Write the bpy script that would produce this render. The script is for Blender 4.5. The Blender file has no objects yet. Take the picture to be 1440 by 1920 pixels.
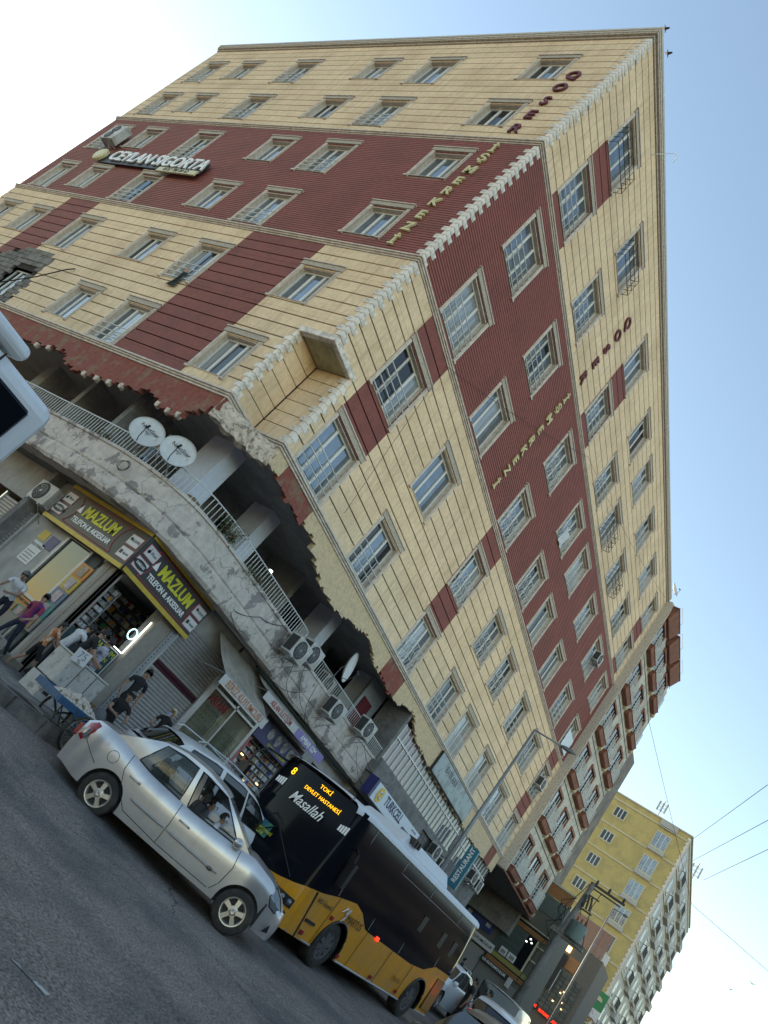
import bpy, bmesh, math, random
from mathutils import Matrix, Vector
random.seed(7)
SC = bpy.context.scene
COL = SC.collection
R = math.radians
# ---------------------------------------------------------------- camera
camd = bpy.data.cameras.new("camera")
cam = bpy.data.objects.new("camera", camd)
COL.objects.link(cam)
SC.camera = cam
camd.sensor_fit = 'VERTICAL'
camd.sensor_height = 24.0
camd.lens = 17.861
camd.clip_end = 3000.0
camd.clip_start = 0.05
cam.matrix_world = Matrix(((0.27889291, -0.63997198, -0.71599902, -9.9063),
                           (-0.7380639, 0.33416521, -0.58617002, -12.6823),
                           (0.61439435, 0.6919317, -0.37914391, -6.3468),
                           (0, 0, 0, 1)))
# ---------------------------------------------------------------- world, sun, exposure
SUN_EL, SUN_AZ = R(12.0), math.atan2(0.9242, 0.30)      # low evening sun behind the side facade
W = bpy.data.worlds.new("World")
SC.world = W
W.use_nodes = True
nt = W.node_tree
bg = nt.nodes["Background"]
sky = nt.nodes.new("ShaderNodeTexSky")
sky.sky_type = 'NISHITA'
sky.sun_disc = False
sky.sun_elevation = SUN_EL
sky.sun_rotation = math.pi / 2 - SUN_AZ
sky.air_density = 1.0
sky.dust_density = 0.2
sky.ozone_density = 2.0
nt.links.new(sky.outputs[0], bg.inputs[0])
bg.inputs[1].default_value = 0.15
sl = bpy.data.lights.new("sun", 'SUN')
sl.energy = 2.4
sl.angle = R(0.5)
sl.color = (1.0, 0.86, 0.68)
so = bpy.data.objects.new("sun", sl)
COL.objects.link(so)
sd = Vector((math.cos(SUN_EL) * math.cos(SUN_AZ), math.cos(SUN_EL) * math.sin(SUN_AZ), math.sin(SUN_EL)))
so.rotation_euler = sd.to_track_quat('Z', 'Y').to_euler()
so.location = sd * 60
SC.view_settings.view_transform = 'Standard'
SC.view_settings.look = 'None'
SC.view_settings.gamma = 1.0
SC.view_settings.use_curve_mapping = False
SC.view_settings.exposure = 1.65
SC.view_settings.use_white_balance = True
SC.view_settings.white_balance_temperature = 8300

# ---------------------------------------------------------------- helpers: objects
WM = {}
def _link(o, parent=None, mtx=None):
    COL.objects.link(o)
    m = mtx if mtx is not None else Matrix.Identity(4)
    if parent is not None:
        o.parent = parent
        o.matrix_parent_inverse = WM[parent.name].inverted()
    o.matrix_basis = m
    WM[o.name] = m
    return o
def T(x=0, y=0, z=0, rz=0.0, rx=0.0, ry=0.0, s=1.0):
    m = Matrix.Translation((x, y, z)) @ Matrix.Rotation(rz, 4, 'Z') @ Matrix.Rotation(ry, 4, 'Y') @ Matrix.Rotation(rx, 4, 'X')
    return m @ Matrix.Scale(s, 4) if s != 1.0 else m
def tag(o, label=None, cat=None, group=None, kind=None):
    if label: o['label'] = label
    if cat: o['category'] = cat
    if group: o['group'] = group
    if kind: o['kind'] = kind
    return o
def thing(name, label, cat, loc=(0, 0, 0), rz=0.0, group=None, mtx=None):
    o = bpy.data.objects.new(name, None)
    o.empty_display_size = 0.2
    _link(o, None, mtx if mtx is not None else T(*loc, rz=rz))
    return tag(o, label, cat, group)
def put(name, mesh, parent=None, mtx=None, **kw):
    o = bpy.data.objects.new(name, mesh)
    _link(o, parent, mtx)
    return tag(o, **kw) if kw else o
def kids(o): return [c for c in bpy.data.objects if c.parent == o]
def copy_tree(root, mtx, label=None, group=None):
    ch = {}
    for o in COL.objects:
        if o.parent: ch.setdefault(o.parent.name, []).append(o)
    r = root.copy(); COL.objects.link(r); r.matrix_basis = mtx; WM[r.name] = mtx
    if label: r['label'] = label
    if group: r['group'] = group
    def rec(src, dst):
        for c in ch.get(src.name, []):
            n = c.copy(); COL.objects.link(n); n.parent = dst
            WM[n.name] = WM[dst.name] @ c.matrix_parent_inverse @ c.matrix_basis
            rec(c, n)
    rec(root, r)
    return r

# ---------------------------------------------------------------- helpers: mesh builder
class MB:
    def __init__(s): s.v = []; s.f = []; s.m = []; s.mi = 0
    def quad(s, a, b, c, d): s.poly([a, b, c, d])
    def poly(s, pts):
        n = len(s.v); s.v += [tuple(p) for p in pts]; s.f.append(tuple(range(n, n + len(pts)))); s.m.append(s.mi); return s
    def hexa(s, p):          # 8 corners: bottom 0-3 ccw from above, top 4-7
        n = len(s.v); s.v += [tuple(q) for q in p]
        for f in ((3, 2, 1, 0), (4, 5, 6, 7), (0, 1, 5, 4), (1, 2, 6, 5), (2, 3, 7, 6), (3, 0, 4, 7)):
            s.f.append(tuple(n + i for i in f)); s.m.append(s.mi)
        return s
    def box(s, x0, x1, y0, y1, z0, z1):
        if x0 > x1: x0, x1 = x1, x0
        if y0 > y1: y0, y1 = y1, y0
        if z0 > z1: z0, z1 = z1, z0
        return s.hexa([(x0, y0, z0), (x1, y0, z0), (x1, y1, z0), (x0, y1, z0), (x0, y0, z1), (x1, y0, z1), (x1, y1, z1), (x0, y1, z1)])
    def prism(s, pts, a0, a1, axis='z'):    # extrude 2D outline (ccw) along an axis
        def P(u, v, w):
            return {'z': (u, v, w), 'y': (u, w, v), 'x': (w, u, v)}[axis]
        n = len(pts); k = len(s.v)
        s.v += [P(u, v, a0) for u, v in pts] + [P(u, v, a1) for u, v in pts]
        s.f.append(tuple(k + i for i in reversed(range(n)))); s.f.append(tuple(k + n + i for i in range(n)))
        for i in range(n):
            j = (i + 1) % n; s.f.append((k + i, k + j, k + n + j, k + n + i))
        s.m += [s.mi] * (n + 2)
        return s
    def tube(s, pts, r, seg=6, cap=True):
        pts = [Vector(p) for p in pts]; rings = []
        for i, p in enumerate(pts):
            d = (pts[min(i + 1, len(pts) - 1)] - pts[max(i - 1, 0)]).normalized()
            up = Vector((0, 0, 1)) if abs(d.z) < .9 else Vector((1, 0, 0))
            a = d.cross(up).normalized(); b = d.cross(a).normalized()
            rr = r[i] if isinstance(r, (list, tuple)) else r
            k = len(s.v)
            s.v += [tuple(p + a * rr * math.cos(2 * math.pi * t / seg) + b * rr * math.sin(2 * math.pi * t / seg)) for t in range(seg)]
            rings.append(k)
        for i in range(len(pts) - 1):
            for t in range(seg):
                u = (t + 1) % seg
                s.f.append((rings[i] + t, rings[i] + u, rings[i + 1] + u, rings[i + 1] + t)); s.m.append(s.mi)
        if cap:
            s.f.append(tuple(rings[0] + t for t in reversed(range(seg)))); s.m.append(s.mi)
            s.f.append(tuple(rings[-1] + t for t in range(seg))); s.m.append(s.mi)
        return s
    def lathe(s, prof, c=(0, 0, 0), axis='z', seg=16, a0=0.0, a1=None):
        full = a1 is None
        a1 = a0 + 2 * math.pi if full else a1
        n = seg if full else seg + 1
        k = len(s.v)
        for (r, h) in prof:
            for t in range(n):
                a = a0 + (a1 - a0) * t / seg
                u, v = r * math.cos(a), r * math.sin(a)
                p = {'z': (u, v, h), 'y': (u, h, v), 'x': (h, u, v)}[axis]
                s.v.append((c[0] + p[0], c[1] + p[1], c[2] + p[2]))
        for i in range(len(prof) - 1):
            for t in range(n if full else n - 1):
                u = (t + 1) % n
                s.f.append((k + i * n + t, k + i * n + u, k + (i + 1) * n + u, k + (i + 1) * n + t)); s.m.append(s.mi)
        return s
    def grid(s, rows):
        k = len(s.v); n = len(rows[0])
        for r_ in rows: s.v += [tuple(p) for p in r_]
        for i in range(len(rows) - 1):
            for j in range(n - 1):
                s.f.append((k + i * n + j, k + i * n + j + 1, k + (i + 1) * n + j + 1, k + (i + 1) * n + j)); s.m.append(s.mi)
        return s
    def mesh(s, name, mats, bevel=0.0, smooth=False, fixn=True, merge=0.0):
        me = bpy.data.meshes.new(name)
        me.from_pydata(s.v, [], s.f)
        if not isinstance(mats, (list, tuple)): mats = [mats]
        for m in mats: me.materials.append(m)
        for p, i in zip(me.polygons, s.m): p.material_index = min(i, len(mats) - 1)
        bm = bmesh.new(); bm.from_mesh(me)
        if merge: bmesh.ops.remove_doubles(bm, verts=bm.verts, dist=merge)
        if bevel > 0:
            bmesh.ops.bevel(bm, geom=[e for e in bm.edges if len(e.link_faces) == 2 and e.calc_face_angle(0) > 0.5], offset=bevel, segments=3 if bevel > .035 else 1, affect='EDGES', profile=0.5)
        if fixn: bmesh.ops.recalc_face_normals(bm, faces=bm.faces)
        bm.to_mesh(me); bm.free()
        if smooth:
            for p in me.polygons: p.use_smooth = True
        return me
def Bx(name, mats, *boxes, bevel=0.0):
    m = MB()
    for b in boxes: m.box(*b)
    return m.mesh(name, mats, bevel)
class Fr:
    """wall frame: u along the wall, d outwards, z up"""
    def __init__(s, kind): s.k = kind
    def P(s, u, d, z): return (u, -d, z) if s.k == 'R' else (-d, u, z)
    def box(s, mb, u0, u1, d0, d1, z0, z1):
        a = s.P(u0, d0, z0); b = s.P(u1, d1, z1); mb.box(a[0], b[0], a[1], b[1], z0, z1)
    def M(s, u, d, z):       # matrix whose local x runs to the right seen from outside, -y outwards
        p = s.P(u, d, z)
        return T(*p, rz=0.0 if s.k == 'R' else -math.pi / 2)
FR, FL = Fr('R'), Fr('L')

# ---------------------------------------------------------------- helpers: text
_tc = {}
def text_mesh(txt, size, mat, depth=0.01, align='CENTER', shear=0.0, bold=0.0, sx=1.0):
    key = (txt, size, mat.name, depth, align, shear, bold, sx)
    if key in _tc: return _tc[key]
    cu = bpy.data.curves.new("lettering", 'FONT')
    cu.body = txt; cu.size = size; cu.extrude = depth / 2; cu.align_x = align; cu.align_y = 'CENTER'
    cu.shear = shear; cu.offset = bold; cu.resolution_u = 3
    ob = bpy.data.objects.new("tmp", cu); COL.objects.link(ob)
    dg = bpy.context.evaluated_depsgraph_get()
    me = bpy.data.meshes.new_from_object(ob.evaluated_get(dg))
    bpy.data.objects.remove(ob); 
    me.transform(Matrix.Rotation(math.pi / 2, 4, 'X') @ Matrix.Diagonal((sx, 1, 1, 1)))   # stand up: x right, z up, facing -y
    me.materials.clear(); me.materials.append(mat)
    for p in me.polygons: p.material_index = 0
    _tc[key] = me
    return me
def flat_text(txt, size, mat, mtx, parent, name='lettering', **kw):
    return put(name, text_mesh(txt, size, mat, **kw), parent, mtx)
# ---------------------------------------------------------------- materials
MT = {}
def mat(name, base, rough=0.6, metal=0.0, c2=None, nscale=3.0, lo=0.45, hi=0.6, amt=1.0, var=0.12, vscale=8.0,
        streak=0.0, streak_c=(0.05, 0.045, 0.04), bump=0.0, bscale=40.0, spec=None, emit=None, estr=1.0, coat=0.0, alpha=None, crack=0.0, rand=0.0, detail=6.0, stretch=(1, 1, 1)):
    if name in MT: return MT[name]
    m = bpy.data.materials.new(name); m.use_nodes = True
    N = m.node_tree.nodes; L = m.node_tree.links
    b = N["Principled BSDF"]
    b.inputs["Roughness"].default_value = rough
    b.inputs["Metallic"].default_value = metal
    if spec is not None: b.inputs["Specular IOR Level"].default_value = spec
    if coat: b.inputs["Coat Weight"].default_value = coat; b.inputs["Coat Roughness"].default_value = 0.05
    tc = N.new("ShaderNodeTexCoord")
    mp = N.new("ShaderNodeMapping"); mp.inputs["Scale"].default_value = stretch
    L.new(tc.outputs["Object"], mp.inputs[0])
    def noise(sc, det=detail, dist=0.0, vec=None, rough_=0.6):
        n = N.new("ShaderNodeTexNoise"); n.inputs["Scale"].default_value = sc; n.inputs["Detail"].default_value = det
        n.inputs["Roughness"].default_value = rough_; n.inputs["Distortion"].default_value = dist
        L.new(vec or mp.outputs[0], n.inputs["Vector"]); return n.outputs["Fac"]
    def ramp(f, a, bb):
        r = N.new("ShaderNodeMapRange"); r.inputs[1].default_value = a; r.inputs[2].default_value = bb; L.new(f, r.inputs[0]); return r.outputs[0]
    def mul(f, k):
        r = N.new("ShaderNodeMath"); r.operation = 'MULTIPLY'; L.new(f, r.inputs[0])
        if isinstance(k, float): r.inputs[1].default_value = k
        else: L.new(k, r.inputs[1])
        return r.outputs[0]
    def mix(f, a, bb):
        r = N.new("ShaderNodeMix"); r.data_type = 'RGBA'
        if isinstance(f, float): r.inputs[0].default_value = f
        else: L.new(f, r.inputs[0])
        for s_, v in ((6, a), (7, bb)):
            if isinstance(v, tuple): r.inputs[s_].default_value = (*v, 1)
            else: L.new(v, r.inputs[s_])
        return r.outputs[2]
    col = tuple(base)
    if c2: col = mix(mul(ramp(noise(nscale), lo, hi), float(amt)), col, tuple(c2))
    if var:
        dark = tuple(max(0, x * (1 - var)) for x in base); f = ramp(noise(vscale, 4.0), 0.35, 0.65)
        hs = N.new("ShaderNodeHueSaturation")
        if isinstance(col, tuple): hs.inputs["Color"].default_value = (*col, 1)
        else: L.new(col, hs.inputs["Color"])
        r = N.new("ShaderNodeMapRange"); r.inputs[3].default_value = 1 - var; r.inputs[4].default_value = 1 + var * .6; L.new(f, r.inputs[0]); L.new(r.outputs[0], hs.inputs["Value"])
        col = hs.outputs[0]
    if rand:
        oi = N.new("ShaderNodeObjectInfo"); hs = N.new("ShaderNodeHueSaturation")
        r = N.new("ShaderNodeMapRange"); r.inputs[3].default_value = 1 - rand; r.inputs[4].default_value = 1 + rand; L.new(oi.outputs["Random"], r.inputs[0]); L.new(r.outputs[0], hs.inputs["Value"])
        if isinstance(col, tuple): hs.inputs["Color"].default_value = (*col, 1)
        else: L.new(col, hs.inputs["Color"])
        col = hs.outputs[0]
    if streak:
        m2 = N.new("ShaderNodeMapping"); m2.inputs["Scale"].default_value = (9, 9, .5); L.new(tc.outputs["Object"], m2.inputs[0])
        col = mix(mul(ramp(noise(1.0, 5.0, 0.2, m2.outputs[0]), 0.5, 0.75), float(streak)), col, tuple(streak_c))
    if crack:
        v = N.new("ShaderNodeTexVoronoi"); v.feature = 'DISTANCE_TO_EDGE'; v.inputs["Scale"].default_value = 1.1
        nn = N.new("ShaderNodeTexNoise"); nn.inputs["Scale"].default_value = 4.0; nn.inputs["Detail"].default_value = 6; L.new(tc.outputs["Object"], nn.inputs["Vector"])
        mx = N.new("ShaderNodeMix"); mx.data_type = 'VECTOR'; mx.inputs[0].default_value = 0.25; L.new(tc.outputs["Object"], mx.inputs[4]); L.new(nn.outputs["Color"], mx.inputs[5]); L.new(mx.outputs[1], v.inputs["Vector"])
        col = mix(mul(ramp(v.outputs["Distance"], 0.012, 0.0), float(crack)), col, (0.04, 0.035, 0.03))
    if isinstance(col, tuple): b.inputs["Base Color"].default_value = (*col, 1)
    else: L.new(col, b.inputs["Base Color"])
    if bump:
        bn = N.new("ShaderNodeBump"); bn.inputs["Strength"].default_value = bump; bn.inputs["Distance"].default_value = 0.02
        L.new(noise(bscale, 6.0), bn.inputs["Height"]); L.new(bn.outputs[0], b.inputs["Normal"])
    if emit:
        b.inputs["Emission Color"].default_value = (*emit, 1); b.inputs["Emission Strength"].default_value = estr
    MT[name] = m
    return m
# building shell
m_yel = mat("yellow_stucco", (0.82, 0.60, 0.395), 0.85, c2=(0.66, 0.465, 0.29), nscale=.7, lo=.42, hi=.7, amt=.9, var=.09, vscale=9, streak=.5, streak_c=(0.40, 0.29, 0.18), bump=.25, bscale=90, rand=.045)
m_red = mat("red_stucco", (0.25, 0.068, 0.054), 0.8, c2=(0.21, 0.062, 0.052), nscale=1.4, var=.1, streak=.15, streak_c=(.12, .045, .035), bump=.25, bscale=90)
m_rib = mat("red_ribbed_panel", (0.29, 0.082, 0.070), 0.7, c2=(.25, .075, .066), nscale=.8, var=.1, streak=.2, streak_c=(.11, .05, .04))
m_gap = mat("dark_joint", (0.022, 0.012, 0.008), 0.95, var=0)
m_trim = mat("stone_trim", (0.66, 0.565, 0.485), 0.75, c2=(.56, .47, .40), nscale=5, var=.12, streak=.35, streak_c=(.22, .17, .13), bump=.4, bscale=60)
m_orn = mat("carved_lintel", (0.55, 0.47, 0.39), 0.8, c2=(.17, .13, .10), nscale=38, lo=.45, hi=.62, amt=.75, var=.12, bump=.9, bscale=45)
m_quoin = mat("pale_quoin_stone", (0.82, 0.72, 0.64), 0.7, var=.08, c2=(.5, .46, .41), nscale=6, bump=.3, rand=.07, streak=.12, streak_c=(.3, .27, .23))
m_corn = mat("cornice_stone", (0.58, 0.50, 0.42), 0.8, var=.15, vscale=20, c2=(.30, .25, .21), nscale=12, amt=.6, bump=.4, bscale=30)
m_corn2 = mat("cornice_edge", (0.52, 0.47, 0.41), 0.8, var=.15)
m_pvc = mat("white_pvc", (0.66, 0.64, 0.60), 0.4, var=.06)
m_rail = mat("white_rail", (0.62, 0.63, 0.62), 0.45, var=.12, c2=(.35, .25, .18), nscale=20, lo=.6, hi=.75)
m_blk = mat("black_iron", (0.02, 0.022, 0.025), 0.5, var=.1)
def glass(name, base, rough=.06, c2=None, spec=.75, metal=0.0, **k): return mat(name, base, rough, metal=metal, c2=c2, var=.1, vscale=1.5, spec=spec, nscale=1.2, **k)
m_gl = [glass("window_glass_blue", (0.28, 0.33, 0.38), c2=(.20, .24, .28), metal=.6), glass("window_glass_curtain", (0.17, 0.18, 0.175), c2=(.10, .11, .12)), glass("window_glass_dark", (0.012, 0.015, 0.018)), glass("window_glass_net", (0.38, 0.40, 0.41), c2=(.22, .25, .27), stretch=(14, 14, .6), metal=.25)]
m_rev = mat("window_reveal", (0.50, 0.43, 0.35), 0.85, var=.12)
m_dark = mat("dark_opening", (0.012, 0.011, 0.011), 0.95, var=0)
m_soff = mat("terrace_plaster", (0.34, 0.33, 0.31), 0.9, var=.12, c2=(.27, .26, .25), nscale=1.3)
m_colw = mat("column_paint", (0.56, 0.59, 0.66), 0.8, var=.06, streak=.12, streak_c=(.25, .26, .3))
m_old = mat("weathered_plaster", (0.60, 0.525, 0.465), 0.95, c2=(0.30, 0.265, 0.245), nscale=1.9, lo=.555, hi=.585, var=.16, vscale=5, streak=.25, streak_c=(.22, .19, .17), crack=.5, bump=.9, bscale=12)
m_redold = mat("worn_red_plaster", (0.27, 0.072, 0.052), 0.9, c2=(.24, .15, .10), nscale=2.2, lo=.5, hi=.62, amt=.8, var=.18, bump=.6, bscale=18)
m_yelold = mat("worn_yellow_plaster", (0.68, 0.50, 0.31), 0.9, c2=(.52, .39, .25), nscale=3, lo=.5, hi=.7, amt=.6, var=.14, bump=.8, bscale=22)
m_stone = mat("rough_limestone", (0.66, 0.54, 0.44), 0.95, c2=(.28, .22, .17), nscale=7, lo=.52, hi=.62, var=.15, bump=1.0, bscale=16, crack=.7)
m_brick = mat("grey_block", (0.17, 0.155, 0.14), 0.95, var=.15, c2=(.23, .21, .19), nscale=3, rand=.25, bump=.6)
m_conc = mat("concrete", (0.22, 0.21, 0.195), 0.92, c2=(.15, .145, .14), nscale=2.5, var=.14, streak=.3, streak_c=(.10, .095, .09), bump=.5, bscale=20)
m_raw = mat("raw_side_wall", (0.24, 0.215, 0.19), 0.95, c2=(.15, .13, .115), nscale=1.2, lo=.4, hi=.65, var=.15, streak=.6, streak_c=(.13, .115, .10), bump=.5)
m_wallw = mat("shop_wall_paint", (0.42, 0.40, 0.37), 0.85, var=.12, streak=.35, streak_c=(.22, .2, .18), c2=(.33, .31, .28), nscale=2)
m_pil = mat("pilaster_cladding", (0.30, 0.26, 0.22), 0.7, var=.1, streak=.2, streak_c=(.16, .14, .12))
m_shut = mat("shutter_slat", (0.42, 0.40, 0.385), 0.45, metal=.35, var=.1, streak=.3, streak_c=(.2, .17, .15))
m_maroon = mat("maroon_slat", (0.06, 0.008, 0.018), 0.45, var=.1)
m_alu = mat("aluminium", (0.55, 0.56, 0.57), 0.35, metal=.8, var=.08)
m_alug = mat("grey_profile", (0.33, 0.34, 0.35), 0.4, metal=.3, var=.1)
# signs
m_sb = mat("sign_black", (0.028, 0.027, 0.028), 0.45, var=.1)
m_sy = mat("sign_yellow", (0.56, 0.37, 0.035), 0.5, var=.12, streak=.2, streak_c=(.3, .2, .04))
m_ly = mat("letter_yellow", (0.66, 0.62, 0.03), 0.5, var=.05)
m_lw = mat("letter_white", (0.82, 0.81, 0.79), 0.5, var=.05)
m_lr = mat("letter_red", (0.42, 0.02, 0.03), 0.5, var=.05)
m_pink = mat("sign_outline", (0.50, 0.05, 0.07), 0.5, var=0)
m_lb = mat("letter_black", (0.015, 0.015, 0.017), 0.5, var=0)
m_plate = mat("sign_plate_white", (0.62, 0.61, 0.60), 0.5, var=.06)
m_awn = mat("dirty_awning", (0.36, 0.315, 0.26), 0.9, c2=(.22, .19, .155), nscale=2.2, lo=.4, hi=.7, var=.15, streak=.35, streak_c=(.17, .15, .12), bump=.3)
m_awnv = mat("awning_valance", (0.58, 0.56, 0.53), 0.8, var=.08, streak=.15, streak_c=(.3, .28, .25))
m_faded = mat("faded_orange_letters", (0.56, 0.24, 0.12), 0.8, var=.12)
m_fadedr = mat("faded_red_letters", (0.46, 0.13, 0.09), 0.8, var=.12)
m_purple = mat("purple_panel", (0.22, 0.17, 0.42), 0.5, var=.06)
m_navy = mat("navy_panel", (0.02, 0.025, 0.13), 0.45, var=.08)
m_tqw = mat("white_signface", (0.60, 0.67, 0.74), 0.45, var=.04)
m_tqy = mat("logo_yellow", (0.75, 0.45, 0.03), 0.45, var=.03)
m_teal = mat("teal_panel", (0.02, 0.17, 0.24), 0.45, var=.06)
m_green = mat("green_panel", (0.03, 0.22, 0.08), 0.6, var=.1)
m_letred = mat("dark_red_letter", (0.14, 0.018, 0.018), 0.5, var=.08)
m_letcrm = mat("cream_letter", (0.62, 0.53, 0.27), 0.5, var=.08)
m_gold = mat("gold_badge", (0.72, 0.64, 0.40), 0.5, var=.1, c2=(.5, .4, .2), nscale=20)
m_acw = mat("ac_casing", (0.52, 0.51, 0.48), 0.5, var=.1, c2=(.38, .35, .31), nscale=3, streak=.35, streak_c=(.22, .17, .12))
m_acd = mat("ac_grille_dark", (0.05, 0.05, 0.05), 0.7, var=.1)
m_dish = mat("dish_white", (0.60, 0.59, 0.56), 0.5, var=.08, c2=(.4, .38, .35), nscale=6, lo=.6, hi=.75)
m_cable = mat("cable_black", (0.015, 0.014, 0.013), 0.7, var=0)
m_leaf = mat("creeper_leaf", (0.055, 0.085, 0.025), 0.6, var=.3, vscale=12, c2=(.09, .12, .035), nscale=9)
m_pole = mat("galvanised_pole", (0.23, 0.24, 0.25), 0.5, metal=.4, var=.15, streak=.3, streak_c=(.12, .11, .11))
# street
def asphalt():
    m = mat("asphalt", (0.195, 0.163, 0.142), 0.82, c2=(.105, .098, .094), nscale=.5, lo=.48, hi=.62, var=.16, vscale=2.2, bump=.0)
    N = m.node_tree.nodes; L = m.node_tree.links; b = N["Principled BSDF"]
    tc = N.new("ShaderNodeTexCoord")
    n = N.new("ShaderNodeTexNoise"); n.inputs["Scale"].default_value = 42; n.inputs["Detail"].default_value = 6; L.new(tc.outputs["Object"], n.inputs["Vector"])
    v = N.new("ShaderNodeTexVoronoi"); v.inputs["Scale"].default_value = 120; L.new(tc.outputs["Object"], v.inputs["Vector"])
    r = N.new("ShaderNodeMapRange"); r.inputs[1].default_value = .3; r.inputs[2].default_value = .7; r.inputs[3].default_value = .25; r.inputs[4].default_value = 1.85; L.new(n.outputs["Fac"], r.inputs[0])
    src = b.inputs["Base Color"].links[0].from_socket
    hs = N.new("ShaderNodeHueSaturation"); L.new(src, hs.inputs["Color"]); L.new(r.outputs[0], hs.inputs["Value"])
    mx = N.new("ShaderNodeMix"); mx.data_type = 'RGBA'; L.new(hs.outputs[0], mx.inputs[6]); mx.inputs[7].default_value = (.02, .02, .02, 1)
    v2 = N.new("ShaderNodeTexVoronoi"); v2.feature = 'DISTANCE_TO_EDGE'; v2.inputs["Scale"].default_value = .33
    nn = N.new("ShaderNodeTexNoise"); nn.inputs["Scale"].default_value = 1.5; nn.inputs["Detail"].default_value = 7; L.new(tc.outputs["Object"], nn.inputs["Vector"])
    vx = N.new("ShaderNodeMix"); vx.data_type = 'VECTOR'; vx.inputs[0].default_value = .4; L.new(tc.outputs["Object"], vx.inputs[4]); L.new(nn.outputs["Color"], vx.inputs[5]); L.new(vx.outputs[1], v2.inputs["Vector"])
    rr = N.new("ShaderNodeMapRange"); rr.inputs[1].default_value = .0035; rr.inputs[2].default_value = 0; L.new(v2.outputs["Distance"], rr.inputs[0])
    L.new(rr.outputs[0], mx.inputs[0]); L.new(mx.outputs[2], b.inputs["Base Color"])
    bp = N.new("ShaderNodeBump"); bp.inputs["Strength"].default_value = .55; bp.inputs["Distance"].default_value = .012
    L.new(v.outputs["Distance"], bp.inputs["Height"]); L.new(bp.outputs[0], b.inputs["Normal"])
    return m
m_asph = asphalt()
m_kerb = mat("kerb_stone", (0.17, 0.16, 0.15), 0.9, c2=(.09, .085, .08), nscale=2.5, lo=.4, hi=.6, var=.18, streak=.2, bump=.6, bscale=25, rand=.12)
m_pave = mat("paving_stone", (0.20, 0.19, 0.18), 0.85, c2=(.13, .125, .12), nscale=1.8, var=.12, bump=.4, rand=.12)
m_paint = mat("road_paint", (0.45, 0.45, 0.43), 0.8, c2=(.12, .12, .12), nscale=8, lo=.45, hi=.55, var=.1)
m_earth = mat("dusty_ground", (0.16, 0.145, 0.125), 0.95, var=.15, c2=(.12, .11, .10), nscale=.2)
# vehicles
m_silver = mat("silver_car_paint", (0.58, 0.57, 0.57), 0.36, metal=.7, var=.08, streak=.12, streak_c=(.3, .27, .24), vscale=2, coat=.6, c2=(.42, .41, .40), nscale=2.5, lo=.5, hi=.8, amt=.6)
m_silverd = mat("dusty_silver_plastic", (0.34, 0.335, 0.33), 0.5, metal=.3, var=.08)
m_white = mat("white_car_paint", (0.66, 0.68, 0.70), 0.25, coat=.7, var=.03)
m_tyre = mat("tyre_rubber", (0.025, 0.023, 0.020), 0.8, var=.2, c2=(.05, .045, .035), nscale=6)
m_rim = mat("alloy_rim", (0.42, 0.41, 0.39), 0.35, metal=.8, var=.12)
m_cgl = mat("car_glass", (0.010, 0.013, 0.014), 0.04, var=0, spec=.8)
m_int = mat("car_interior", (0.03, 0.03, 0.032), 0.8, var=.1)
m_tail = mat("tail_lamp_red", (0.30, 0.012, 0.018), 0.15, var=.1, spec=.7)
m_lens = mat("lamp_lens", (0.16, 0.19, 0.21), 0.08, metal=.2, var=.15, vscale=12, spec=.8)
m_seam = mat("body_seam", (0.02, 0.02, 0.02), 0.8, var=0)
m_org = mat("bus_orange", (0.72, 0.29, 0.010), 0.32, coat=.4, var=.05, c2=(.50, .26, .07), nscale=1.5, lo=.45, hi=.7, amt=.8, streak=.2, streak_c=(.25, .13, .04))
m_bgl = mat("bus_dark_glass", (0.006, 0.008, 0.012), 0.10, var=0, spec=.10)
m_bwh = mat("bus_roof_white", (0.62, 0.64, 0.66), 0.4, var=.05)
m_bblk = mat("bus_black_trim", (0.012, 0.012, 0.013), 0.45, var=.1)
m_led = mat("led_amber", (0.9, 0.5, 0.02), 0.5, var=0, emit=(1.0, 0.50, 0.02), estr=.75)
m_ledr = mat("led_red", (0.8, 0.02, 0.01), 0.5, var=0, emit=(1.0, 0.03, 0.015), estr=1.1)
m_ledw = mat("led_white", (0.9, 0.95, 1.0), 0.5, var=0, emit=(0.85, 0.95, 1.0), estr=1.3)
m_warm = mat("warm_lit_panel", (0.9, 0.7, 0.4), 0.5, var=0, emit=(1.0, 0.66, 0.32), estr=1.1)
m_ring = mat("ring_light", (0.6, 0.9, 1.0), 0.5, var=0, emit=(0.35, 0.75, 1.0), estr=1.2)
m_blue = mat("cart_blue", (0.015, 0.09, 0.19), 0.55, var=.12, c2=(.03, .05, .08), nscale=7, lo=.55, hi=.7)
m_white2 = mat("worn_white_box", (0.47, 0.455, 0.42), 0.8, c2=(.26, .22, .18), nscale=6, lo=.56, hi=.66, var=.1, streak=.3, streak_c=(.25, .21, .17), bump=.3)
m_garlic = mat("garlic_bulb", (0.60, 0.53, 0.44), 0.7, var=.2, vscale=30, c2=(.42, .33, .26), nscale=16)
m_card = mat("cardboard", (0.26, 0.165, 0.09), 0.9, var=.1)
m_wood = mat("painted_wood", (0.28, 0.25, 0.21), 0.85, var=.12, streak=.3, streak_c=(.18, .15, .12))
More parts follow.
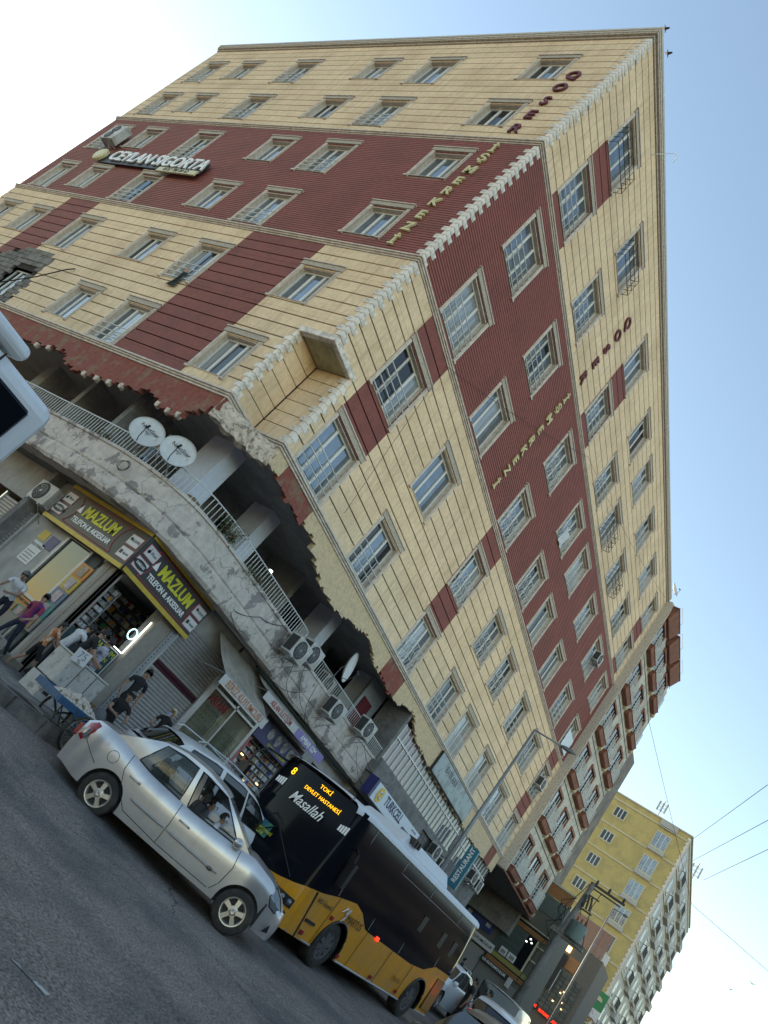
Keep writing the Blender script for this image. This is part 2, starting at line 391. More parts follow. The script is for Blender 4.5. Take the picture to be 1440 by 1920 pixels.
# people
m_skin = mat("skin", (0.33, 0.19, 0.13), 0.55, var=.06)
m_hair = mat("dark_hair", (0.014, 0.011, 0.010), 0.6, var=.15, vscale=60, bump=.5, bscale=120)
m_hairg = mat("grey_hair", (0.13, 0.125, 0.12), 0.7, var=.25, vscale=60, bump=.5, bscale=120)
m_eye = mat("eye_dark", (0.02, 0.015, 0.012), 0.3, var=0)
def cloth(n, c, **k): return mat(n, c, .9, var=.14, vscale=9, bump=.3, bscale=14, **k)
c_black = cloth("black_cloth", (0.014, 0.014, 0.016)); c_navy = cloth("navy_cloth", (0.014, 0.018, 0.035))
c_white = cloth("white_cloth", (0.55, 0.56, 0.58)); c_grey = cloth("grey_cloth", (0.11, 0.11, 0.115))
c_org = cloth("orange_print_cloth", (0.50, 0.16, 0.05), c2=(.55, .45, .36), nscale=9, lo=.5, hi=.54)
c_pur = cloth("purple_jersey_cloth", (0.13, 0.02, 0.13), c2=(.28, .03, .06), nscale=5, lo=.5, hi=.55)
c_ltb = cloth("light_blue_print_cloth", (0.28, 0.35, 0.40), c2=(.05, .06, .08), nscale=14, lo=.52, hi=.56)
c_strp = cloth("striped_cloth", (0.50, 0.49, 0.52), c2=(.12, .12, .2), nscale=6, lo=.5, hi=.52, stretch=(.4, .4, 16))
# far buildings
m_beige = mat("beige_render", (0.58, 0.54, 0.46), 0.85, var=.08, streak=.3, streak_c=(.28, .26, .22), c2=(.38, .36, .32), nscale=1.5)
m_brown = mat("terracotta_trim", (0.27, 0.095, 0.055), 0.75, var=.15, c2=(.17, .065, .045), nscale=4)
m_must = mat("mustard_render", (0.56, 0.42, 0.165), 0.85, var=.07, streak=.15, streak_c=(.36, .27, .12), c2=(.46, .35, .15), nscale=.8)
m_crm = mat("cream_band", (0.58, 0.50, 0.33), 0.8, var=.08)
m_slab = mat("pale_grey_render", (0.46, 0.44, 0.40), 0.85, var=.1, streak=.3, streak_c=(.22, .21, .2))
m_tile = mat("orange_tile", (0.40, 0.17, 0.065), 0.7, var=.15, rand=.1)
m_stripe = mat("grey_green_panel", (0.11, 0.14, 0.125), 0.6, var=.12)
m_ply = mat("pink_brick", (0.36, 0.20, 0.16), 0.85, var=.2, vscale=10)
# ================================================================ GROUND (relative heights: z = 0 is the lowest cornice of the corner building)
def lerp(a, b, t): return a + (b - a) * t
def gz(x, y):
    t = min(max(y + 5.8, 0.0), 3.0)
    return -7.77 + 0.03 * min(x, 400) + 0.078 * t
KERB = [(-60, 3.4), (-20, 2.9), (-6.0, 1.2)]
def side(x): return -7.30 + 0.03 * x
def build_ground():
    xs = [-400, -120, -40, -16, -12, -9, -6, -3, 0, 3, 6, 10, 16, 24, 36, 60, 100, 180, 400]
    ys = [-400, -120, -40, -20, -14, -10, -7.5, -5.8, -5, -4.2, -3.4, -2.8, -1.5, 0, 3, 8, 20, 60, 160, 400]
    m = MB(); m.grid([[(x, y, gz(x, y)) for x in xs] for y in ys])
    put("road", m.mesh("road", m_asph), kind='structure')
    m = MB(); m.grid([[(x, y, gz(x, -9) - .25) for x in (-1500, 0, 1500)] for y in (-1500, 0, 1500)])
    put("ground", m.mesh("ground", m_earth), kind='structure')
    # pavement with rounded corner; outline in plan
    arc = [(-1.75 + .0, 30), (-1.75, 2.0), (-1.72, -.8), (-1.6, -2.0), (-1.30, -2.62), (-.75, -2.92), (0.2, -3.02), (3, -3.05), (120, -3.05)]
    sub = [arc[0]]
    for a, b in zip(arc, arc[1:]):
        n = max(1, int(math.dist(a, b) / .62)); n = min(n, 60)
        for i in range(1, n + 1): sub.append((lerp(a[0], b[0], i / n), lerp(a[1], b[1], i / n)))
    pv = thing("pavement", None, None, (0, 0, -7.3)); pv['kind'] = 'structure'
    m = MB()
    inner = [(120, 3.0), (120, 30)]
    m.poly([(x, y, side(x) - .002) for x, y in ([arc[-1]] + inner + arc[:-1])])
    put("paving_bed", m.mesh("paving_bed", m_gap), pv)
    big = MB(); cnt = 0
    for i in range(len(sub) - 1):
        a, b = Vector(sub[i]), Vector(sub[i + 1]); d = (b - a); L_ = d.length; d.normalize(); nrm = Vector((-d.y, d.x))
        if nrm.dot(Vector((20, 20)) - a) < 0: nrm = -nrm
        g = .012; a2 = a + d * g; b2 = b - d * g; w = .20
        mm = MB(); j = random.uniform(-.006, .006)
        c = [a2, b2, b2 + nrm * w, a2 + nrm * w]
        if (c[1] - c[0]).cross(c[2] - c[0]) < 0: c = [c[1], c[0], c[3], c[2]]
        ch = .02
        mm.hexa([(p.x, p.y, gz(p.x, p.y) - .1) for p in c] + [(p.x, p.y, side(p.x) + j + .004) for p in c])
        near = a.x < 30 and a.y < 12
        if near: put("kerb_stone", mm.mesh("kerb_stone", m_kerb, bevel=.018), pv)
        else: big.v, big.f, big.m = _join(big, mm)
    o = put("kerb_stone", big.mesh("kerb_row", m_kerb), pv, kind='stuff')
    # paving slabs near the corner
    sm = Bx("slab", m_pave, (-.245, .245, -.245, .245, -.03, .012), bevel=.006)
    k = 0; rest = MB()
    for iy in range(-6, 12):
        for ix in range(-3, 62):
            x, y = ix * .5 + .05, iy * .5 + .08
            if y < -2.65 or x < -1.3 or (x < -.9 and y < -2.1) or (y > .6 and x > 1.0): continue
            if k < 240 and x < 22: put("paving_slab", sm, pv, T(x, y, side(x) + random.uniform(-.003, .004))); k += 1
            else: rest.box(x - .245, x + .245, y - .245, y + .245, side(x) - .03, side(x) + .01)
    put("paving_slab", rest.mesh("slabs", m_pave), pv, kind='stuff')
    # litter and gutter marks, worn paint strokes on the road
    def mark(pts, name, label):
        mm = MB(); mm.poly([(x, y, gz(x, y) + .005) for x, y in pts])
        o = put(name, mm.mesh(name, m_paint)); tag(o, kind='structure')
    mark([(-5.30, -9.06), (-5.24, -9.07), (-5.12, -9.34), (-5.18, -9.36)], "worn_paint_mark", "")
    mark([(.02, -8.02), (.10, -8.03), (.62, -8.13), (.60, -8.09)], "worn_paint_mark", "")
    mark([(.85, -8.22), (.93, -8.23), (1.5, -8.52), (1.46, -8.47)], "worn_paint_mark", "")
def _join(a, b):
    k = len(a.v); return a.v + b.v, a.f + [tuple(k + i for i in f) for f in b.f], a.m + b.m
build_ground()

# ================================================================ MAIN BUILDING
LR, LL, D, ZN = 31.5, 22.2, 1.17, 2.5
ZT = [16.87, 13.92, 10.97, 7.97, 4.96, 1.96]           # lintel tops per row
COLR = [(1.6, 3.45), (5.57, 7.38), (10.55, 12.35), (14.57, 16.4), (17.55, 19.38), (21.35, 23.2), (25.2, 27.2), (29.0, 30.85)]
COLL = [(1.80, 3.32, 's'), (6.4, 7.95, 't'), (9.36, 10.8, 's'), (13.65, 15.2, 't'), (17.4, 18.85, 's'), (19.95, 21.4, 't')]
bld = thing("apartment_building", "eight-storey corner building with yellow boarded walls, a dark red ribbed band and pale quoins", "apartment building", (4, 4, -7.3))
HR, HL = [], []                                        # openings
WINS = []
for r, zt in enumerate(ZT):
    for ci, (a, b) in enumerate(COLR):
        w = b - a
        HR.append((a + .13, b - .13, zt - 1.90, zt - .24)); WINS.append(('R', r, ci, (a + b) / 2, w, 1.93, zt))
    for ci, (a, b, k) in enumerate(COLL):
        if r == 0 and ci == 99: continue
        h = 1.93 if k == 't' else 1.60
        HL.append((a + .13, b - .13, zt - h + .03, zt - .24)); WINS.append(('L', r, ci, (a + b) / 2, b - a, h, zt))
def core(fr, L_, holes, side_):
    us = sorted(set([0, L_] + [h[i] for h in holes for i in (0, 1)] + ([D] if 1 else [])))
    zs = sorted(set([0, ZN, 18.2] + [h[i] for h in holes for i in (2, 3)]))
    m = MB()
    for i in range(len(us) - 1):
        for j in range(len(zs) - 1):
            u, z = (us[i] + us[i + 1]) / 2, (zs[j] + zs[j + 1]) / 2
            if any(h[0] < u < h[1] and h[2] < z < h[3] for h in holes): continue
            if u < D and z < ZN: continue
            m.quad(fr.P(us[i], -.012, zs[j]), fr.P(us[i + 1], -.012, zs[j]), fr.P(us[i + 1], -.012, zs[j + 1]), fr.P(us[i], -.012, zs[j + 1]))
    return m.mesh("wall", m_gap)
put("wall", core(FR, LR, HR, 'R'), bld); put("wall", core(FL, LL, HL, 'L'), bld)
m = MB(); m.box(.25, LR - .05, LL - .02, LL, -.3, 18.2); m.box(LR - .03, LR, .3, LL, -.3, 18.2); m.box(.03, LR - .06, .03, LL - .05, 18.0, 18.2); m.box(.6, LR - .5, 4.4, 4.6, -7.2, 18)
m.box(4.4, 4.6, 4.6, LL - .3, -7.2, 18)
put("rear_wall", m.mesh("rear_wall", m_conc), bld)
# --- siding boards
REDR = [(1.6, 3.45), (10.52, 12.35), (28.95, 30.7)]
PATCH = [(17.3, -.1), (17.3, 1.2), (16.9, 2.0), (15.9, 2.62), (14.6, 2.72), (13.6, 2.62), (13.35, 2.1), (13.5, 1.6), (13.1, 1.2), (13.3, .8), (12.9, .35), (13.3, -.1)]
def in_patch(u, z):
    c = False; n = len(PATCH)
    for i in range(n):
        (x1, y1), (x2, y2) = PATCH[i], PATCH[(i + 1) % n]
        if (y1 > z) != (y2 > z) and u < (x2 - x1) * (z - y1) / (y2 - y1) + x1: c = not c
    return c
boards = []
def rows(zlo, zhi, start, step):
    e = [zlo]; z = start
    while z > zlo: z -= step
    z += step
    while z < zhi:
        if z > zlo + .05: e.append(z)
        z += step
    e.append(zhi); return e
def add_rows(k, L_, edges, holes, reds, red_z):
    for a, b in zip(edges, edges[1:]):
        if b - a < .06: continue
        z0, z1 = a + .016, b - .016
        cuts = sorted(set([z0, z1] + [h[i] for h in holes for i in (2, 3) if z0 + .02 < h[i] < z1 - .02]))
        for c0, c1 in zip(cuts, cuts[1:]):
            zm = (c0 + c1) / 2
            hs = sorted([h for h in holes if h[2] < zm < h[3]])
            u = D if zm < ZN else .0
            segs = []
            for h in hs:
                if h[1] <= u: continue
                if h[0] > u: segs.append((u, h[0]))
                u = h[1]
            if u < L_: segs.append((u, L_))
            for s0, s1 in segs:
                pts = sorted(set([s0, s1] + [r_[i] for r_ in reds if red_z(zm, r_) for i in (0, 1) if s0 < r_[i] < s1]))
                for p, q in zip(pts, pts[1:]):
                    um = (p + q) / 2
                    red = any(r_[0] < um < r_[1] and red_z(zm, r_) for r_ in reds)
                    if k == 'L' and c0 < 2.75 and q > 12.5 and p < 17.6:      # leave the broken patch free
                        N_ = 40; run = None
                        for i in range(N_ + 1):
                            ok = i < N_ and not in_patch(p + (q - p) * (i + .5) / N_, zm)
                            if ok and run is None: run = i
                            if not ok and run is not None:
                                boards.append((k, p + (q - p) * run / N_, p + (q - p) * i / N_, c0, c1, red)); run = None
                    else: boards.append((k, p, q, c0, c1, red))
zr = lambda z, r_: (z < 5.9 and not z < .05) and z > 1.9 or 11.4 < z < 14.95
add_rows('R', LR, rows(.10, 5.74, 4.95, .405), HR, REDR, zr)
add_rows('R', LR, rows(11.62, 17.98, 17.66, .405), HR, REDR, zr)
REDL = [(3.28, 6.4), (15.25, 17.36)]
add_rows('L', LL, rows(.10, 5.74, 4.95, .405), HL, REDL, lambda z, r_: z < 5.9)
add_rows('L', LL, rows(11.62, 17.98, 17.66, .405), HL, [], lambda z, r_: False)
def bscore(b):
    k, p, q, z0, z1, red = b
    um = (p + q) / 2; c = Vector((um, 0, (z0 + z1) / 2) if k == 'R' else (0, um, (z0 + z1) / 2)) - Vector((-9.9, -12.7, -6.3))
    return (q - p) * (z1 - z0) / c.length_squared
boards = [b for b in boards if b[2] - b[1] > .03]
boards.sort(key=bscore, reverse=True)
rest = {0: MB(), 1: MB()}
for i, (k, p, q, z0, z1, red) in enumerate(boards):
    fr = FR if k == 'R' else FL; g = .004 if q - p > .2 else 0
    if i < 290:
        mm = MB(); fr.box(mm, p + g, q - g, -.004, .030, z0, z1)
        put("siding_board", mm.mesh("siding_board", m_red if red else m_yel, bevel=.006), bld)
    else: fr.box(rest[1 if red else 0], p + g, q - g, -.004, .030, z0, z1)
put("siding_board", rest[0].mesh("siding_rest", m_yel), bld, kind='stuff')
put("siding_board", rest[1].mesh("siding_rest_red", m_red), bld, kind='stuff')
# --- ribbed red band
def ribs(fr, L_, holes):
    m = MB(); z = 5.95
    while z < 11.42:
        z0, z1 = z + .008, z + .088; zm = (z0 + z1) / 2
        hs = sorted([h for h in holes if h[2] - .04 < zm < h[3] + .04]); u = 0; segs = []
        for h in hs: segs.append((u, h[0])); u = h[1]
        segs.append((u, L_))
        for p, q in segs:
            a = [fr.P(p, 0, z0), fr.P(p, .022, z0 + .012), fr.P(p, .032, z1 - .01), fr.P(p, 0, z1)]
            b = [fr.P(q, 0, z0), fr.P(q, .022, z0 + .012), fr.P(q, .032, z1 - .01), fr.P(q, 0, z1)]
            for i in range(3): m.quad(a[i], b[i], b[i + 1], a[i + 1])
        z += .0995
    return m.mesh("ribs", m_rib)
put("ribbed_cladding", ribs(FR, LR, HR), bld, kind='stuff'); put("ribbed_cladding", ribs(FL, LL, HL), bld, kind='stuff')
# --- recess (open notch) at the foot of the corner
m = MB(); edges = rows(.10, ZN, 4.95, .405)
nb = []
for a, b in zip(edges, edges[1:]):
    if b - a < .05: continue
    mm = MB(); mm.box(0.005, D - .03, D, D + .05, a + .010, b - .010); nb.append(mm)
    mm = MB(); mm.box(D, D + .05, 0.005, D - .0, a + .010, b - .010); nb.append(mm)
for mm in nb: put("siding_board", mm.mesh("recess_board", m_yel, bevel=.005), bld)
m = MB(); m.box(0, D + .08, D + .05, D + .08, 0, ZN); m.box(D + .05, D + .08, 0, D + .08, 0, ZN)
put("recess_wall", m.mesh("recess_wall", m_gap), bld)
m = MB(); m.box(.04, D, .04, D, ZN, ZN + .05)
put("recess_ceiling", m.mesh("recess_ceiling", mat("recess_ceiling", (.40, .35, .2), .9, var=.12, c2=(.3, .27, .17), nscale=3)), bld)
m = MB(); t = .13
m.box(-.035, t, -.035, D + .1, ZN - .02, ZN + .16); m.box(t, D + .1, -.035, t, ZN - .02, ZN + .16)
put("recess_lintel", m.mesh("recess_lintel", m_quoin, bevel=.01), bld)
# --- quoins
def quoin(a, b, sx=1, sy=1, h=.172):
    m = MB(); o = .05
    m.box(-o, a, -o, .0, 0, h); m.box(-o, 0, 0.0, b, 0, h)
    return m.mesh("quoin", m_quoin, bevel=.007)
QA, QB = quoin(.27, .11), quoin(.10, .27)
z = ZN + .17; i = 0
while z < 17.9:
    if not (5.72 < z + .09 < 5.95 or 11.4 < z + .09 < 11.63): put("quoin", (QA, QB)[i % 2], bld, T(0, 0, z + .0))
    z += .1775; i += 1
def quoin_n(a, b, which):     # quoins on the two outer arrises of the recess
    m = MB(); o = .038
    if which == 'L': m.box(-o, 0, D, D + a, 0, .172); m.box(-o, b, D - o, D, 0, .172)
    else: m.box(D, D + a, -o, 0, 0, .172); m.box(D - o, D, -o, b, 0, .172)
    return m.mesh("quoin", m_quoin, bevel=.007)
qn = {(w_, k): quoin_n(*((.22, .09) if k else (.09, .22)), w_) for w_ in 'LR' for k in (0, 1)}
z = .12; i = 0
while z < ZN - .1:
    for w_ in 'LR': put("quoin", qn[(w_, i % 2)], bld, T(0, 0, z))
    z += .1775; i += 1
# --- mouldings
def mould(z0, steps, wrap, name, mt):
    m = MB(); zz = z0
    for h, d in steps:
        if wrap:      # follows the recess
            m.box(D - d, LR, -d, 0.0, zz, zz + h); m.box(-d, 0, D - d, LL, zz, zz + h)
            m.box(0.0, D, D - d, D + .02, zz, zz + h); m.box(D - d, D + .02, 0, D - d, zz, zz + h)
        else:
            m.box(-d, LR, -d, 0.0, zz, zz + h); m.box(-d, 0, 0.0, LL, zz, zz + h)
        zz += h + .0
    return put(name, m.mesh(name, mt, bevel=.008), bld)
mould(-.10, [(.06, .05), (.05, .09), (.05, .13), (.04, .08)], True, "moulding", m_trim)
mould(5.74, [(.05, .05), (.05, .09), (.05, .13), (.05, .07)], False, "moulding", m_trim)
mould(11.42, [(.05, .05), (.05, .09), (.05, .13), (.05, .07)], False, "moulding", m_trim)
mould(17.98, [(.08, .08), (.07, .16), (.10, .18)], False, "cornice", m_corn)
mould(18.23, [(.12, .20)], False, "roof_edge", m_corn2)
# --- windows
def win_meshes(w, h, rail, left):
    hw = w / 2; ow = hw - .13
    sur = MB(); sur.box(-hw, -hw + .125, -.055, 0.24, -h + .02, -.2); sur.box(hw - .125, hw, -.055, .24, -h + .02, -.2)
    sur.box(-hw + .03, -hw + .09, -.07, -.055, -h + .04, -.22); sur.box(hw - .09, hw - .03, -.07, -.055, -h + .04, -.22)
    sur.box(-hw - .02, -hw + .13, -.09, 0.0, -h - .05, -h + .02); sur.box(hw - .13, hw + .02, -.09, 0.0, -h - .05, -h + .02)
    sur.box(-hw + .12, hw - .12, .0, .24, -h - .005, -h + .02)
    sill = MB(); sill.box(-hw + .13, hw - .13, -.05, .24, -h + .02, -h + .04)
    lin = MB(); lin.box(-hw - .03, hw + .03, -.075, 0.02, -.20, -.035)
    cap = MB(); cap.box(-hw - .06, hw + .06, -.105, 0.0, -.035, .0); cap.box(-hw + .125, hw - .125, 0.0, .24, -.26, -.2)
    sash = MB(); y0, y1 = .13, .185; t = .055; zt, zb = -.26, -h + .04
    sash.box(-ow, -ow + t, y0, y1, zb, zt); sash.box(ow - t, ow, y0, y1, zb, zt); sash.box(-ow + t, ow - t, y0, y1, zt - t, zt); sash.box(-ow + t, ow - t, y0, y1, zb, zb + t)
    xs = [-ow / 3, ow / 3]
    for x in xs: sash.box(x - .045, x + .045, y0, y1, zb + t, zt - t)
    sash.box(xs[0] + .1, xs[1] - .1 + .0, y0 - .02, y0 - .001, zb + t + .02, zb + t + .05)
    pane = MB(); pw = (ow * 2 - .19) / 3
    pane.box(-pw / 2 - .01, pw / 2 + .01, .170, .182, zb + t, zt - t)
    rl = MB(); n = 4 if rail else 0; hh = .78 if not left else .62
    for i in range(n): rl.tube([(-ow + .0, -.055, zb + .06 + hh * i / 3), (ow, -.055, zb + .06 + hh * i / 3)], .017, 6)
    if rail:
        for x in (-ow * .45, ow * .45): rl.box(x - .01, x + .01, -.05, -.035, zb + .02, zb + .1 + hh)
    return dict(sur=sur.mesh("surround", m_trim, bevel=.008), sill=sill.mesh("sill", m_rev), lin=lin.mesh("lintel", m_orn), cap=cap.mesh("cap", m_trim), sash=sash.mesh("sash", m_pvc, bevel=.004),
                pane=pane, rail=rl.mesh("railing", m_rail, smooth=True) if rail else None, pw=pw, xs=[-(pw + .09), 0, pw + .09])
def grille_mesh(w, h, kind):
    hw = w / 2 - .13; g = MB(); zb = -h + .05
    if kind == 'dense':
        for i in range(3): g.tube([(-hw, -.05, zb + .08 + i * .36), (hw, -.05, zb + .08 + i * .36)], .011, 5)
        n = 13
        for i in range(n): x = -hw + 2 * hw * (i + .5) / n; g.box(x - .007, x + .007, -.06, -.045, zb + .03, zb + .84)
    elif kind == 'fancy':
        for i in range(4): g.tube([(-hw, -.06, zb + .04 + i * .28), (hw, -.06, zb + .04 + i * .28)], .012, 5)
        n = 8
        for i in range(n):
            x = -hw + 2 * hw * (i + .5) / n
            g.tube([(x - .05, -.06, zb + .05), (x + .05, -.09, zb + .33), (x - .05, -.06, zb + .6), (x + .04, -.08, zb + .88)], .010, 5)
    elif kind == 'cage':
        hw += .06; top = zb + .85
        for z_ in (zb, zb + .28, zb + .56, top):
            g.tube([(-hw, 0, z_), (-hw, -.38, z_), (hw, -.38, z_), (hw, 0, z_)], .014, 5)
        for i in range(7): x = -hw + 2 * hw * i / 6; g.tube([(x, -.38, zb), (x, -.38, top)], .010, 5)
        for s_ in (-1, 1): g.tube([(s_ * hw, -.19, zb), (s_ * hw, -.19, top)], .010, 5)
    return g.mesh("grille", m_blk if kind == 'cage' else m_rail, smooth=False)
_wc, _gc = {}, {}
special = {('R', 0, 0): 'cage', ('R', 0, 1): 'cage', ('R', 1, 4): 'cage', ('R', 1, 5): 'cage', ('R', 1, 6): 'fancy', ('R', 2, 2): 'fancy', ('R', 2, 3): 'fancy', ('R', 2, 4): 'dense', ('R', 2, 5): 'fancy', ('R', 2, 6): 'dense', ('R', 2, 7): 'dense',
           ('R', 3, 2): 'fancy', ('R', 3, 3): 'fancy', ('R', 3, 1): None, ('R', 3, 4): None, ('R', 3, 5): None, ('R', 4, 1): None, ('R', 4, 2): 'fancy', ('R', 4, 3): 'fancy', ('R', 4, 4): 'fancy', ('R', 4, 6): 'fancy', ('R', 5, 4): 'dense', ('R', 5, 5): 'dense', ('R', 5, 6): 'fancy', ('R', 5, 7): 'dense',
           ('R', 0, 4): 'dense', ('R', 0, 5): 'dense', ('R', 0, 6): 'dense', ('R', 0, 7): 'dense', ('R', 0, 2): None, ('R', 0, 3): None, ('R', 1, 7): 'dense', ('R', 5, 3): 'bars', ('R', 5, 2): 'fancy', ('L', 0, 1): 'none2', ('L', 3, 5): None, ('L', 3, 4): None, ('L', 4, 3): None, ('L', 5, 3): None}
pane_cache = {}
OPEN_ = {('R', 2, 1), ('R', 3, 4), ('R', 3, 5), ('R', 4, 0), ('R', 4, 3), ('R', 5, 3), ('R', 4, 6), ('R', 0, 5), ('L', 4, 1), ('L', 3, 3), ('R', 3, 6)}
for (sd_, r, ci, uc, w, h, zt) in WINS:
    key = (sd_, r, ci); rail = (sd_ == 'R') or h > 1.7; sp = special.get(key, 'bars')
    if sp != 'bars': rail = False
    k2 = (round(w, 2), h, rail, sd_)
    if k2 not in _wc: _wc[k2] = win_meshes(w, h, rail, sd_ == 'L')
    M_ = _wc[k2]; fr = FR if sd_ == 'R' else FL; mt = fr.M(uc, 0.0, zt)
    broken = (key == ('L', 5, 3))
    wo = put("window", M_['sur'] if not broken else M_['sash'], bld, mt)
    if not broken:
        put("lintel", M_['lin'], wo, mt); put("lintel_cap", M_['cap'], wo, mt); put("sash", M_['sash'], wo, mt)
    put("sill", M_['sill'], wo, mt)
    wts = (.55, .2, .13, .12) if sd_ == 'R' else (.42, .22, .16, .20)
    base = random.choices(range(4), wts)[0]
    for x in M_['xs']:
        gi = base if random.random() < .6 else random.choices(range(4), wts)[0]
        if key in (('R', 4, 0), ('L', 5, 0)) and x == 0: gi = 2
        if broken and x == 0: gi = 2
        pk = (k2, gi)
        if pk not in pane_cache: pane_cache[pk] = M_['pane'].mesh("pane", m_gl[gi])
        opn = key in OPEN_ and x == 0
        if opn:
            if (k2, 2) not in pane_cache: pane_cache[(k2, 2)] = M_['pane'].mesh("pane", m_gl[2])
            put("pane", pane_cache[(k2, 2)], wo, mt @ T(x, 0, 0))
            put("open_leaf", pane_cache[pk], wo, mt @ T(x - M_['pw'] / 2, .10, 0, rz=R(52)) @ T(M_['pw'] / 2, -.17, 0))
        else: put("pane", pane_cache[pk], wo, mt @ T(x, 0, 0))
    if rail: put("railing", M_['rail'], wo, mt)
    elif sp in ('dense', 'fancy', 'cage'):
        gk = (round(w, 2), h, sp)
        if gk not in _gc: _gc[gk] = grille_mesh(w, h, sp)
        put("window_grille", _gc[gk], wo, mt)
# --- broken patch of bare blocks on the side facade
bmesh_ = Bx("block", m_brick, (-.055, 0.03, -.19, .19, 0, .185), bevel=.006)
k = 0
for iz in range(15):
    for iy in range(14):
        u = 12.6 + iy * .40 + (.2 if iz % 2 else 0); z = -.02 + iz * .197
        if not in_patch(u, z + .09) or (13.65 < u < 15.2 and .1 < z < 1.9) : continue
        put("block", bmesh_, bld, T(.02 + random.uniform(-.012, .012), u, z)); k += 1
m = MB(); m.box(-.05, .0, 13.4, 15.1, 2.16, 2.40); put("bare_lintel", m.mesh("bare_lintel", m_conc, bevel=.02), bld)
m = MB(); m.tube([(-.05, 16.1, .02), (-.3, 15.2, .05), (-.32, 14.0, .55), (-.2, 12.8, 1.4), (-.12, 12.0, 2.15), (-.08, 11.75, 2.3)], .022, 6)
put("loose_cable", m.mesh("loose_cable", m_cable, smooth=True), bld)
# --- ragged skirt under the lowest moulding
def interp(pts, u):
    for (a, za), (b, zb) in zip(pts, pts[1:]):
        if a <= u <= b:
            t = (u - a) / (b - a); t = t * t * (3 - 2 * t); return za + (zb - za) * t
    return pts[-1][1]
def skirt(fr, pts, spans, seed):
    rnd = random.Random(seed)
    for (u0, u1, mt) in spans:
        m = MB(); u = u0; prev = None
        cols = []
        while u < u1 - .001:
            st = rnd.uniform(.10, .26); v = min(u + st, u1)
            if u1 - v < .06: v = u1
            z = interp(pts, (u + v) / 2) + rnd.uniform(-.07, .07)
            cols.append((u, v, z, z + rnd.uniform(-.045, .045))); u = v
        for (a, b, z0, z1) in cols:
            P = fr.P; d0, d1 = -.16, .012
            lo = [P(a, d1, z0), P(b, d1, z1), P(b, d0, z1 + .05), P(a, d0, z0 + .05)]
            hi = [P(a, d1, -.10), P(b, d1, -.10), P(b, d0, -.10), P(a, d0, -.10)]
            m.hexa(lo + hi)
        put("ragged_fascia", m.mesh("ragged_fascia", mt, merge=.0005), bld)
SKR = [(1.17, -.52), (2.6, -.62), (3.9, -.50), (4.8, -.76), (5.8, -.98), (7.2, -.9), (8.0, -.68), (9.1, -.46), (10.4, -.74), (12.6, -.86), (13.4, -.6), (14.4, -.43), (15.2, -.72), (16.2, -.85), (18.0, -.98), (24.8, -1.0), (31.5, -.95)]
skirt(FR, SKR, [(1.17, 1.75, m_yelold), (1.75, 3.42, m_redold), (3.42, 10.75, m_yelold), (10.75, 12.4, m_redold), (12.4, 24.9, m_yelold), (24.9, 29.2, m_yelold), (29.2, 30.4, m_redold), (30.4, 31.4, m_yelold)], 3)
SKL = [(1.17, -.45), (1.6, -.75), (2.15, -1.02), (2.8, -.95), (3.5, -.76), (4.5, -.88), (5.7, -.98), (7.1, -1.03), (8.1, -.64), (9.0, -.72), (9.7, -.83), (14, -.9), (22.2, -.9)]
skirt(FL, SKL, [(1.17, 9.0, m_redold), (9.0, 22.2, m_redold)], 5)
for u in (2.02, 2.42, 2.9, 4.62, 5.15, 5.7, 6.3, 8.75, 9.35):
    m = MB(); z = interp(SKL, u)
    m.hexa([(-.03, u - .07, z - .12), (.12, u - .05, z - .1), (.12, u + .07, z - .12), (-.03, u + .05, z - .1), (-.035, u - .09, z + .05), (.12, u - .09, z + .05), (.12, u + .09, z + .05), (-.035, u + .09, z + .05)])
    put("broken_corbel", m.mesh("broken_corbel", m_stone, bevel=.02), bld)
# rough stone course closing the foot of the recess
rnd = random.Random(11); m = MB(); n = 16; prev = None
arcp = []
for i in range(n + 1):
    t = i / n; a = R(180 - 90 * t)
    x = lerp(-.03, D + .05, t); y = lerp(D + .05, -.03, t); bul = math.sin(math.pi * t) * .16
    arcp.append((x + bul * .7, y + bul * .7))
rows_ = []
for lay, (dz, off) in enumerate([(-.06, .10), (-.10, 0), (-.28, -.02), (-.46, .0), (-.62, .03), (-.64, .22)]):
    rr = []
    for (x, y) in arcp:
        j = rnd.uniform(-.022, .022) if 0 < lay < 5 else 0
        rr.append((x + off * .7 + j, y + off * .7 + j, dz + (rnd.uniform(-.05, .05) if lay >= 3 else 0)))
    rows_.append(rr)
m.grid(rows_); put("rough_stone_course", m.mesh("rough_stone_course", m_stone), bld)
# --- terrace storey: soffit, floor, back walls, columns
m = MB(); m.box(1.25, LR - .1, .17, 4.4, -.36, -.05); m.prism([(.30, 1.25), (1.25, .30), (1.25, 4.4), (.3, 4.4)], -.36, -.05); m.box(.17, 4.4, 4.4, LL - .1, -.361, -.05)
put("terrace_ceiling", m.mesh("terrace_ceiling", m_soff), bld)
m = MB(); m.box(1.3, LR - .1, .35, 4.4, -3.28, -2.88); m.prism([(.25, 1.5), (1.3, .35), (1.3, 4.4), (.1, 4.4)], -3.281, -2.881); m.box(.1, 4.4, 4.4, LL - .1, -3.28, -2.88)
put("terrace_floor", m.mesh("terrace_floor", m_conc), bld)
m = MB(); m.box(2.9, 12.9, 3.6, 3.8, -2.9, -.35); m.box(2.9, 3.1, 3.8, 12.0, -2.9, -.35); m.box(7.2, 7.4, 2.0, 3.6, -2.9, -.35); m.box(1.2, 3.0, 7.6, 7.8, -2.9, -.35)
put("terrace_back_wall", m.mesh("terrace_back_wall", m_soff), bld)
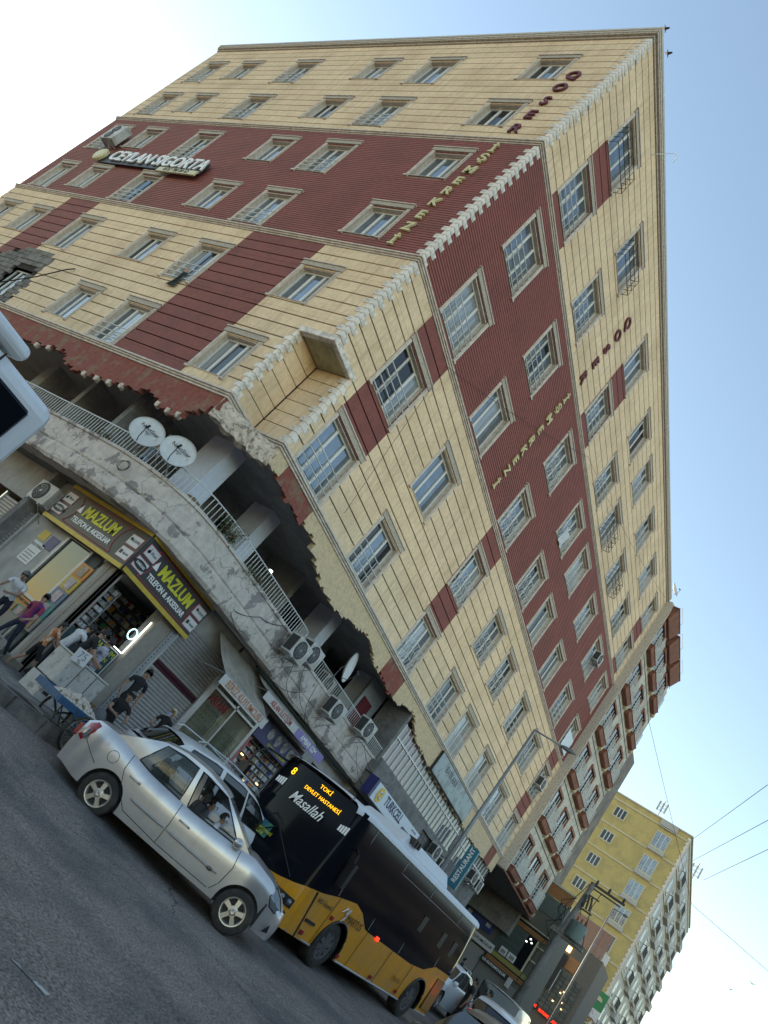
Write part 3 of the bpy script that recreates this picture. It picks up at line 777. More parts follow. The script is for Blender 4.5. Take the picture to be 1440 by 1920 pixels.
m = MB(); m.box(4.6, 5.6, 3.56, 3.6, -2.88, -.9); m.box(9.6, 10.5, 3.56, 3.6, -2.88, -.8); m.box(2.86, 2.9, 4.6, 5.6, -2.88, -.9); m.box(2.86, 2.9, 8.6, 9.9, -2.4, -1.2)
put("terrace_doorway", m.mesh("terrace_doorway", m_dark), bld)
for x, y, sx, sy in ((1.36, 1.38, .52, .9), (3.95, 1.55, .5, .8), (8.85, 1.38, .52, .8), (13.2, 1.4, .5, .8), (1.5, 5.3, .7, .5), (1.45, 10.3, .8, .5), (1.45, 15.3, .8, .5)):
    m = MB(); m.box(x, x + sx, y, y + sy, -2.9, -.3)
    put("column", m.mesh("column", m_colw if y < 4 else m_soff, bevel=.01), bld)
# --- parapet band
path = [(-.17, 22.0), (-.17, 12.0), (-.18, 6.0), (-.2, 3.2), (-.17, 2.2), (-.02, 1.35), (.22, .72), (.52, .30), (.95, .0), (1.6, -.2), (2.6, -.27), (4.4, -.28), (6.0, -.27), (6.45, -.18), (6.72, .0), (6.84, .12), (8.5, .12), (11.0, .12), (14.8, .12)]
def smooth_path(p, n=4):
    out = []
    for i in range(len(p) - 1):
        a, b = p[i], p[i + 1]; k = max(1, min(12, int(math.dist(a, b) / .3)))
        for j in range(k): out.append((lerp(a[0], b[0], j / k), lerp(a[1], b[1], j / k)))
    out.append(p[-1]); return out
PP = smooth_path(path)
def normals(pp):
    out = []
    for i in range(len(pp)):
        a, b = pp[max(i - 1, 0)], pp[min(i + 1, len(pp) - 1)]; dx, dy = b[0] - a[0], b[1] - a[1]; l = math.hypot(dx, dy) or 1
        out.append((dy / l, -dx / l) if True else None)
    return out
NN = normals(PP)     # points inwards for this direction of travel?
sgn = 1 if (NN[0][0] > 0) else -1
NI = [(sgn * a, sgn * b) for a, b in NN]              # inward normal (towards the building)
def band(z_off):
    rr = []
    for z, off in z_off:
        row = []
        for i, (x, y) in enumerate(PP):
            rnd_ = random.Random(i * 31 + int(z * 100)); j = rnd_.uniform(-.006, .010); jz = rnd_.uniform(-.015, .015) if z < -3.3 else 0
            row.append((x + NI[i][0] * (off + j), y + NI[i][1] * (off + j), z + jz))
        rr.append(row)
    return rr
m = MB(); m.grid(band([(-3.52, .55), (-3.52, .03), (-3.44, -.02), (-3.15, -.03), (-3.10, .03), (-3.06, .0), (-2.55, .0), (-2.53, -.04), (-2.47, -.04), (-2.47, .14), (-2.88, .14)]))
put("parapet", m.mesh("parapet", m_old), bld)
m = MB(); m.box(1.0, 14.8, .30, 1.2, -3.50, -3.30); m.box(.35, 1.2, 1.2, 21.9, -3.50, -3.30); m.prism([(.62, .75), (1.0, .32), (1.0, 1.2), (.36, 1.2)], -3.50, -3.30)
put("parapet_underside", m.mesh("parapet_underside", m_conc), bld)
# railing
RP = [(x + NI[i][0] * .05, y + NI[i][1] * .05) for i, (x, y) in enumerate(PP)]
m = MB(); m.tube([(x, y, -2.03) for x, y in RP], .016, 6); m.tube([(x, y, -2.44) for x, y in RP], .008, 5)
rl = put("terrace_railing", m.mesh("terrace_railing", m_rail, smooth=True), bld)
bal = Bx("baluster", m_rail, (-.0065, .0065, -.0065, .0065, 0, .44)); acc = 0; nb_ = 0
for a, b in zip(RP, RP[1:]):
    l = math.dist(a, b); 
    if a[1] > 13: continue
    while acc < l:
        t = acc / l; x, y = lerp(a[0], b[0], t), lerp(a[1], b[1], t); acc += .125
        if nb_ < 240 and not (1.1 < y < 1.9 and False): put("baluster", bal, rl, T(x, y, -2.48)); nb_ += 1
    acc -= l
# --- glazed storey beyond the terrace (x 14.5 .. 24.8) and plain strip to the end
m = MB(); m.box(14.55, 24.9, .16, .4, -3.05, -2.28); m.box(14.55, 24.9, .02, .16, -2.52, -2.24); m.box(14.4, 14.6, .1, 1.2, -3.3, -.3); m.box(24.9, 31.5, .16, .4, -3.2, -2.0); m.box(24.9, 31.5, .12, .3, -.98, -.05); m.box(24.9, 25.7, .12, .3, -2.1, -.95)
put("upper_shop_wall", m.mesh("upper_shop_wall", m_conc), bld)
m = MB(); m.box(14.6, 24.9, .30, .34, -2.28, -.3); put("curtain_backing", m.mesh("curtain_backing", mat("pink_grey_curtain", (.23, .17, .18), .8, c2=(.17, .19, .19), nscale=.5, lo=.45, hi=.5, var=.2, stretch=(1, 1, .2))), bld)
bar_ = Bx("mullion", m_pvc, (-.025, .025, .10, .17, -2.26, -.75)); gp_ = Bx("glazing_pane", glass("storey_glass", (.14, .14, .15), c2=(.06, .07, .08)), (0.025, .445, .14, .15, -2.24, -.77)); gp2 = Bx("glazing_pane", glass("storey_glass_pink", (.22, .15, .17), c2=(.12, .1, .11)), (0.025, .445, .14, .15, -2.24, -.77))
for i in range(22):
    x = 14.65 + i * .47
    put("mullion", bar_, bld, T(x)); put("glazing_pane", gp2 if i < 6 else gp_, bld, T(x))
for i in range(12):
    x = 25.75 + i * .48
    put("mullion", bar_, bld, T(x, 0, -.02)); put("glazing_pane", gp_, bld, T(x, 0, -.02))
m = MB(); m.box(14.6, 24.9, .09, .17, -1.36, -1.31); m.box(25.7, 31.5, .09, .17, -1.5, -1.45); put("transom", m.mesh("transom", m_pvc), bld)
# red curtain strip and small windows on terrace end
m = MB(); m.box(12.9, 14.4, 1.3, 1.4, -2.85, -.4); put("end_partition", m.mesh("end_partition", m_alug), bld)
m = MB(); m.box(13.1, 13.9, 1.26, 1.295, -2.3, -1.1); put("red_curtain", m.mesh("red_curtain", cloth("red_curtain", (.12, .01, .015))), bld)
# ================================================================ LETTERING ON THE FACADES
def wall_letters(fr, u, zs, txt, m_, size, label, deep=.06):
    t = thing("wall_lettering", label, "lettering", fr.P(u, 0, zs[-1] - .2))
    for ch, z in zip(txt, zs):
        put("letter", text_mesh(ch, size, m_, depth=deep, bold=.012), t, fr.M(u, .07, z - size * .02))
wall_letters(FL, 1.28, [15.46, 14.68, 13.85, 13.02, 12.2], "QOSER", m_letred, .62, "dark red letters QOSER stacked down the side facade beside the quoins")
wall_letters(FL, 1.27, [11.02, 10.52, 9.86, 9.28, 8.76, 8.18, 7.56, 6.98, 6.34], "\u0130\u015eMERKEZ\u0130", m_letcrm, .50, "cream letters stacked down the red band of the side facade")
wall_letters(FR, 8.96, [15.43, 14.66, 13.82, 13.0, 12.13], "QOSER", m_letred, .62, "dark red letters QOSER stacked on the street facade between the windows")
wall_letters(FR, 8.95, [10.87, 10.36, 9.75, 9.17, 8.6, 8.09, 7.58, 7.05, 6.37], "\u0130\u015eMERKEZ\u0130", m_letcrm, .48, "cream letters stacked down the red band of the street facade")

# ================================================================ SIGNS
# office sign high on the side facade
t = thing("office_sign", "long white letter sign with an oval gold badge high on the side facade", "sign", (-.1, 15.2, 7.9))
m = MB(); m.box(-.17, -.12, 11.8, 18.6, 8.0, 8.62); m.box(-.12, .0, 12.6, 12.7, 8.1, 8.3); m.box(-.12, 0, 17.6, 17.7, 8.1, 8.3)
put("sign_board", m.mesh("sign_board", m_sb), t)
put("lettering", text_mesh("CEYLAN SIGORTA", .88, m_lw, depth=.05, bold=.02, sx=.88), t, FL.M(14.9, .22, 8.42))
m = MB(); m.lathe([(.0, -.36), (.30, -.34), (.36, -.30), (.36, -.2), (0, -.2)], (0, 18.75, 8.35), 'x', 24)
put("badge", m.mesh("badge", m_gold, smooth=False), t)
m = MB(); m.box(-.26, -.2, 11.75, 14.1, 7.78, 8.02); put("number_strip", m.mesh("number_strip", m_gold), t)
put("number", text_mesh("0537 780 89 63", .24, m_lb, depth=.01), t, FL.M(12.95, .265, 7.9))
def logo(t, kind, mtx, s=1.0):
    m = MB(); dark = m_lb
    if kind == 'apple':
        m.lathe([(0, -.004), (.055 * s, -.004), (.055 * s, .004), (0, .004)], (0, 0, -.005), 'y', 14); m.lathe([(0, -.004), (.05 * s, -.004), (.05 * s, .004), (0, .004)], (-.02 * s, 0, -.02), 'y', 12)
        m.poly([(0, -.004, .06 * s), (.03 * s, -.004, .06 * s), (.035 * s, -.004, .1 * s), (.005 * s, -.004, .08 * s)])
    elif kind == 'petal':
        for a in range(-60, 61, 24):
            c, s_ = math.sin(R(a)), math.cos(R(a)); m.poly([(0, -.004, -.03), (c * .05 * s - s_ * .02, -.004, s_ * .06 * s), (c * .09 * s, -.004, s_ * .09 * s - .01), (c * .05 * s + s_ * .02, -.004, s_ * .06 * s)])
    elif kind == 'square': m.box(-.06 * s, .06 * s, -.004, .004, -.06 * s, .06 * s)
    elif kind == 'oval': m.lathe([(0, -.004), (.1, -.004), (.1, .004), (0, .004)], (0, 0, 0), 'y', 22)
    me = m.mesh("logo_" + kind, dark)
    if kind == 'oval': me.transform(Matrix.Diagonal((2.25, 1, .95, 1)))
    put("logo", me, t, mtx)
def mazlum(fr, u0, u1, d1, z0, z1, label, flip):
    w = u1 - u0; uc = (u0 + u1) / 2; sgn_ = 1 if fr.k == 'R' else -1
    t = thing("shop_sign", label, "sign", fr.P(uc, d1 - .1, z0))
    m = MB(); fr.box(m, u0, u1, d1 - .22, d1, z0, z1); put("sign_box", m.mesh("sign_box", m_sb, bevel=.01), t)
    m = MB(); fr.box(m, u0, u1, d1, d1 + .03, z0, z0 + .10); put("lower_edge", m.mesh("lower_edge", m_sy), t)
    m = MB(); fr.box(m, u0, u1, d1, d1 + .03, z1 - .09, z1); put("upper_edge", m.mesh("upper_edge", m_sy), t)
    zc = (z0 + z1) / 2
    def M_(x, z, d=.006): return fr.M(uc + sgn_ * x, d1 + d, z)
    put("name_lettering", text_mesh("MAZLUM", .40, m_ly, depth=.012, bold=.012, sx=.86), t, M_(.06, zc + .10))
    put("trade_lettering", text_mesh("TELEFON & AKSESUAR", .185, m_lw, depth=.01, bold=.004, sx=.86), t, M_(.0, zc - .19))
    m = MB(); m.poly([(-.1, 0, -.10), (.1, 0, -.10), (.0, 0, .12)]); put("arrow_mark", m.mesh("arrow_mark", m_lw), t, M_(-.80, zc + .10))
    # thin red outline: flared frame
    m = MB(); pts = []
    for s_ in (-1, 1):
        for i in range(7):
            a = i / 6; pts.append((s_ * (.86 + .16 * (2 * a - 1) ** 2 + (.0)), (.36 - .72 * a) * (1 if s_ < 0 else -1)))
    pts = [(x, z) for x, z in pts]
    for (ax, az), (bx, bz) in zip(pts, pts[1:] + pts[:1]): m.tube([(ax, 0, az), (bx, 0, bz)], .009, 4)
    put("outline", m.mesh("outline", m_pink), t, M_(0, zc + .0))
    pl = MB(); pl.box(-.20, .20, -.014, -.002, -.125, .125)
    plate = pl.mesh("brand_plate", m_plate, bevel=.0); pr_ = MB(); pr_.box(-.215, .215, -.003, .0, -.14, .14); rim = pr_.mesh("plate_rim", m_pink)
    for k, (x, z, kind, word) in enumerate(((-w / 2 + .28, zc + .17, 'apple', "iPhone"), (-w / 2 + .25, zc - .17, 'oval', "SAMSUNG"), (w / 2 - .28, zc + .14, 'petal', "HUAWEI"), (w / 2 - .25, zc - .19, 'square', "xiaomi"))):
        p = put("brand_plate", plate, t, M_(x, z, .004)); put("plate_rim", rim, p, M_(x, z, .003))
        if kind == 'oval':
            logo(p, kind, M_(x, z, .02)); put("word", text_mesh(word, .085, m_lw, depth=.004, bold=.001, sx=.8), p, M_(x, z, .028))
        else:
            logo(p, kind, M_(x - .12, z, .02), .75); put("word", text_mesh(word, .10, m_lb, depth=.004, sx=.75), p, M_(x + .055, z, .02))
mazlum(FR, .74, 3.56, -.30, -4.50, -3.49, "black and yellow phone shop sign on the street side, right of the corner", 0)
mazlum(FL, .32, 3.68, -.70, -4.53, -3.50, "black and yellow phone shop sign on the side street, left of the corner", 1)
# ================================================================ GROUND FLOOR of the corner building
gf = MB()
gf.box(2.76, 3.36, .55, .85, -7.4, -3.35)       # pier between door and shutter
gf.box(.95, 1.03, .55, 1.12, -7.4, -3.35)
gf.box(.95, 5.7, .56, .85, -4.35, -3.35) ; gf.box(5.6, 14.8, .56, .85, -4.05, -3.3)
gf.box(.95, 1.2, .85, 22, -4.45, -3.35)
gf.box(.95, 1.2, 2.66, 4.1, -7.4, -4.45); gf.box(.95, 1.2, 7.0, 22, -7.4, -4.45)
gf.box(11.2, 11.9, .55, .85, -7.4, -3.3); gf.box(14.5, 15.2, .3, .85, -7.3, -3.2)
put("ground_floor_wall", gf.mesh("ground_floor_wall", m_wallw), bld)
m = MB(); m.box(.90, 1.0, .50, .95, -7.35, -4.35); m.box(.90, 1.06, .5, .6, -7.35, -4.35); m.box(.88, .94, .62, .66, -7.35, -4.4); m.box(.88, .94, .80, .84, -7.35, -4.4)
put("pilaster", m.mesh("pilaster", m_pil, bevel=.006), bld)
m = MB(); m.box(2.74, 3.42, .50, .56, -7.35, -4.2); put("pilaster", m.mesh("pilaster_right", m_pil, bevel=.006), bld)
m = MB(); m.box(3.24, 3.44, .46, .50, -7.3, -4.2); put("perforated_guide", m.mesh("perforated_guide", m_alug), bld)
m = MB()
for i in range(34): m.box(3.30, 3.325, .452, .46, -7.2 + i * .09, -7.17 + i * .09)
put("slot", m.mesh("slots", m_lb), bld, kind='stuff')
def shutter(name, fr, u0, u1, z0, z1, band, d, label):
    t = thing(name, label, "shutter", fr.P((u0 + u1) / 2, d, z0))
    n = int((z1 - z0) / .085)
    sl = MB(); sh = MB()
    for i in range(n):
        za = z0 + i * .085
        m = MB(); a, b = fr.P(u0, d, za), fr.P(u1, d, za + .085)
        P = fr.P; q = [(d, za), (d + .025, za + .02), (d + .03, za + .05), (d + .005, za + .083)]
        pts = [[P(u0, dd, zz) for dd, zz in q], [P(u1, dd, zz) for dd, zz in q]]
        for j in range(3): m.quad(pts[0][j], pts[1][j], pts[1][j + 1], pts[0][j + 1])
        bnd = any(b0 <= za + .04 <= b1 for b0, b1 in band)
        put("slat", m.mesh("slat", m_maroon if bnd else m_shut), t)
    m = MB(); fr.box(m, u0 - .06, u0, d - .03, d + .06, z0, z1); fr.box(m, u1, u1 + .06, d - .03, d + .06, z0, z1); put("guide_rail", m.mesh("guide_rail", m_alu), t)
    return t
shutter("roller_shutter", FR, 3.48, 5.60, -7.25, -4.10, [(-5.42, -5.18)], -.50, "closed ribbed grey roller shutter with a maroon band, right of the phone shop")
shutter("roller_shutter", FL, 4.15, 5.75, -5.95, -4.52, [(-6.0, -5.72)], -.93, "half lowered roller shutter with a maroon foot on the side street")
# phone shop room with shelves
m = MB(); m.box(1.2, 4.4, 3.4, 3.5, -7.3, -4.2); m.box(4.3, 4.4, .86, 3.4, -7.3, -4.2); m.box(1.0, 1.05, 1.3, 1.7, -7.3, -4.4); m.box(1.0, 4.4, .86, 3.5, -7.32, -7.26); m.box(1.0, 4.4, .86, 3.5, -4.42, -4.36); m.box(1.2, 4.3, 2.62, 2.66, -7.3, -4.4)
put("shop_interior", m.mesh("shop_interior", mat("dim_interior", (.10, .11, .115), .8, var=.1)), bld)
rnd = random.Random(4)
goods_m = [mat("goods_%s" % n, c, .5, var=.1) for n, c in (("white", (.5, .5, .5)), ("grey", (.22, .23, .24)), ("black", (.03, .03, .03)), ("red", (.35, .03, .04)), ("blue", (.03, .07, .30)), ("tan", (.30, .22, .12)), ("green", (.04, .2, .08)), ("orange", (.5, .2, .03)))]
def shelves(fr_y, x0, x1, z0, z1, lab, step=.26, seed=3, y=None):
    r_ = random.Random(seed)
    t = thing("display_shelf", lab, "shelf", ((x0 + x1) / 2, y, z0))
    m = MB(); k = 0; z = z0
    bx = MB()
    while z < z1:
        m.box(x0, x1, y - .16, y, z - .012, z)
        x = x0 + .02
        while x < x1 - .08:
            w_ = r_.uniform(.05, .14); h_ = r_.uniform(.08, step - .05)
            bx.mi = r_.choices(range(8), (5, 4, 4, 1.3, 1.5, 1.5, .6, .8))[0]
            bx.box(x, x + w_, y - .14, y - .02, z, z + h_); x += w_ + r_.uniform(.008, .03)
        z += step
    m.box(x0 - .02, x0, y - .16, y, z0, z1); m.box(x1, x1 + .02, y - .16, y, z0, z1)
    put("shelf_frame", m.mesh("shelf_frame", m_alug), t); put("packaged_goods", bx.mesh("packaged_goods", goods_m), t, kind='stuff')
shelves(0, 1.25, 4.2, -6.9, -4.5, "tall shelves full of phone accessories inside the corner phone shop", .2, 3, 2.55)
shelves(0, 1.08, 1.95, -6.0, -4.75, "hanging rack of phone cases behind the phone shop door", .16, 8, 1.35)
m = MB(); m.box(1.75, 2.66, .62, .95, -7.2, -5.72); m.box(1.05, 1.75, .7, .95, -7.2, -5.95)
cn = put("shop_counter", m.mesh("shop_counter", mat("counter_teal", (.02, .06, .07), .4, var=.1)))
tag(cn, "dark glass counter with the shop name at the phone shop door", "counter")
k = thing("shop_decal", "yellow lettered shop decal on the front of the dark counter", "sign", (2.2, .61, -6.5))
put("name_lettering", text_mesh("MAZLUM", .2, m_ly, depth=.004, sx=.9), k, T(2.25, .612, -5.86)); put("trade_lettering", text_mesh("TELEFON", .14, m_ly, depth=.004), k, T(2.25, .612, -6.03))
put("trade_lettering", text_mesh("& AKSESUAR", .12, m_ly, depth=.004), k, T(2.25, .612, -6.19)); put("phone_number", text_mesh("0 78", .09, m_lw, depth=.004), k, T(2.42, .612, -6.32))
m = MB(); o_ = [(-.43, -5.74), (.43, -5.74), (.43, -6.42), (-.43, -6.42)]
for (a, b), (c, d) in zip(o_, o_[1:] + o_[:1]): m.tube([(2.22 + a, .612, b), (2.22 + c, .612, d)], .010, 4)
put("outline", m.mesh("outline", m_lw), k)
t = thing("light_strip", "thin white light strip down the right edge of the phone shop door", "lamp", (2.7, .6, -5.6))
m = MB(); m.box(2.70, 2.72, .6, .62, -5.68, -4.75); m.box(2.22, 2.70, .6, .62, -5.69, -5.67); put("tube", m.mesh("tube", m_ledw), t)
t = thing("ceiling_lamp", "bright tube lamp under the ceiling inside the phone shop", "lamp", (2.0, 1.6, -4.6))
m = MB(); m.box(1.3, 2.2, 1.9, 1.94, -4.72, -4.69); m.box(1.3, 2.2, 2.3, 2.34, -5.0, -4.97); put("tube", m.mesh("tube", m_ledw), t)
ring = MB(); rr = [(2.62 + .125 * math.cos(a * math.pi / 12), .7, -5.22 + .125 * math.sin(a * math.pi / 12)) for a in range(25)]
ring.tube(rr, .014, 6, cap=False); tag(put("ring_light", ring.mesh("ring_light", m_ring, smooth=True)), "small round blue glowing ring light in the phone shop door", "lamp")
# side street window, poster wall and phone picture strip
m = MB(); m.box(.98, 1.0, 1.7, 2.62, -6.05, -4.5); wn = put("shop_window", m.mesh("shop_window", glass("shop_glass_dark", (.02, .022, .022))), bld)
m = MB()
for a, b, c, d in ((1.62, 1.70, -7.3, -4.45), (2.60, 2.68, -7.3, -4.45), (1.7, 2.6, -6.12, -6.05), (1.7, 2.6, -4.55, -4.45)): m.box(.93, .98, a, b, c, d)
put("window_frame", m.mesh("window_frame", m_alug), wn)
t = thing("phone_picture_strip", "tall strip of coloured panels with pictures of phones beside the corner pilaster", "display", (.93, 1.35, -6.7))
cols_ = [mat("panel_%s" % n, c, .5, var=.06) for n, c in (("orange", (.52, .18, .02)), ("gold", (.45, .30, .04)), ("slate", (.09, .14, .2)), ("teal", (.05, .22, .2)), ("grey", (.22, .21, .19)))]
scr = mat("phone_screen_print", (.05, .10, .22), .25, c2=(.4, .25, .3), nscale=5, lo=.4, hi=.7, var=.2)
scr2 = mat("phone_picture_dark", (.06, .04, .05), .25, c2=(.35, .12, .08), nscale=7, lo=.5, hi=.7, var=.2)
for i in range(5):
    z1 = -4.82 - i * .36
    m = MB(); m.box(.90, .94, 1.14, 1.58, z1 - .355, z1); p = put("panel", m.mesh("panel", cols_[i]), t)
    m = MB(); m.box(.885, .90, 1.24, 1.47, z1 - .31, z1 - .05); put("phone_picture", m.mesh("phone_picture", scr if i in (1, 2, 3) else scr2, bevel=.0), p)
m = MB(); m.box(.88, .9, 1.42, 1.62, -5.92, -5.8); put("price_tag", m.mesh("price_tag", m_ly), t)
t = thing("window_display", "orange and green panel with phone pictures under the side street window", "display", (.93, 2.2, -6.9))
for i, (a, b, c, d, mm_) in enumerate(((1.72, 2.6, -6.3, -6.14, cols_[0]), (1.72, 2.05, -6.55, -6.3, cols_[3]), (2.05, 2.35, -6.55, -6.3, cols_[1]), (2.35, 2.6, -6.55, -6.3, cols_[0]), (1.72, 2.6, -7.1, -6.55, cols_[4]))):
    m = MB(); m.box(.90, .96, a, b, c, d); put("panel", m.mesh("panel", mm_), t)
put("printed_line", text_mesh("ELEKTRONIK TAMIR", .085, m_lb, depth=.004), t, FL.M(2.15, -.895, -6.22))
for i in range(3):
    m = MB(); m.box(.885, .9, 1.8 + i * .27, 1.98 + i * .27, -6.53, -6.34); put("phone_picture", m.mesh("phone_picture", (scr, scr2)[i % 2]), t)
for lab, y0, z0, w_, h_, mm_, tx in (("small yellow notice on the pale wall of the side street", 3.22, -4.98, .3, .26, m_sy, ""), ("dark blue notice on the pale wall of the side street", 2.78, -5.08, .34, .34, m_navy, ""), ("large white printed notice under the blue one on the side wall", 3.0, -5.62, .48, .58, m_plate, "KATMAN")):
    t = thing("notice", lab, "poster", (.94, y0 + w_ / 2, z0)); m = MB(); m.box(.935, .948, y0, y0 + w_, z0, z0 + h_); put("sheet", m.mesh("sheet", mm_), t)
    if tx:
        put("heading", text_mesh(tx, .11, m_lb, depth=.003), t, FL.M(y0 + w_ / 2, -.93, z0 + h_ - .1))
        for i in range(4):
            m = MB(); m.box(.93, .934, y0 + .06, y0 + w_ - .06, z0 + .06 + i * .08, z0 + .075 + i * .08); put("text_line", m.mesh("text_line", m_lb), t)
# repair man behind the side window is added with the people
# shop with lettered window (right of shutter)
m = MB()
for a, b, c, d in ((5.66, 5.78, -7.3, -4.05), (6.96, 7.03, -7.3, -4.3), (8.12, 8.26, -7.3, -4.05), (5.78, 8.12, -4.15, -4.05), (5.78, 8.12, -4.72, -4.66), (5.78, 8.12, -6.3, -6.24)): m.box(a, b, .44, .56, c, d)
sf = put("shop_front_frame", m.mesh("shop_front_frame", m_alu), bld)
m = MB(); m.box(5.78, 8.12, .56, .58, -7.3, -4.1); put("glass_front", m.mesh("glass_front", glass("shop_glass_green", (.10, .125, .10), c2=(.2, .22, .17))), sf)
t = thing("window_lettering", "dark red letters ASLAN on the glass shop front behind the parked car", "lettering", (6.4, .54, -5.2))
put("lettering", text_mesh("ASLAN", .34, m_lr, depth=.006, bold=.01, sx=.85), t, T(6.42, .545, -4.93)); put("trade_lettering", text_mesh("\u0130LET\u0130\u015e\u0130M", .16, mat("green_letters", (.06, .12, .08), .5, var=0), depth=.004), t, T(6.42, .545, -5.17))
t = thing("poster_sheet", "wall of small framed photos behind the lettered shop front", "poster", (6.9, .57, -6.2))
m = MB(); r_ = random.Random(9)
for i in range(14):
    for j in range(8):
        x, z = 5.85 + i * .16, -5.35 - j * .13
        if 6.93 < x + .1 < 7.1: continue
        m.box(x, x + .11, .548, .556, z, z + .012); m.box(x, x + .11, .548, .556, z + .08, z + .092); m.box(x, x + .012, .548, .556, z, z + .09); m.box(x + .1, x + .112, .548, .556, z, z + .09)
put("photo_outline", m.mesh("photo_outline", mat("olive_print", (.12, .12, .05), .6, var=.1)), t, kind='stuff')
m = MB(); m.box(5.5, 5.66, .40, .46, -7.2, -4.2); put("frame_post", m.mesh("frame_post", m_alu), sf)
# bright goods shop
shelves(0, 8.35, 11.0, -7.0, -4.85, "crowded accessory shelves in the shop left of the bus", .19, 21, .95)
t = thing("fascia_panel", "navy fascia panel with four white ovals above the accessory shop", "sign", (9.7, .5, -4.8))
m = MB(); m.box(8.3, 11.15, .44, .5, -4.82, -4.22); put("panel", m.mesh("panel", m_navy), t)
for i in range(4):
    m = MB(); m.lathe([(0, .425), (.17, .425), (.17, .44), (0, .44)], (9.0 + i * .48, 0, -4.45), 'y', 18); put("oval", m.mesh("oval", mat("oval_print", (.3, .3, .3), .5, c2=(.08, .08, .1), nscale=6, var=.1)), t)
put("lettering", text_mesh("TELEFON & AKSESUAR", .13, m_ly, depth=.004), t, T(9.8, .435, -4.72))
for x, z in ((8.75, -5.4), (9.3, -5.55), (9.6, -5.9), (10.3, -5.7)):
    m = MB(); m.box(x, x + .12, .62, .66, z, z + .04); tag(put("spot_lamp", m.mesh("spot_lamp", m_warm)), "small warm spot lamp among the goods left of the bus", "lamp", "spot lamps in the accessory shop")
m = MB(); m.box(8.3, 8.42, .46, .5, -6.4, -4.9); tag(put("hanging_strip", m.mesh("hanging_strip", mat("pink_strip", (.42, .12, .12), .6, var=.2))), "narrow red lettered strip hanging beside the accessory shop", "banner")
# ================================================================ AWNINGS
def awning(x0, x1, zt, zb, yd, label, words, h=.27, topx=0.0):
    t = thing("shop_awning", label, "awning", ((x0 + x1) / 2, .5, zb))
    m = MB(); r_ = random.Random(int(x0 * 10)); rowsA = []
    for i in range(7):
        a = i / 6; sag = -math.sin(math.pi * a) * .06
        rowsA.append([(lerp(x0, x1, j / 8), lerp(.50, yd, a), lerp(zt, zb, a) + sag + r_.uniform(-.008, .008)) for j in range(9)])
    m.grid(rowsA); put("fabric", m.mesh("fabric", m_awn, smooth=True), t)
    m = MB(); m.grid([[(lerp(x0, x1, j / 8), yd - .01, zb + .01 - h * k_) for j in range(9)] for k_ in (0, .5, 1)]); put("valance", m.mesh("valance", m_awnv), t)
    m = MB(); m.tube([(x0, yd, zb + .01), (x1, yd, zb + .01)], .018, 6); put("front_bar", m.mesh("front_bar", m_alug, smooth=True), t)
    for x in (x0 + .05, x1 - .05): m = MB(); m.tube([(x, .5, zb - .15), (x, yd, zb)], .014, 5); put("arm", m.mesh("arm", m_alug), t)
    for (txt, x, mm_, sz, sx_) in words: put("lettering", text_mesh(txt, sz, mm_, depth=.004, bold=.003, sx=sx_), t, T(x, yd - .02, zb - h * .48))
    return t
awning(4.42, 7.0, -3.66, -4.44, -.60, "dirty beige awning with faded orange letters B\u0130R\u0130Z KUYUMCUSU", [("B\u0130R\u0130Z KUYUMCUSU", 5.72, m_faded, .26, .88)], .27)
ta = awning(6.56, 10.85, -3.54, -3.87, -.28, "narrow beige awning lettered ASLAN with a purple panel at its right end", [("ASLAN \u0130LET\u0130\u015e\u0130M", 7.68, m_fadedr, .22, .82)], .24)
m = MB(); m.box(8.80, 10.85, -.31, -.30, -4.11, -3.87); put("purple_panel", m.mesh("purple_panel", m_purple), ta); put("panel_lettering", text_mesh("AMBAR GSM", .22, m_lw, depth=.004, bold=.004, sx=.95), ta, T(9.72, -.318, -3.99))
m = MB(); m.tube([(10.9, .3, -3.62), (17.5, .3, -3.62)], .05, 6); m.tube([(6.2, .25, -3.6), (10.9, .3, -3.62)], .04, 6); put("dark_gutter_pipe", m.mesh("dark_gutter_pipe", mat("dark_green_pipe", (.015, .03, .022), .5)), bld)
m = MB(); m.poly([(4.0, .5, -3.62), (4.42, .5, -3.66), (4.42, -.6, -4.44)]); 
# ================================================================ TURKCELL and other signs along the street
def box_sign(name, x0, x1, y0, y1, z0, z1, mats_, label, words, cat="sign", ang=0.0, side=None):
    t = thing(name, label, cat, ((x0 + x1) / 2, (y0 + y1) / 2, z0))
    m = MB(); m.box(x0, x1, y0, y1, z0, z1); put("sign_box", m.mesh("sign_box", side or m_alug, bevel=.01), t)
    m = MB(); m.box(x0 + .03, x1 - .03, y0 - .012, y0 - .002, z0 + .03, z1 - .03); put("face", m.mesh("face", mats_), t)
    for w_ in words: put("lettering", text_mesh(w_[0], w_[1], w_[2], depth=.006, bold=w_[5] if len(w_) > 5 else .004, sx=w_[6] if len(w_) > 6 else 1), t, T(w_[3], y0 - .018, w_[4]))
    return t
t = box_sign("shop_sign", 14.2, 19.6, -.6, .1, -3.62, -2.95, m_tqw, "large white TURKCELL sign box above the bus roof", [("TURKCELL", .46, mat("letter_navy", (.02, .03, .10), .5, var=0), 16.35, -3.22, .012, .92)], side=m_conc)
m = MB(); m.box(14.02, 14.2, -.62, -.25, -3.60, -2.93); put("end_panel", m.mesh("end_panel", m_navy), t)
m = MB(); m.lathe([(.0, -.63), (.26, -.63), (.26, -.615), (0, -.615)], (14.75, 0, -3.27), 'y', 24); put("logo_disc", m.mesh("logo_disc", m_tqy), t)
m = MB()
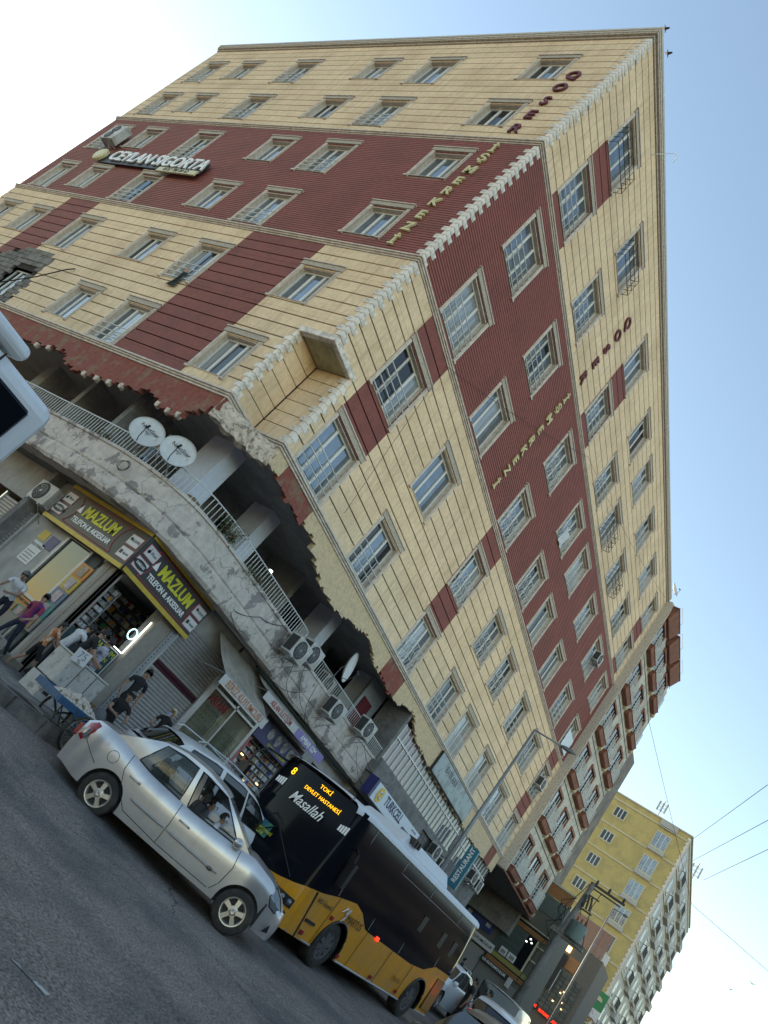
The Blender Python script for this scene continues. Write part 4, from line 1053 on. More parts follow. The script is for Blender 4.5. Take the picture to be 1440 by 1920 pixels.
for s_ in (0, 1):
    a0 = s_ * math.pi + .6
    pts = [(14.75 + (.06 + .09 * i / 8) * math.cos(a0 + i * .35), -.64, -3.27 + (.06 + .12 * i / 8) * math.sin(a0 + i * .35)) for i in range(9)]
    m.tube(pts, [.012 + .02 * math.sin(math.pi * i / 8) for i in range(9)], 6)
put("logo_swirl", m.mesh("logo_swirl", m_tqw), t)
m = MB(); m.prism([(17.55, -3.59), (19.57, -3.59), (19.57, -3.30), (17.75, -3.30)], -.625, -.616, 'y'); put("dark_corner_panel", m.mesh("dark_corner_panel", mat("dark_violet", (.05, .045, .12), .5)), t)
put("dealer_lettering", text_mesh("S\u00d6R BEG \u0130LET\u0130\u015e\u0130M", .19, m_lw, depth=.004, sx=.8), t, T(18.65, -.632, -3.45)); put("small_lettering", text_mesh("SER\u0130T \u0130LET\u0130\u015e\u0130M", .08, m_navy, depth=.004), t, T(18.9, -.622, -3.10))
m = MB(); m.box(14.1, 20.4, -.25, .1, -2.93, -2.5); put("rear_canopy", m.mesh("rear_canopy", m_conc), t)
t = box_sign("shop_sign", 18.0, 23.85, -.13, -.02, -.98, -.08, mat("pale_marble_board", (.30, .36, .37), .5, c2=(.20, .24, .25), nscale=2.5, lo=.48, hi=.56, var=.1), "pale marbled BAYKARA sign board under the lowest windows", [("BAYKARA", .40, mat("grey_ink", (.05, .055, .06), .6, var=0), 20.0, -.38, -.006, 1.0)], side=m_blk)
t = thing("blade_sign", "blue vertical RESTAURANT sign projecting from the wall beside the lamp post", "sign", (25.6, -.4, -3.0))
m = MB(); m.box(25.35, 25.55, -.95, -.45, -3.25, -1.3); put("sign_box", m.mesh("sign_box", m_teal), t)
me = text_mesh("RESTAURANT", .30, m_lw, depth=.008, bold=.008, sx=.9)
put("lettering", me, t, T(25.34, -.70, -2.20, rz=-math.pi / 2) @ Matrix.Rotation(-math.pi / 2, 4, 'Y'))
# sign text facing the road too
# ================================================================ AIR CONDITIONERS
def ac_unit(w=.85, h=.6, dp=.32, fans=1):
    t = thing("air_conditioner", "x", "air conditioner", (0, 0, 0))
    m = MB(); m.box(-w / 2, w / 2, -dp / 2, dp / 2, 0, h); put("casing", m.mesh("ac_casing", m_acw, bevel=.015), t)
    for i in range(fans):
        cz = h / 2 if fans == 1 else h * (.27 + .46 * i); cx = -w * .1; r_ = min(w * .3, h * .42 / (1 if fans == 1 else 1.9))
        m = MB(); m.lathe([(0, -dp / 2 - .004), (r_, -dp / 2 - .004), (r_ + .012, -dp / 2 - .014), (r_ + .02, -dp / 2)], (cx, 0, cz), 'y', 20); f = put("fan_grille", m.mesh("ac_fan", m_acd), t)
        m = MB()
        for k in range(1, 4): m.tube([(cx + r_ * k / 4 * math.cos(a * math.pi / 8), -dp / 2 - .016, cz + r_ * k / 4 * math.sin(a * math.pi / 8)) for a in range(17)], .004, 3, cap=False)
        for a in range(8): m.tube([(cx, -dp / 2 - .014, cz), (cx + r_ * math.cos(a * math.pi / 4), -dp / 2 - .014, cz + r_ * math.sin(a * math.pi / 4))], .003, 3)
        m.lathe([(0, -dp / 2 - .02), (.03, -dp / 2 - .02), (.03, -dp / 2 - .01)], (cx, 0, cz), 'y', 8)
        put("guard", m.mesh("ac_guard", m_alug), f)
    m = MB(); m.box(-w / 2 - .004, -w / 2 + .0, -dp / 2 + .03, dp / 2 - .03, .06, h - .06)
    for i in range(8): m.box(-w / 2 - .012, -w / 2 - .004, -dp / 2 + .03 + i * .034, -dp / 2 + .045 + i * .034, .06, h - .06)
    put("side_vent", m.mesh("ac_vent", m_acd), t)
    m = MB()
    for s_ in (-1, 1): m.box(s_ * w * .33 - .02, s_ * w * .33 + .02, -dp / 2 - .03, dp / 2 + .12, -.04, 0); m.tube([(s_ * w * .33, -dp / 2, -.03), (s_ * w * .33, dp / 2 + .12, -.35)], .012, 4)
    put("bracket", m.mesh("ac_bracket", m_alug), t)
    return t
ac1 = ac_unit(.78, .56, .34, 1); ac2 = ac_unit(.9, .95, .34, 2)
def place_ac(src, mtx, label, first=[True, True]):
    i = 0 if src is ac1 else 1
    if first[i]:
        first[i] = False; old = src.matrix_basis.copy()
        src.matrix_basis = mtx; src['label'] = label; src['group'] = "air conditioner units"; 
        return src
    return copy_tree(src, mtx, label)
ACS = [(ac1, T(5.9, -.62, -2.98), "boxy air conditioner on the parapet end above the awning"),
       (ac1, T(6.9, -.30, -2.66), "air conditioner with a side grille hung on the railing right of the boxy one"),
       (ac1, T(9.75, -.22, -3.0), "white air conditioner with a round fan hung on the parapet over the narrow awning"),
       (ac1, T(11.9, -.22, -2.52), "air conditioner on brackets at the end of the terrace railing"),
       (ac1, T(11.6, 1.9, -2.1), "air conditioner standing inside the terrace below a round fan opening"),
       (ac1, T(22.8, -.22, -3.05), "upper left of the pair of air conditioners beside the lamp post"),
       (ac1, T(23.9, -.3, -3.25), "lower right of the pair of air conditioners beside the lamp post"),
       (ac1, T(28.3, -.35, -2.3), "left one of two air conditioners beyond the blue blade sign"),
       (ac1, T(29.5, -.35, -2.35), "right one of two air conditioners beyond the blue blade sign"),
       (ac1, T(26.3, -.25, 9.85, rz=0), "air conditioner in front of a window in the red band of the street facade"),
       (ac1, T(29.6, -.25, 3.6), "air conditioner at a low window near the far end of the yellow facade"),
       (ac1, T(1.3, 2.9, -1.55, rz=-math.pi / 2), "large air conditioner under the terrace ceiling near the corner"),
       (ac1, T(.70, 4.15, -4.4, rz=-math.pi / 2), "brown stained air conditioner beside the left end of the phone shop sign"),
       (ac2, T(-.35, 19.3, 9.15, rz=-math.pi / 2), "double fan air conditioner high on the side facade above the office sign"),
       (ac2, T(36.5, -.2, -6.0, rz=0), "double fan unit standing beside the jeweller awning")]
used = {}
for src, mt_, lab in ACS:
    key = id(src)
    if key not in used:
        used[key] = (src, mt_, lab); continue
    copy_tree(src, mt_, lab)["group"] = "air conditioner units"
for src, mt_, lab in used.values():
    src.matrix_basis = mt_; src['label'] = lab; src['group'] = "air conditioner units"
# ================================================================ SATELLITE DISHES
def dish(x, y, z, r_, az, el, label, printed=False, base=None):
    M0 = T(x, y, z) @ Matrix.Rotation(az, 4, 'Z') @ Matrix.Rotation(el, 4, 'X')
    t = thing("satellite_dish", label, "satellite dish", (x, y, z))
    prof = [(r_ * k / 8, .16 * r_ * (k / 8) ** 2 * 1.6) for k in range(9)] + [(r_ * 1.0, .16 * r_ * 1.6 + .02)]
    m = MB(); m.lathe(prof, seg=28); me = m.mesh("reflector", m_dish, smooth=True); me.transform(Matrix.Rotation(math.pi / 2, 4, 'X')); put("reflector", me, t, M0)
    m = MB(); m.tube([(0, -.0, -r_ * .85), (0, -r_ * .55, -r_ * .75), (0, -r_ * .95, -.06)], .012, 5); m.tube([(0, -r_ * .95, -.1), (0, -r_ * .8, .02)], .032, 8); put("feed_arm", m.mesh("feed_arm", m_blk), t, M0)
    m = MB(); bp = base or (x, y + .1, z - .55); m.tube([(x, y, z), (x + .0, y + .08, z - .12), bp], .02, 6); put("mast", m.mesh("mast", m_pole), t)
    if printed:
        put("lettering", text_mesh("NextStar", r_ * .34, m_lb, depth=.004), t, M0 @ T(-.0, -.06 * r_ - .03, r_ * .3)); put("small_lettering", text_mesh("digital", r_ * .14, m_lb, depth=.004), t, M0 @ T(0, -.03 * r_ - .03, r_ * .08))
    return t
dish(-.25, 1.88, -1.93, .40, R(-50), R(-18), "left one of two white dishes printed with black letters above the corner parapet", True, (.0, 1.9, -2.48))
dish(-.10, .78, -1.95, .40, R(-50), R(-18), "right one of two white dishes printed with black letters above the corner parapet", True, (.2, .85, -2.48))
dish(9.0, -.05, -1.58, .48, R(18), R(-8), "plain grey dish on the terrace railing over the street", False, (9.1, .15, -2.4))
dish(31.2, -.1, 18.75, .42, R(-15), R(-30), "small dish at the far end of the yellow roof edge", False, (31.3, .1, 18.3))
# second storey cables draped over the parapet
def cable(pts, r_=.008, label="", name="cable", group="loose cables on the facades", mt=None, sag=0.0):
    P_ = [Vector(p) for p in pts]; out = []
    for a, b in zip(P_, P_[1:]):
        for i in range(8):
            t = i / 8; p = a.lerp(b, t); p.z -= sag * 4 * t * (1 - t) * (b - a).length * .05; out.append(p)
    out.append(P_[-1]); m = MB(); m.tube(out, r_, 4)
    return tag(put(name, m.mesh("cable", mt or m_cable)), label, "cable", group)
CBL = ["thin cable rising over the rounded parapet right of the phone shop sign", "cable running along the foot of the rounded parapet end", "short cable hanging left of the railing air conditioner", "cable sweeping right below the railing air conditioners", "cable hanging from the last terrace air conditioner", "cable reaching the left end of the large white sign", "cable dropping straight beside the plain railing dish", "lower long cable above the large white sign", "upper long cable above the large white sign"]
for i, pts in enumerate([[(3.5, -.31, -3.3), (4.3, -.33, -2.9), (5.2, -.32, -2.55)], [(3.4, -.32, -3.4), (5.0, -.35, -3.55), (6.6, -.3, -3.6), (8.4, .05, -3.0)], [(7.0, .05, -2.6), (7.4, .04, -3.3), (8.3, .04, -3.5)], [(7.5, .05, -2.5), (8.0, .03, -3.1), (9.2, .0, -3.45), (11, .02, -3.5)],
                         [(12.7, .06, -2.7), (13.4, .05, -3.1), (14.2, -.1, -3.4)], [(13.0, .05, -2.5), (13.9, -.2, -2.9), (15.3, -.36, -2.75)], [(8.6, .04, -2.6), (8.8, .02, -3.2), (9.3, .0, -3.6)], [(15.0, -.02, -2.6), (18, -.05, -2.72), (21.5, -.05, -2.6), (24.5, -.1, -2.7)], [(16, -.02, -2.4), (20, -.06, -2.6), (24, -.1, -2.45)]]):
    cable(pts, .009, CBL[i], sag=1.4)
cable([(31.3, -.35, 17.8), (12.6, -.2, 11.6), (3.2, -.15, 5.6), (4.2, -.15, .6)], .007, "long thin cable slung across the street facade", sag=.3)
m = MB(); 
for k_ in range(4): m.tube([(-.03 + .0, 2.0 + .17 * math.cos(a) + .04 * k_, -2.82 + .13 * math.sin(a) + .02 * k_) for a in [i * math.pi / 8 for i in range(17)]], .006, 3, cap=False)
# ================================================================ VEHICLES
m_wgl = bpy.data.materials.new("clear_car_glass"); m_wgl.use_nodes = True
_b = m_wgl.node_tree.nodes["Principled BSDF"]; _b.inputs["Base Color"].default_value = (.05, .07, .07, 1); _b.inputs["Roughness"].default_value = .03; _b.inputs["Alpha"].default_value = .38; _b.inputs["Specular IOR Level"].default_value = .8
def make_wheel(r_, w_, rim_r, spokes=5, rimm=None, hub=None):
    """returns meshes; wheel axis = y, outer face towards -y"""
    ty = MB(); ty.lathe([(rim_r, -w_ / 2 + .012), (r_ - .03, -w_ / 2), (r_ - .008, -w_ / 2 + .02), (r_, -w_ / 2 + .05), (r_, w_ / 2 - .05), (r_ - .03, w_ / 2), (rim_r, w_ / 2)], (0, 0, 0), 'y', 40)
    for k in range(3): pass
    rm = MB(); rm.lathe([(rim_r + .004, -w_ / 2 + .004), (rim_r - .012, -w_ / 2 + .006), (rim_r - .03, -w_ / 2 + .03), (rim_r - .035, w_ / 2)], (0, 0, 0), 'y', 36)
    for k in range(spokes):
        a = 2 * math.pi * k / spokes + .3; ca, sa = math.cos(a), math.sin(a)
        def P(rad, off, y): return (ca * rad - sa * off, y, sa * rad + ca * off)
        ri, ro = .035, rim_r - .015; w1, w2 = rim_r * .17, rim_r * .24
        rm.hexa([P(ri, -w1, -w_ / 2 + .04), P(ro, -w2, -w_ / 2 + .04), P(ro, w2, -w_ / 2 + .04), P(ri, w1, -w_ / 2 + .04), P(ri, -w1 * .8, -w_ / 2 + .008), P(ro, -w2 * .8, -w_ / 2 + .012), P(ro, w2 * .8, -w_ / 2 + .012), P(ri, w1 * .8, -w_ / 2 + .008)])
    rm.lathe([(0, -w_ / 2 + .002), (.03, -w_ / 2 + .0), (.04, -w_ / 2 + .006), (.075, -w_ / 2 + .014), (.08, -w_ / 2 + .04)], (0, 0, 0), 'y', 20)
    dk = MB(); dk.lathe([(0, .0), (rim_r - .03, .0)], (0, 0, 0), 'y', 24)
    return ty.mesh("tyre", m_tyre, smooth=True), rm.mesh("rim", rimm or m_rim), dk.mesh("brake_disc", m_acd)
def smoothstep(a, b, x): t = min(max((x - a) / (b - a), 0), 1); return t * t * (3 - 2 * t)
def pl(pts, x):
    if x <= pts[0][0]: return pts[0][1]
    for (a, za), (b, zb) in zip(pts, pts[1:]):
        if a <= x <= b: return za + (zb - za) * (x - a) / (b - a)
    return pts[-1][1]
def pls(pts, x):   # smoothed
    return (pl(pts, x - .04) + pl(pts, x) * 2 + pl(pts, x + .04)) / 4
def car(name, label, mtx, paint, S_, glassm=None, open_front=False, people=False, group=None, rear_red=True, simple=False, lit=False):
    glassm = glassm or m_cgl
    t = thing(name, label, S_.get('cat', "car"), mtx=mtx, group=group)
    x0, x1, HW, wb, wr = S_['x0'], S_['x1'], S_['hw'], S_['wb'], S_['wr']
    sill, deck = S_['sill'], S_['deck']; ar = wr + .045
    def hw(x, z):
        n0 = smoothstep(x0, x0 + .42, x) ; n1 = 1 - smoothstep(x1 - .75, x1 + .05, x)
        w = HW * (.80 + .20 * n0) * (.62 + .38 * n1)
        zb = pls(deck, x)
        v = (z - sill) / max(zb - sill, .05)
        w *= 1 - .07 * (1 - v) ** 2 if v < 1 else 1
        if v > .72: w -= .06 * ((v - .72) / .28) ** 2 * 1.3
        return w
    def zlow(x):
        z = sill
        if x < -.35: z = lerp(sill + .06, sill, smoothstep(x0, -.35, x))
        if x > wb + .3: z = sill + .02
        for ax in (0, wb):
            if abs(x - ax) < ar: z = max(z, wr + math.sqrt(ar * ar - (x - ax) ** 2))
        return z
    xs = [x0 + (x1 - x0) * i / 60 for i in range(61)]
    for ax in (0, wb): xs += [ax - ar - .001, ax + ar + .001] + [ax + ar * math.sin(R(a)) for a in range(-85, 86, 10)]
    xs = sorted(set(round(x, 4) for x in xs if x0 <= x <= x1))
    for s_ in (-1, 1):
        m = MB(); rows_ = []
        tt = [0, .12, .28, .45, .6, .72, .82, .9, .96, 1.0]
        for x in xs:
            zl, zb = zlow(x), pls(deck, x); zl = min(zl, zb - .02)
            rows_.append([(x, s_ * hw(x, lerp(zl, zb, q)), lerp(zl, zb, q)) for q in tt])
        m.grid(rows_)
        # inner arch lips
        for ax in (0, wb):
            lip = [[(ax + ar * math.sin(R(a)), s_ * (hw(ax, wr + .2) - k), wr + ar * math.cos(R(a))) for k in (0, .22)] for a in range(-95, 96, 10)]
        put("body_side", m.mesh("body_side", paint, smooth=True), t, mtx)
    m = MB()   # deck (boot, hood)
    rows_ = []
    for x in xs:
        zb = pls(deck, x); w = hw(x, zb)
        rows_.append([(x, w * k, zb + .045 * (1 - k * k) * (1 if S_['a'] < x or x < S_['c'] else .2)) for k in (-1, -.9, -.6, -.2, .2, .6, .9, 1)])
    m.grid(rows_); put("hood_and_boot", m.mesh("hood_and_boot", paint, smooth=True), t, mtx)
    # ends
    for nm, xe, dirn in (("rear_bumper", x0, -1), ("front_bumper", x1, 1)):
        zb = pls(deck, xe); zl = zlow(xe); rows_ = []
        for q in (0, .15, .35, .55, .75, .9, 1):
            z = lerp(zl, zb, q); w = hw(xe, z)
            b = math.sin(math.pi * min(q * 1.1, 1)) * .03
            rows_.append([(xe + dirn * ((.07 + b) * (1 - abs(k) ** 3)), w * k, z) for k in (-1, -.85, -.6, -.3, 0, .3, .6, .85, 1)])
        m = MB(); m.grid(rows_); put(nm, m.mesh(nm, paint, smooth=True), t, mtx)
    # floor / underside
    m = MB(); m.box(x0 + .5, x1 - .85, -HW + .14, HW - .14, sill + .0, sill + .12); m.box(ar - .02, wb - ar + .02, -HW + .1, HW - .1, sill - .01, sill + .2); put("underbody", m.mesh("underbody", m_seam), t, mtx)
    m = MB()
    for ax in (0, wb): m.box(ax - ar, ax + ar, -HW + .2, HW - .2, sill + .1, wr + ar + .0)
    put("wheel_well", m.mesh("wheel_well", m_seam), t, mtx)
    # greenhouse
    G_ = S_['gh']     # list of (x_bottom, x_top) split lines, rear to front
    roof = S_['roof']; inset = S_.get('inset', .13)
    def gz_(x): return pl(deck, x)
    def gp_(xb, xt, q, s_):
        zb = gz_(xb) - .01; zt = pls(roof, xt) - .035
        x = lerp(xb, xt, q); z = lerp(zb, zt, q)
        wb_ = hw(xb, gz_(xb)) - .0; wt = HW - inset - .06 * max(0, abs(xt - S_['rc']) - .6)
        return (x, s_ * (lerp(wb_, wt, q) + .025 * math.sin(math.pi * q)), z)
    for s_ in (-1, 1):
        for i in range(len(G_) - 1):
            kind = S_['kinds'][i]
            (b0, t0), (b1, t1) = G_[i], G_[i + 1]
            n = 4 if kind == 'w' else 2
            if kind == 'w':
                zq = (.035, .90)
                gm = [[gp_(lerp(b0, b1, j / n), lerp(t0, t1, j / n), lerp(*zq, k / 4), s_) for k in range(5)] for j in range(n + 1)]
                opened = open_front and s_ == -1 and i == S_['openi']
                if not opened:
                    m = MB(); m.grid(gm); put("side_window", m.mesh("side_window", glassm), t, mtx)
                for qa, qb in ((0, zq[0]), (zq[1], 1.0)):
                    m = MB(); m.grid([[gp_(lerp(b0, b1, j / n), lerp(t0, t1, j / n), lerp(qa, qb, k), s_) for k in (0, 1)] for j in range(n + 1)]); put("window_surround", m.mesh("window_surround", paint if qa > .5 else m_bblk, smooth=True), t, mtx)
                m = MB(); ring = gm[0][:] + [g_[-1] for g_ in gm[1:]] + gm[-1][::-1][1:] + [g_[0] for g_ in gm[::-1]][1:]
                m.tube([(p[0], p[1] * 1.004, p[2]) for p in ring], .009, 4); put("window_rubber", m.mesh("window_rubber", m_bblk), t, mtx)
            else:
                m = MB(); m.grid([[gp_(lerp(b0, b1, j / n), lerp(t0, t1, j / n), k / 4, s_) for k in range(5)] for j in range(n + 1)]); put("pillar", m.mesh("pillar", paint, smooth=True), t, mtx)
    # roof
    tr, tf = G_[0][1], G_[-1][1]; m = MB(); rows_ = []
    for i in range(13):
        x = lerp(tr, tf, i / 12); L_ = gp_(x, x, 1, -1); w = HW - inset - .06 * max(0, abs(x - S_['rc']) - .6)
        z = pls(roof, x)
        rows_.append([(x, w * k, z - .035 + .055 * (1 - abs(k) ** 2.4)) for k in (-1, -.93, -.8, -.5, 0, .5, .8, .93, 1)])
    m.grid(rows_); put("roof", m.mesh("roof", paint, smooth=True), t, mtx)
    for nm, (b, tt_) in (("windscreen", G_[-1]), ("rear_window", G_[0])):
        m = MB(); rows_ = []; dr = 1 if nm == "windscreen" else -1
        for q in (0, .25, .5, .75, 1):
            p = gp_(b, tt_, q, 1); rows_.append([(p[0] + dr * .07 * (1 - k * k) * (1 - q * .4), p[1] * k, p[2] + .018 * (1 - k * k)) for k in (-1, -.6, -.2, .2, .6, 1)])
        m.grid(rows_); put(nm, m.mesh(nm, glassm, smooth=True), t, mtx)
    # wheels
    ty, rm, dk = make_wheel(wr, .19, wr * .62, rimm=S_.get('rim'))
    for ax in (0, wb):
        for s_ in (-1, 1):
            M_ = T(ax, s_ * (HW - .125), wr, rz=0 if s_ < 0 else math.pi)
            w_ = put("wheel", ty, t, mtx @ M_); put("rim", rm, w_, mtx @ M_); put("brake_disc", dk, w_, mtx @ M_)
    # trim: seams, strips, handles, lights
    def surf(x, z, s_, o=.004): return (x, s_ * (hw(x, z) + o), z)
    if not simple:
        for s_ in (-1, 1):
            for ln in S_['seams']:
                m = MB(); pts = []
                for (xa, za), (xb, zb) in zip(ln, ln[1:]):
                    for k in range(5): x, z = lerp(xa, xb, k / 5), lerp(za, zb, k / 5); pts.append(surf(x, z, s_, 0))
                pts.append(surf(*ln[-1], s_, 0)); m.tube(pts, .0055, 4); put("door_seam", m.mesh("door_seam", m_seam), t, mtx)
            for (xa, xb, z) in S_.get('strips', []):
                m = MB(); m.tube([surf(lerp(xa, xb, k / 8), z + .0, s_, .006) for k in range(9)], [.012] + [.022] * 7 + [.01], 6); put("door_strip", m.mesh("door_strip", m_silverd, smooth=True), t, mtx)
            for (x, z) in S_.get('handles', []):
                m = MB(); m.tube([surf(x - .09, z, s_, .0), surf(x - .05, z + .005, s_, .028), surf(x + .05, z + .005, s_, .028), surf(x + .09, z, s_, .0)], .016, 6); put("door_handle", m.mesh("door_handle", paint, smooth=True), t, mtx)
        m = MB(); c = S_['fuel']; m.tube([surf(c[0] + .085 * math.cos(a * math.pi / 8), c[1] + .085 * math.sin(a * math.pi / 8), -1, 0) for a in range(17)], .004, 4); put("fuel_flap", m.mesh("fuel_flap", m_seam), t, mtx)
    def patch(poly, s_, mm, nm, o=.008, thick=.02):
        m = MB(); c = (sum(p[0] for p in poly) / len(poly), sum(p[1] for p in poly) / len(poly))
        rows_ = []
        for k in (1.0, .8, .4, .02): rows_.append([surf(lerp(c[0], x, k), lerp(c[1], z, k), s_, o + (thick * (1 - k) if k < 1 else -.006)) for x, z in poly + poly[:1]])
        m.grid(rows_); return put(nm, m.mesh(nm, mm, smooth=True), t, mtx)
    for s_ in (-1, 1):
        patch(S_['tail'], s_, m_tail if not lit else m_ledr, "tail_light"); 
        if 'tailin' in S_: patch(S_['tailin'], s_, m_lens, "tail_lens", .024, .004)
        patch(S_['head'], s_, m_lens, "headlight")
        m = MB(); m.tube([surf(x, z, s_, .006) for x, z in S_['head'] + S_['head'][:1]], .009, 4); put("headlight_rim", m.mesh("headlight_rim", m_bblk), t, mtx)
        if 'mirror' in S_:
            mx, mz = S_['mirror']; p = surf(mx, mz, s_, .0)
            m = MB(); m.lathe([(0, -.09), (.055, -.075), (.075, 0), (.07, .06), (0, .075)], (mx, p[1] + s_ * .10, mz), 'y', 12); put("door_mirror", m.mesh("door_mirror", paint, smooth=True), t, mtx)
    # rear lamp bars across the back (seen on cars driving away)
    for s_ in (-1, 1):
        m = MB(); zt_ = pls(deck, x0) - .12; m.box(x0 - .075, x0 + .04, s_ * HW * .52, s_ * HW * .76, zt_ - .16, zt_ + .03); put("rear_lamp", m.mesh("rear_lamp", m_ledr if lit else m_tail, bevel=.02), t, mtx)
    # interior
    m = MB(); zb = .45
    for sx_ in (S_['seat']):
        for s_ in (-.36, .36): m.box(sx_, sx_ + .12, s_ - .22, s_ + .22, zb, zb + .62); m.box(sx_ + .03, sx_ + .10, s_ - .11, s_ + .11, zb + .62, zb + .80); m.box(sx_, sx_ + .5, s_ - .22, s_ + .22, zb - .1, zb + .12)
    m.box(S_['a'] - .25, S_['a'] + .15, -HW + .15, HW - .15, .55, .88)
    put("seats_and_dash", m.mesh("seats_and_dash", m_int, bevel=.03), t, mtx)
    return t
SED = dict(x0=-.84, x1=3.08, hw=.80, wb=2.49, wr=.295, sill=.235, a=2.12, c=-.05,
           deck=[(-.84, .93), (-.72, 1.03), (-.35, 1.05), (.0, .99), (.4, .93), (1.2, .91), (2.05, .95), (2.3, .985), (2.7, .90), (2.98, .76), (3.08, .66)],
           roof=[(-.2, 1.2), (.25, 1.42), (.6, 1.495), (1.0, 1.50), (1.4, 1.44), (1.6, 1.36)], rc=.9,
           gh=[(-.38, .22), (.12, .33), (.95, .86), (1.09, .93), (2.03, 1.40), (2.22, 1.50)], kinds=['p', 'w', 'p', 'w', 'p'], openi=3,
           seams=[[(.03, .98), (.06, .75), (.2, .52), (.42, .34), (1.06, .30), (2.0, .31)], [(1.02, .90), (1.05, .6), (1.05, .30)], [(2.08, .93), (2.13, .7), (2.1, .45), (2.03, .32)], [(-.70, .92), (-.66, .72), (-.33, .56)], [(2.86, .62), (2.83, .9)]],
           strips=[(.40, 1.03, .52), (1.07, 2.0, .52)], handles=[(.28, .735), (1.22, .725)], fuel=(-.18, .78),
           tail=[(-.83, .70), (-.80, .92), (-.70, 1.0), (-.62, .98), (-.64, .86), (-.74, .66)], tailin=[(-.78, .74), (-.76, .87), (-.68, .88), (-.70, .70)],
           head=[(2.80, .88), (2.93, .80), (3.05, .67), (2.98, .60), (2.86, .63), (2.79, .74)], mirror=(1.98, .99), seat=[.35, 1.15])
c_car = thing  # (alias kept short)
M_silver = T(-.75, -4.71, -7.7696 + .03 * -.75, rz=-1.0084) @ Matrix.Rotation(-.016, 4, 'Y') @ T(0, .70, 0)
silver = car("sedan_car", "dusty silver saloon car with its front window open, driving out in front of the bus", M_silver, m_silver, SED, m_wgl, open_front=True)
# extra: door badge, front corner intake
m = MB(); m.lathe([(0, 0), (.05, 0), (.05, .006), (0, .006)], (0, 0, 0), 'y', 16); me = m.mesh("badge", m_bblk); me.transform(Matrix.Diagonal((1, 1, .55, 1)) ); put("door_badge", me, silver, M_silver @ T(1.87, -.806, .51))
m = MB(); m.poly([(2.93, -.585, .30), (3.03, -.50, .32), (3.0, -.52, .43)]); put("bumper_intake", m.mesh("bumper_intake", m_bblk), silver, M_silver @ T(.03, -.03, .03))
WHT = dict(SED); WHT.update(x0=-.85, x1=3.15, roof=[(-.6, 1.2), (-.3, 1.40), (.3, 1.50), (1.0, 1.52), (1.4, 1.46), (1.6, 1.38)], gh=[(-.70, -.40), (-.35, -.2), (.55, .45), (.66, .55), (1.3, 1.1), (1.38, 1.15), (2.1, 1.5), (2.3, 1.58)], kinds=['p', 'w', 'p', 'w', 'p', 'w', 'p'], c=-.8,
            deck=[(-.85, .9), (-.72, 1.0), (0, 1.0), (1.2, .98), (2.1, .99), (2.35, 1.0), (2.8, .88), (3.15, .68)], tail=[(-.84, .75), (-.82, .95), (-.70, 1.0), (-.68, .8)], rc=.5, fuel=(-.3, .8), hw=.82, seams=SED['seams'][:3])
WHT.pop('tailin')
M_w = T(1.65, -3.45, gz(1.4, -3.6) + .0, rz=R(-26))
def roof_rails(t, M_, x0, x1, w, z):
    for s_ in (-1, 1):
        m = MB(); m.tube([(x0, s_ * w, z - .06), (x0 + .12, s_ * w, z + .02), (lerp(x0, x1, .5), s_ * w, z + .05), (x1 - .12, s_ * w, z + .0), (x1, s_ * w, z - .07)], .014, 6); put("roof_rail", m.mesh("roof_rail", m_alu, smooth=True), t, M_)
white = car("estate_car", "white car with silver roof rails parked between the silver saloon and the shop", M_w, m_white, WHT, m_cgl)
roof_rails(white, M_w, -.2, 1.45, .60, 1.55)
m = MB(); m.tube([(1.1, .2, 1.53), (.75, .2, 1.75)], .006, 4); put("aerial", m.mesh("aerial", m_blk), white, M_w)
WH2 = dict(WHT); 
M2 = T(18.9, -4.55, gz(18.9, -5), rz=math.pi)
car("sedan_car", "white car standing behind the tail of the bus beside the kerb", M2, m_white, WH2, m_cgl, simple=True)
M3 = T(13.5, -7.75, gz(13.5, -7), rz=R(2))
HAT = dict(WHT); car("hatchback_car", "pale hatchback with its red tail light glowing at the foot of the street", M3, m_white, HAT, m_cgl, simple=True, lit=True)
VAN = dict(WHT); VAN.update(x0=-.9, x1=3.4, hw=.85, wb=2.75, deck=[(-.9, 1.0), (0, 1.05), (1.5, 1.05), (2.4, 1.08), (2.7, 1.05), (3.1, .95), (3.4, .72)], roof=[(-.9, 1.78), (-.5, 1.84), (1.0, 1.86), (1.9, 1.82), (2.1, 1.76)], gh=[(-.88, -.82), (.2, .2), (1.3, 1.3), (1.45, 1.42), (2.35, 1.9), (2.55, 2.0)], kinds=['p', 'p', 'p', 'w', 'p'], c=-.9, a=2.5, rc=.7, seat=[1.5], cat="van")
M4 = T(18.6, -6.45, gz(18, -6.4), rz=R(2))
car("panel_van", "white van behind the pale hatchback on the street", M4, m_white, VAN, m_cgl, simple=True)
m_dkp = mat("dark_green_paint", (.02, .025, .022), .3, coat=.5, var=.03)
M5 = T(-.35, -11.35, gz(0, -11), rz=math.pi)
car("sedan_car", "dark car at the bottom edge with only its headlight showing", M5, m_dkp, SED, m_cgl, simple=True)

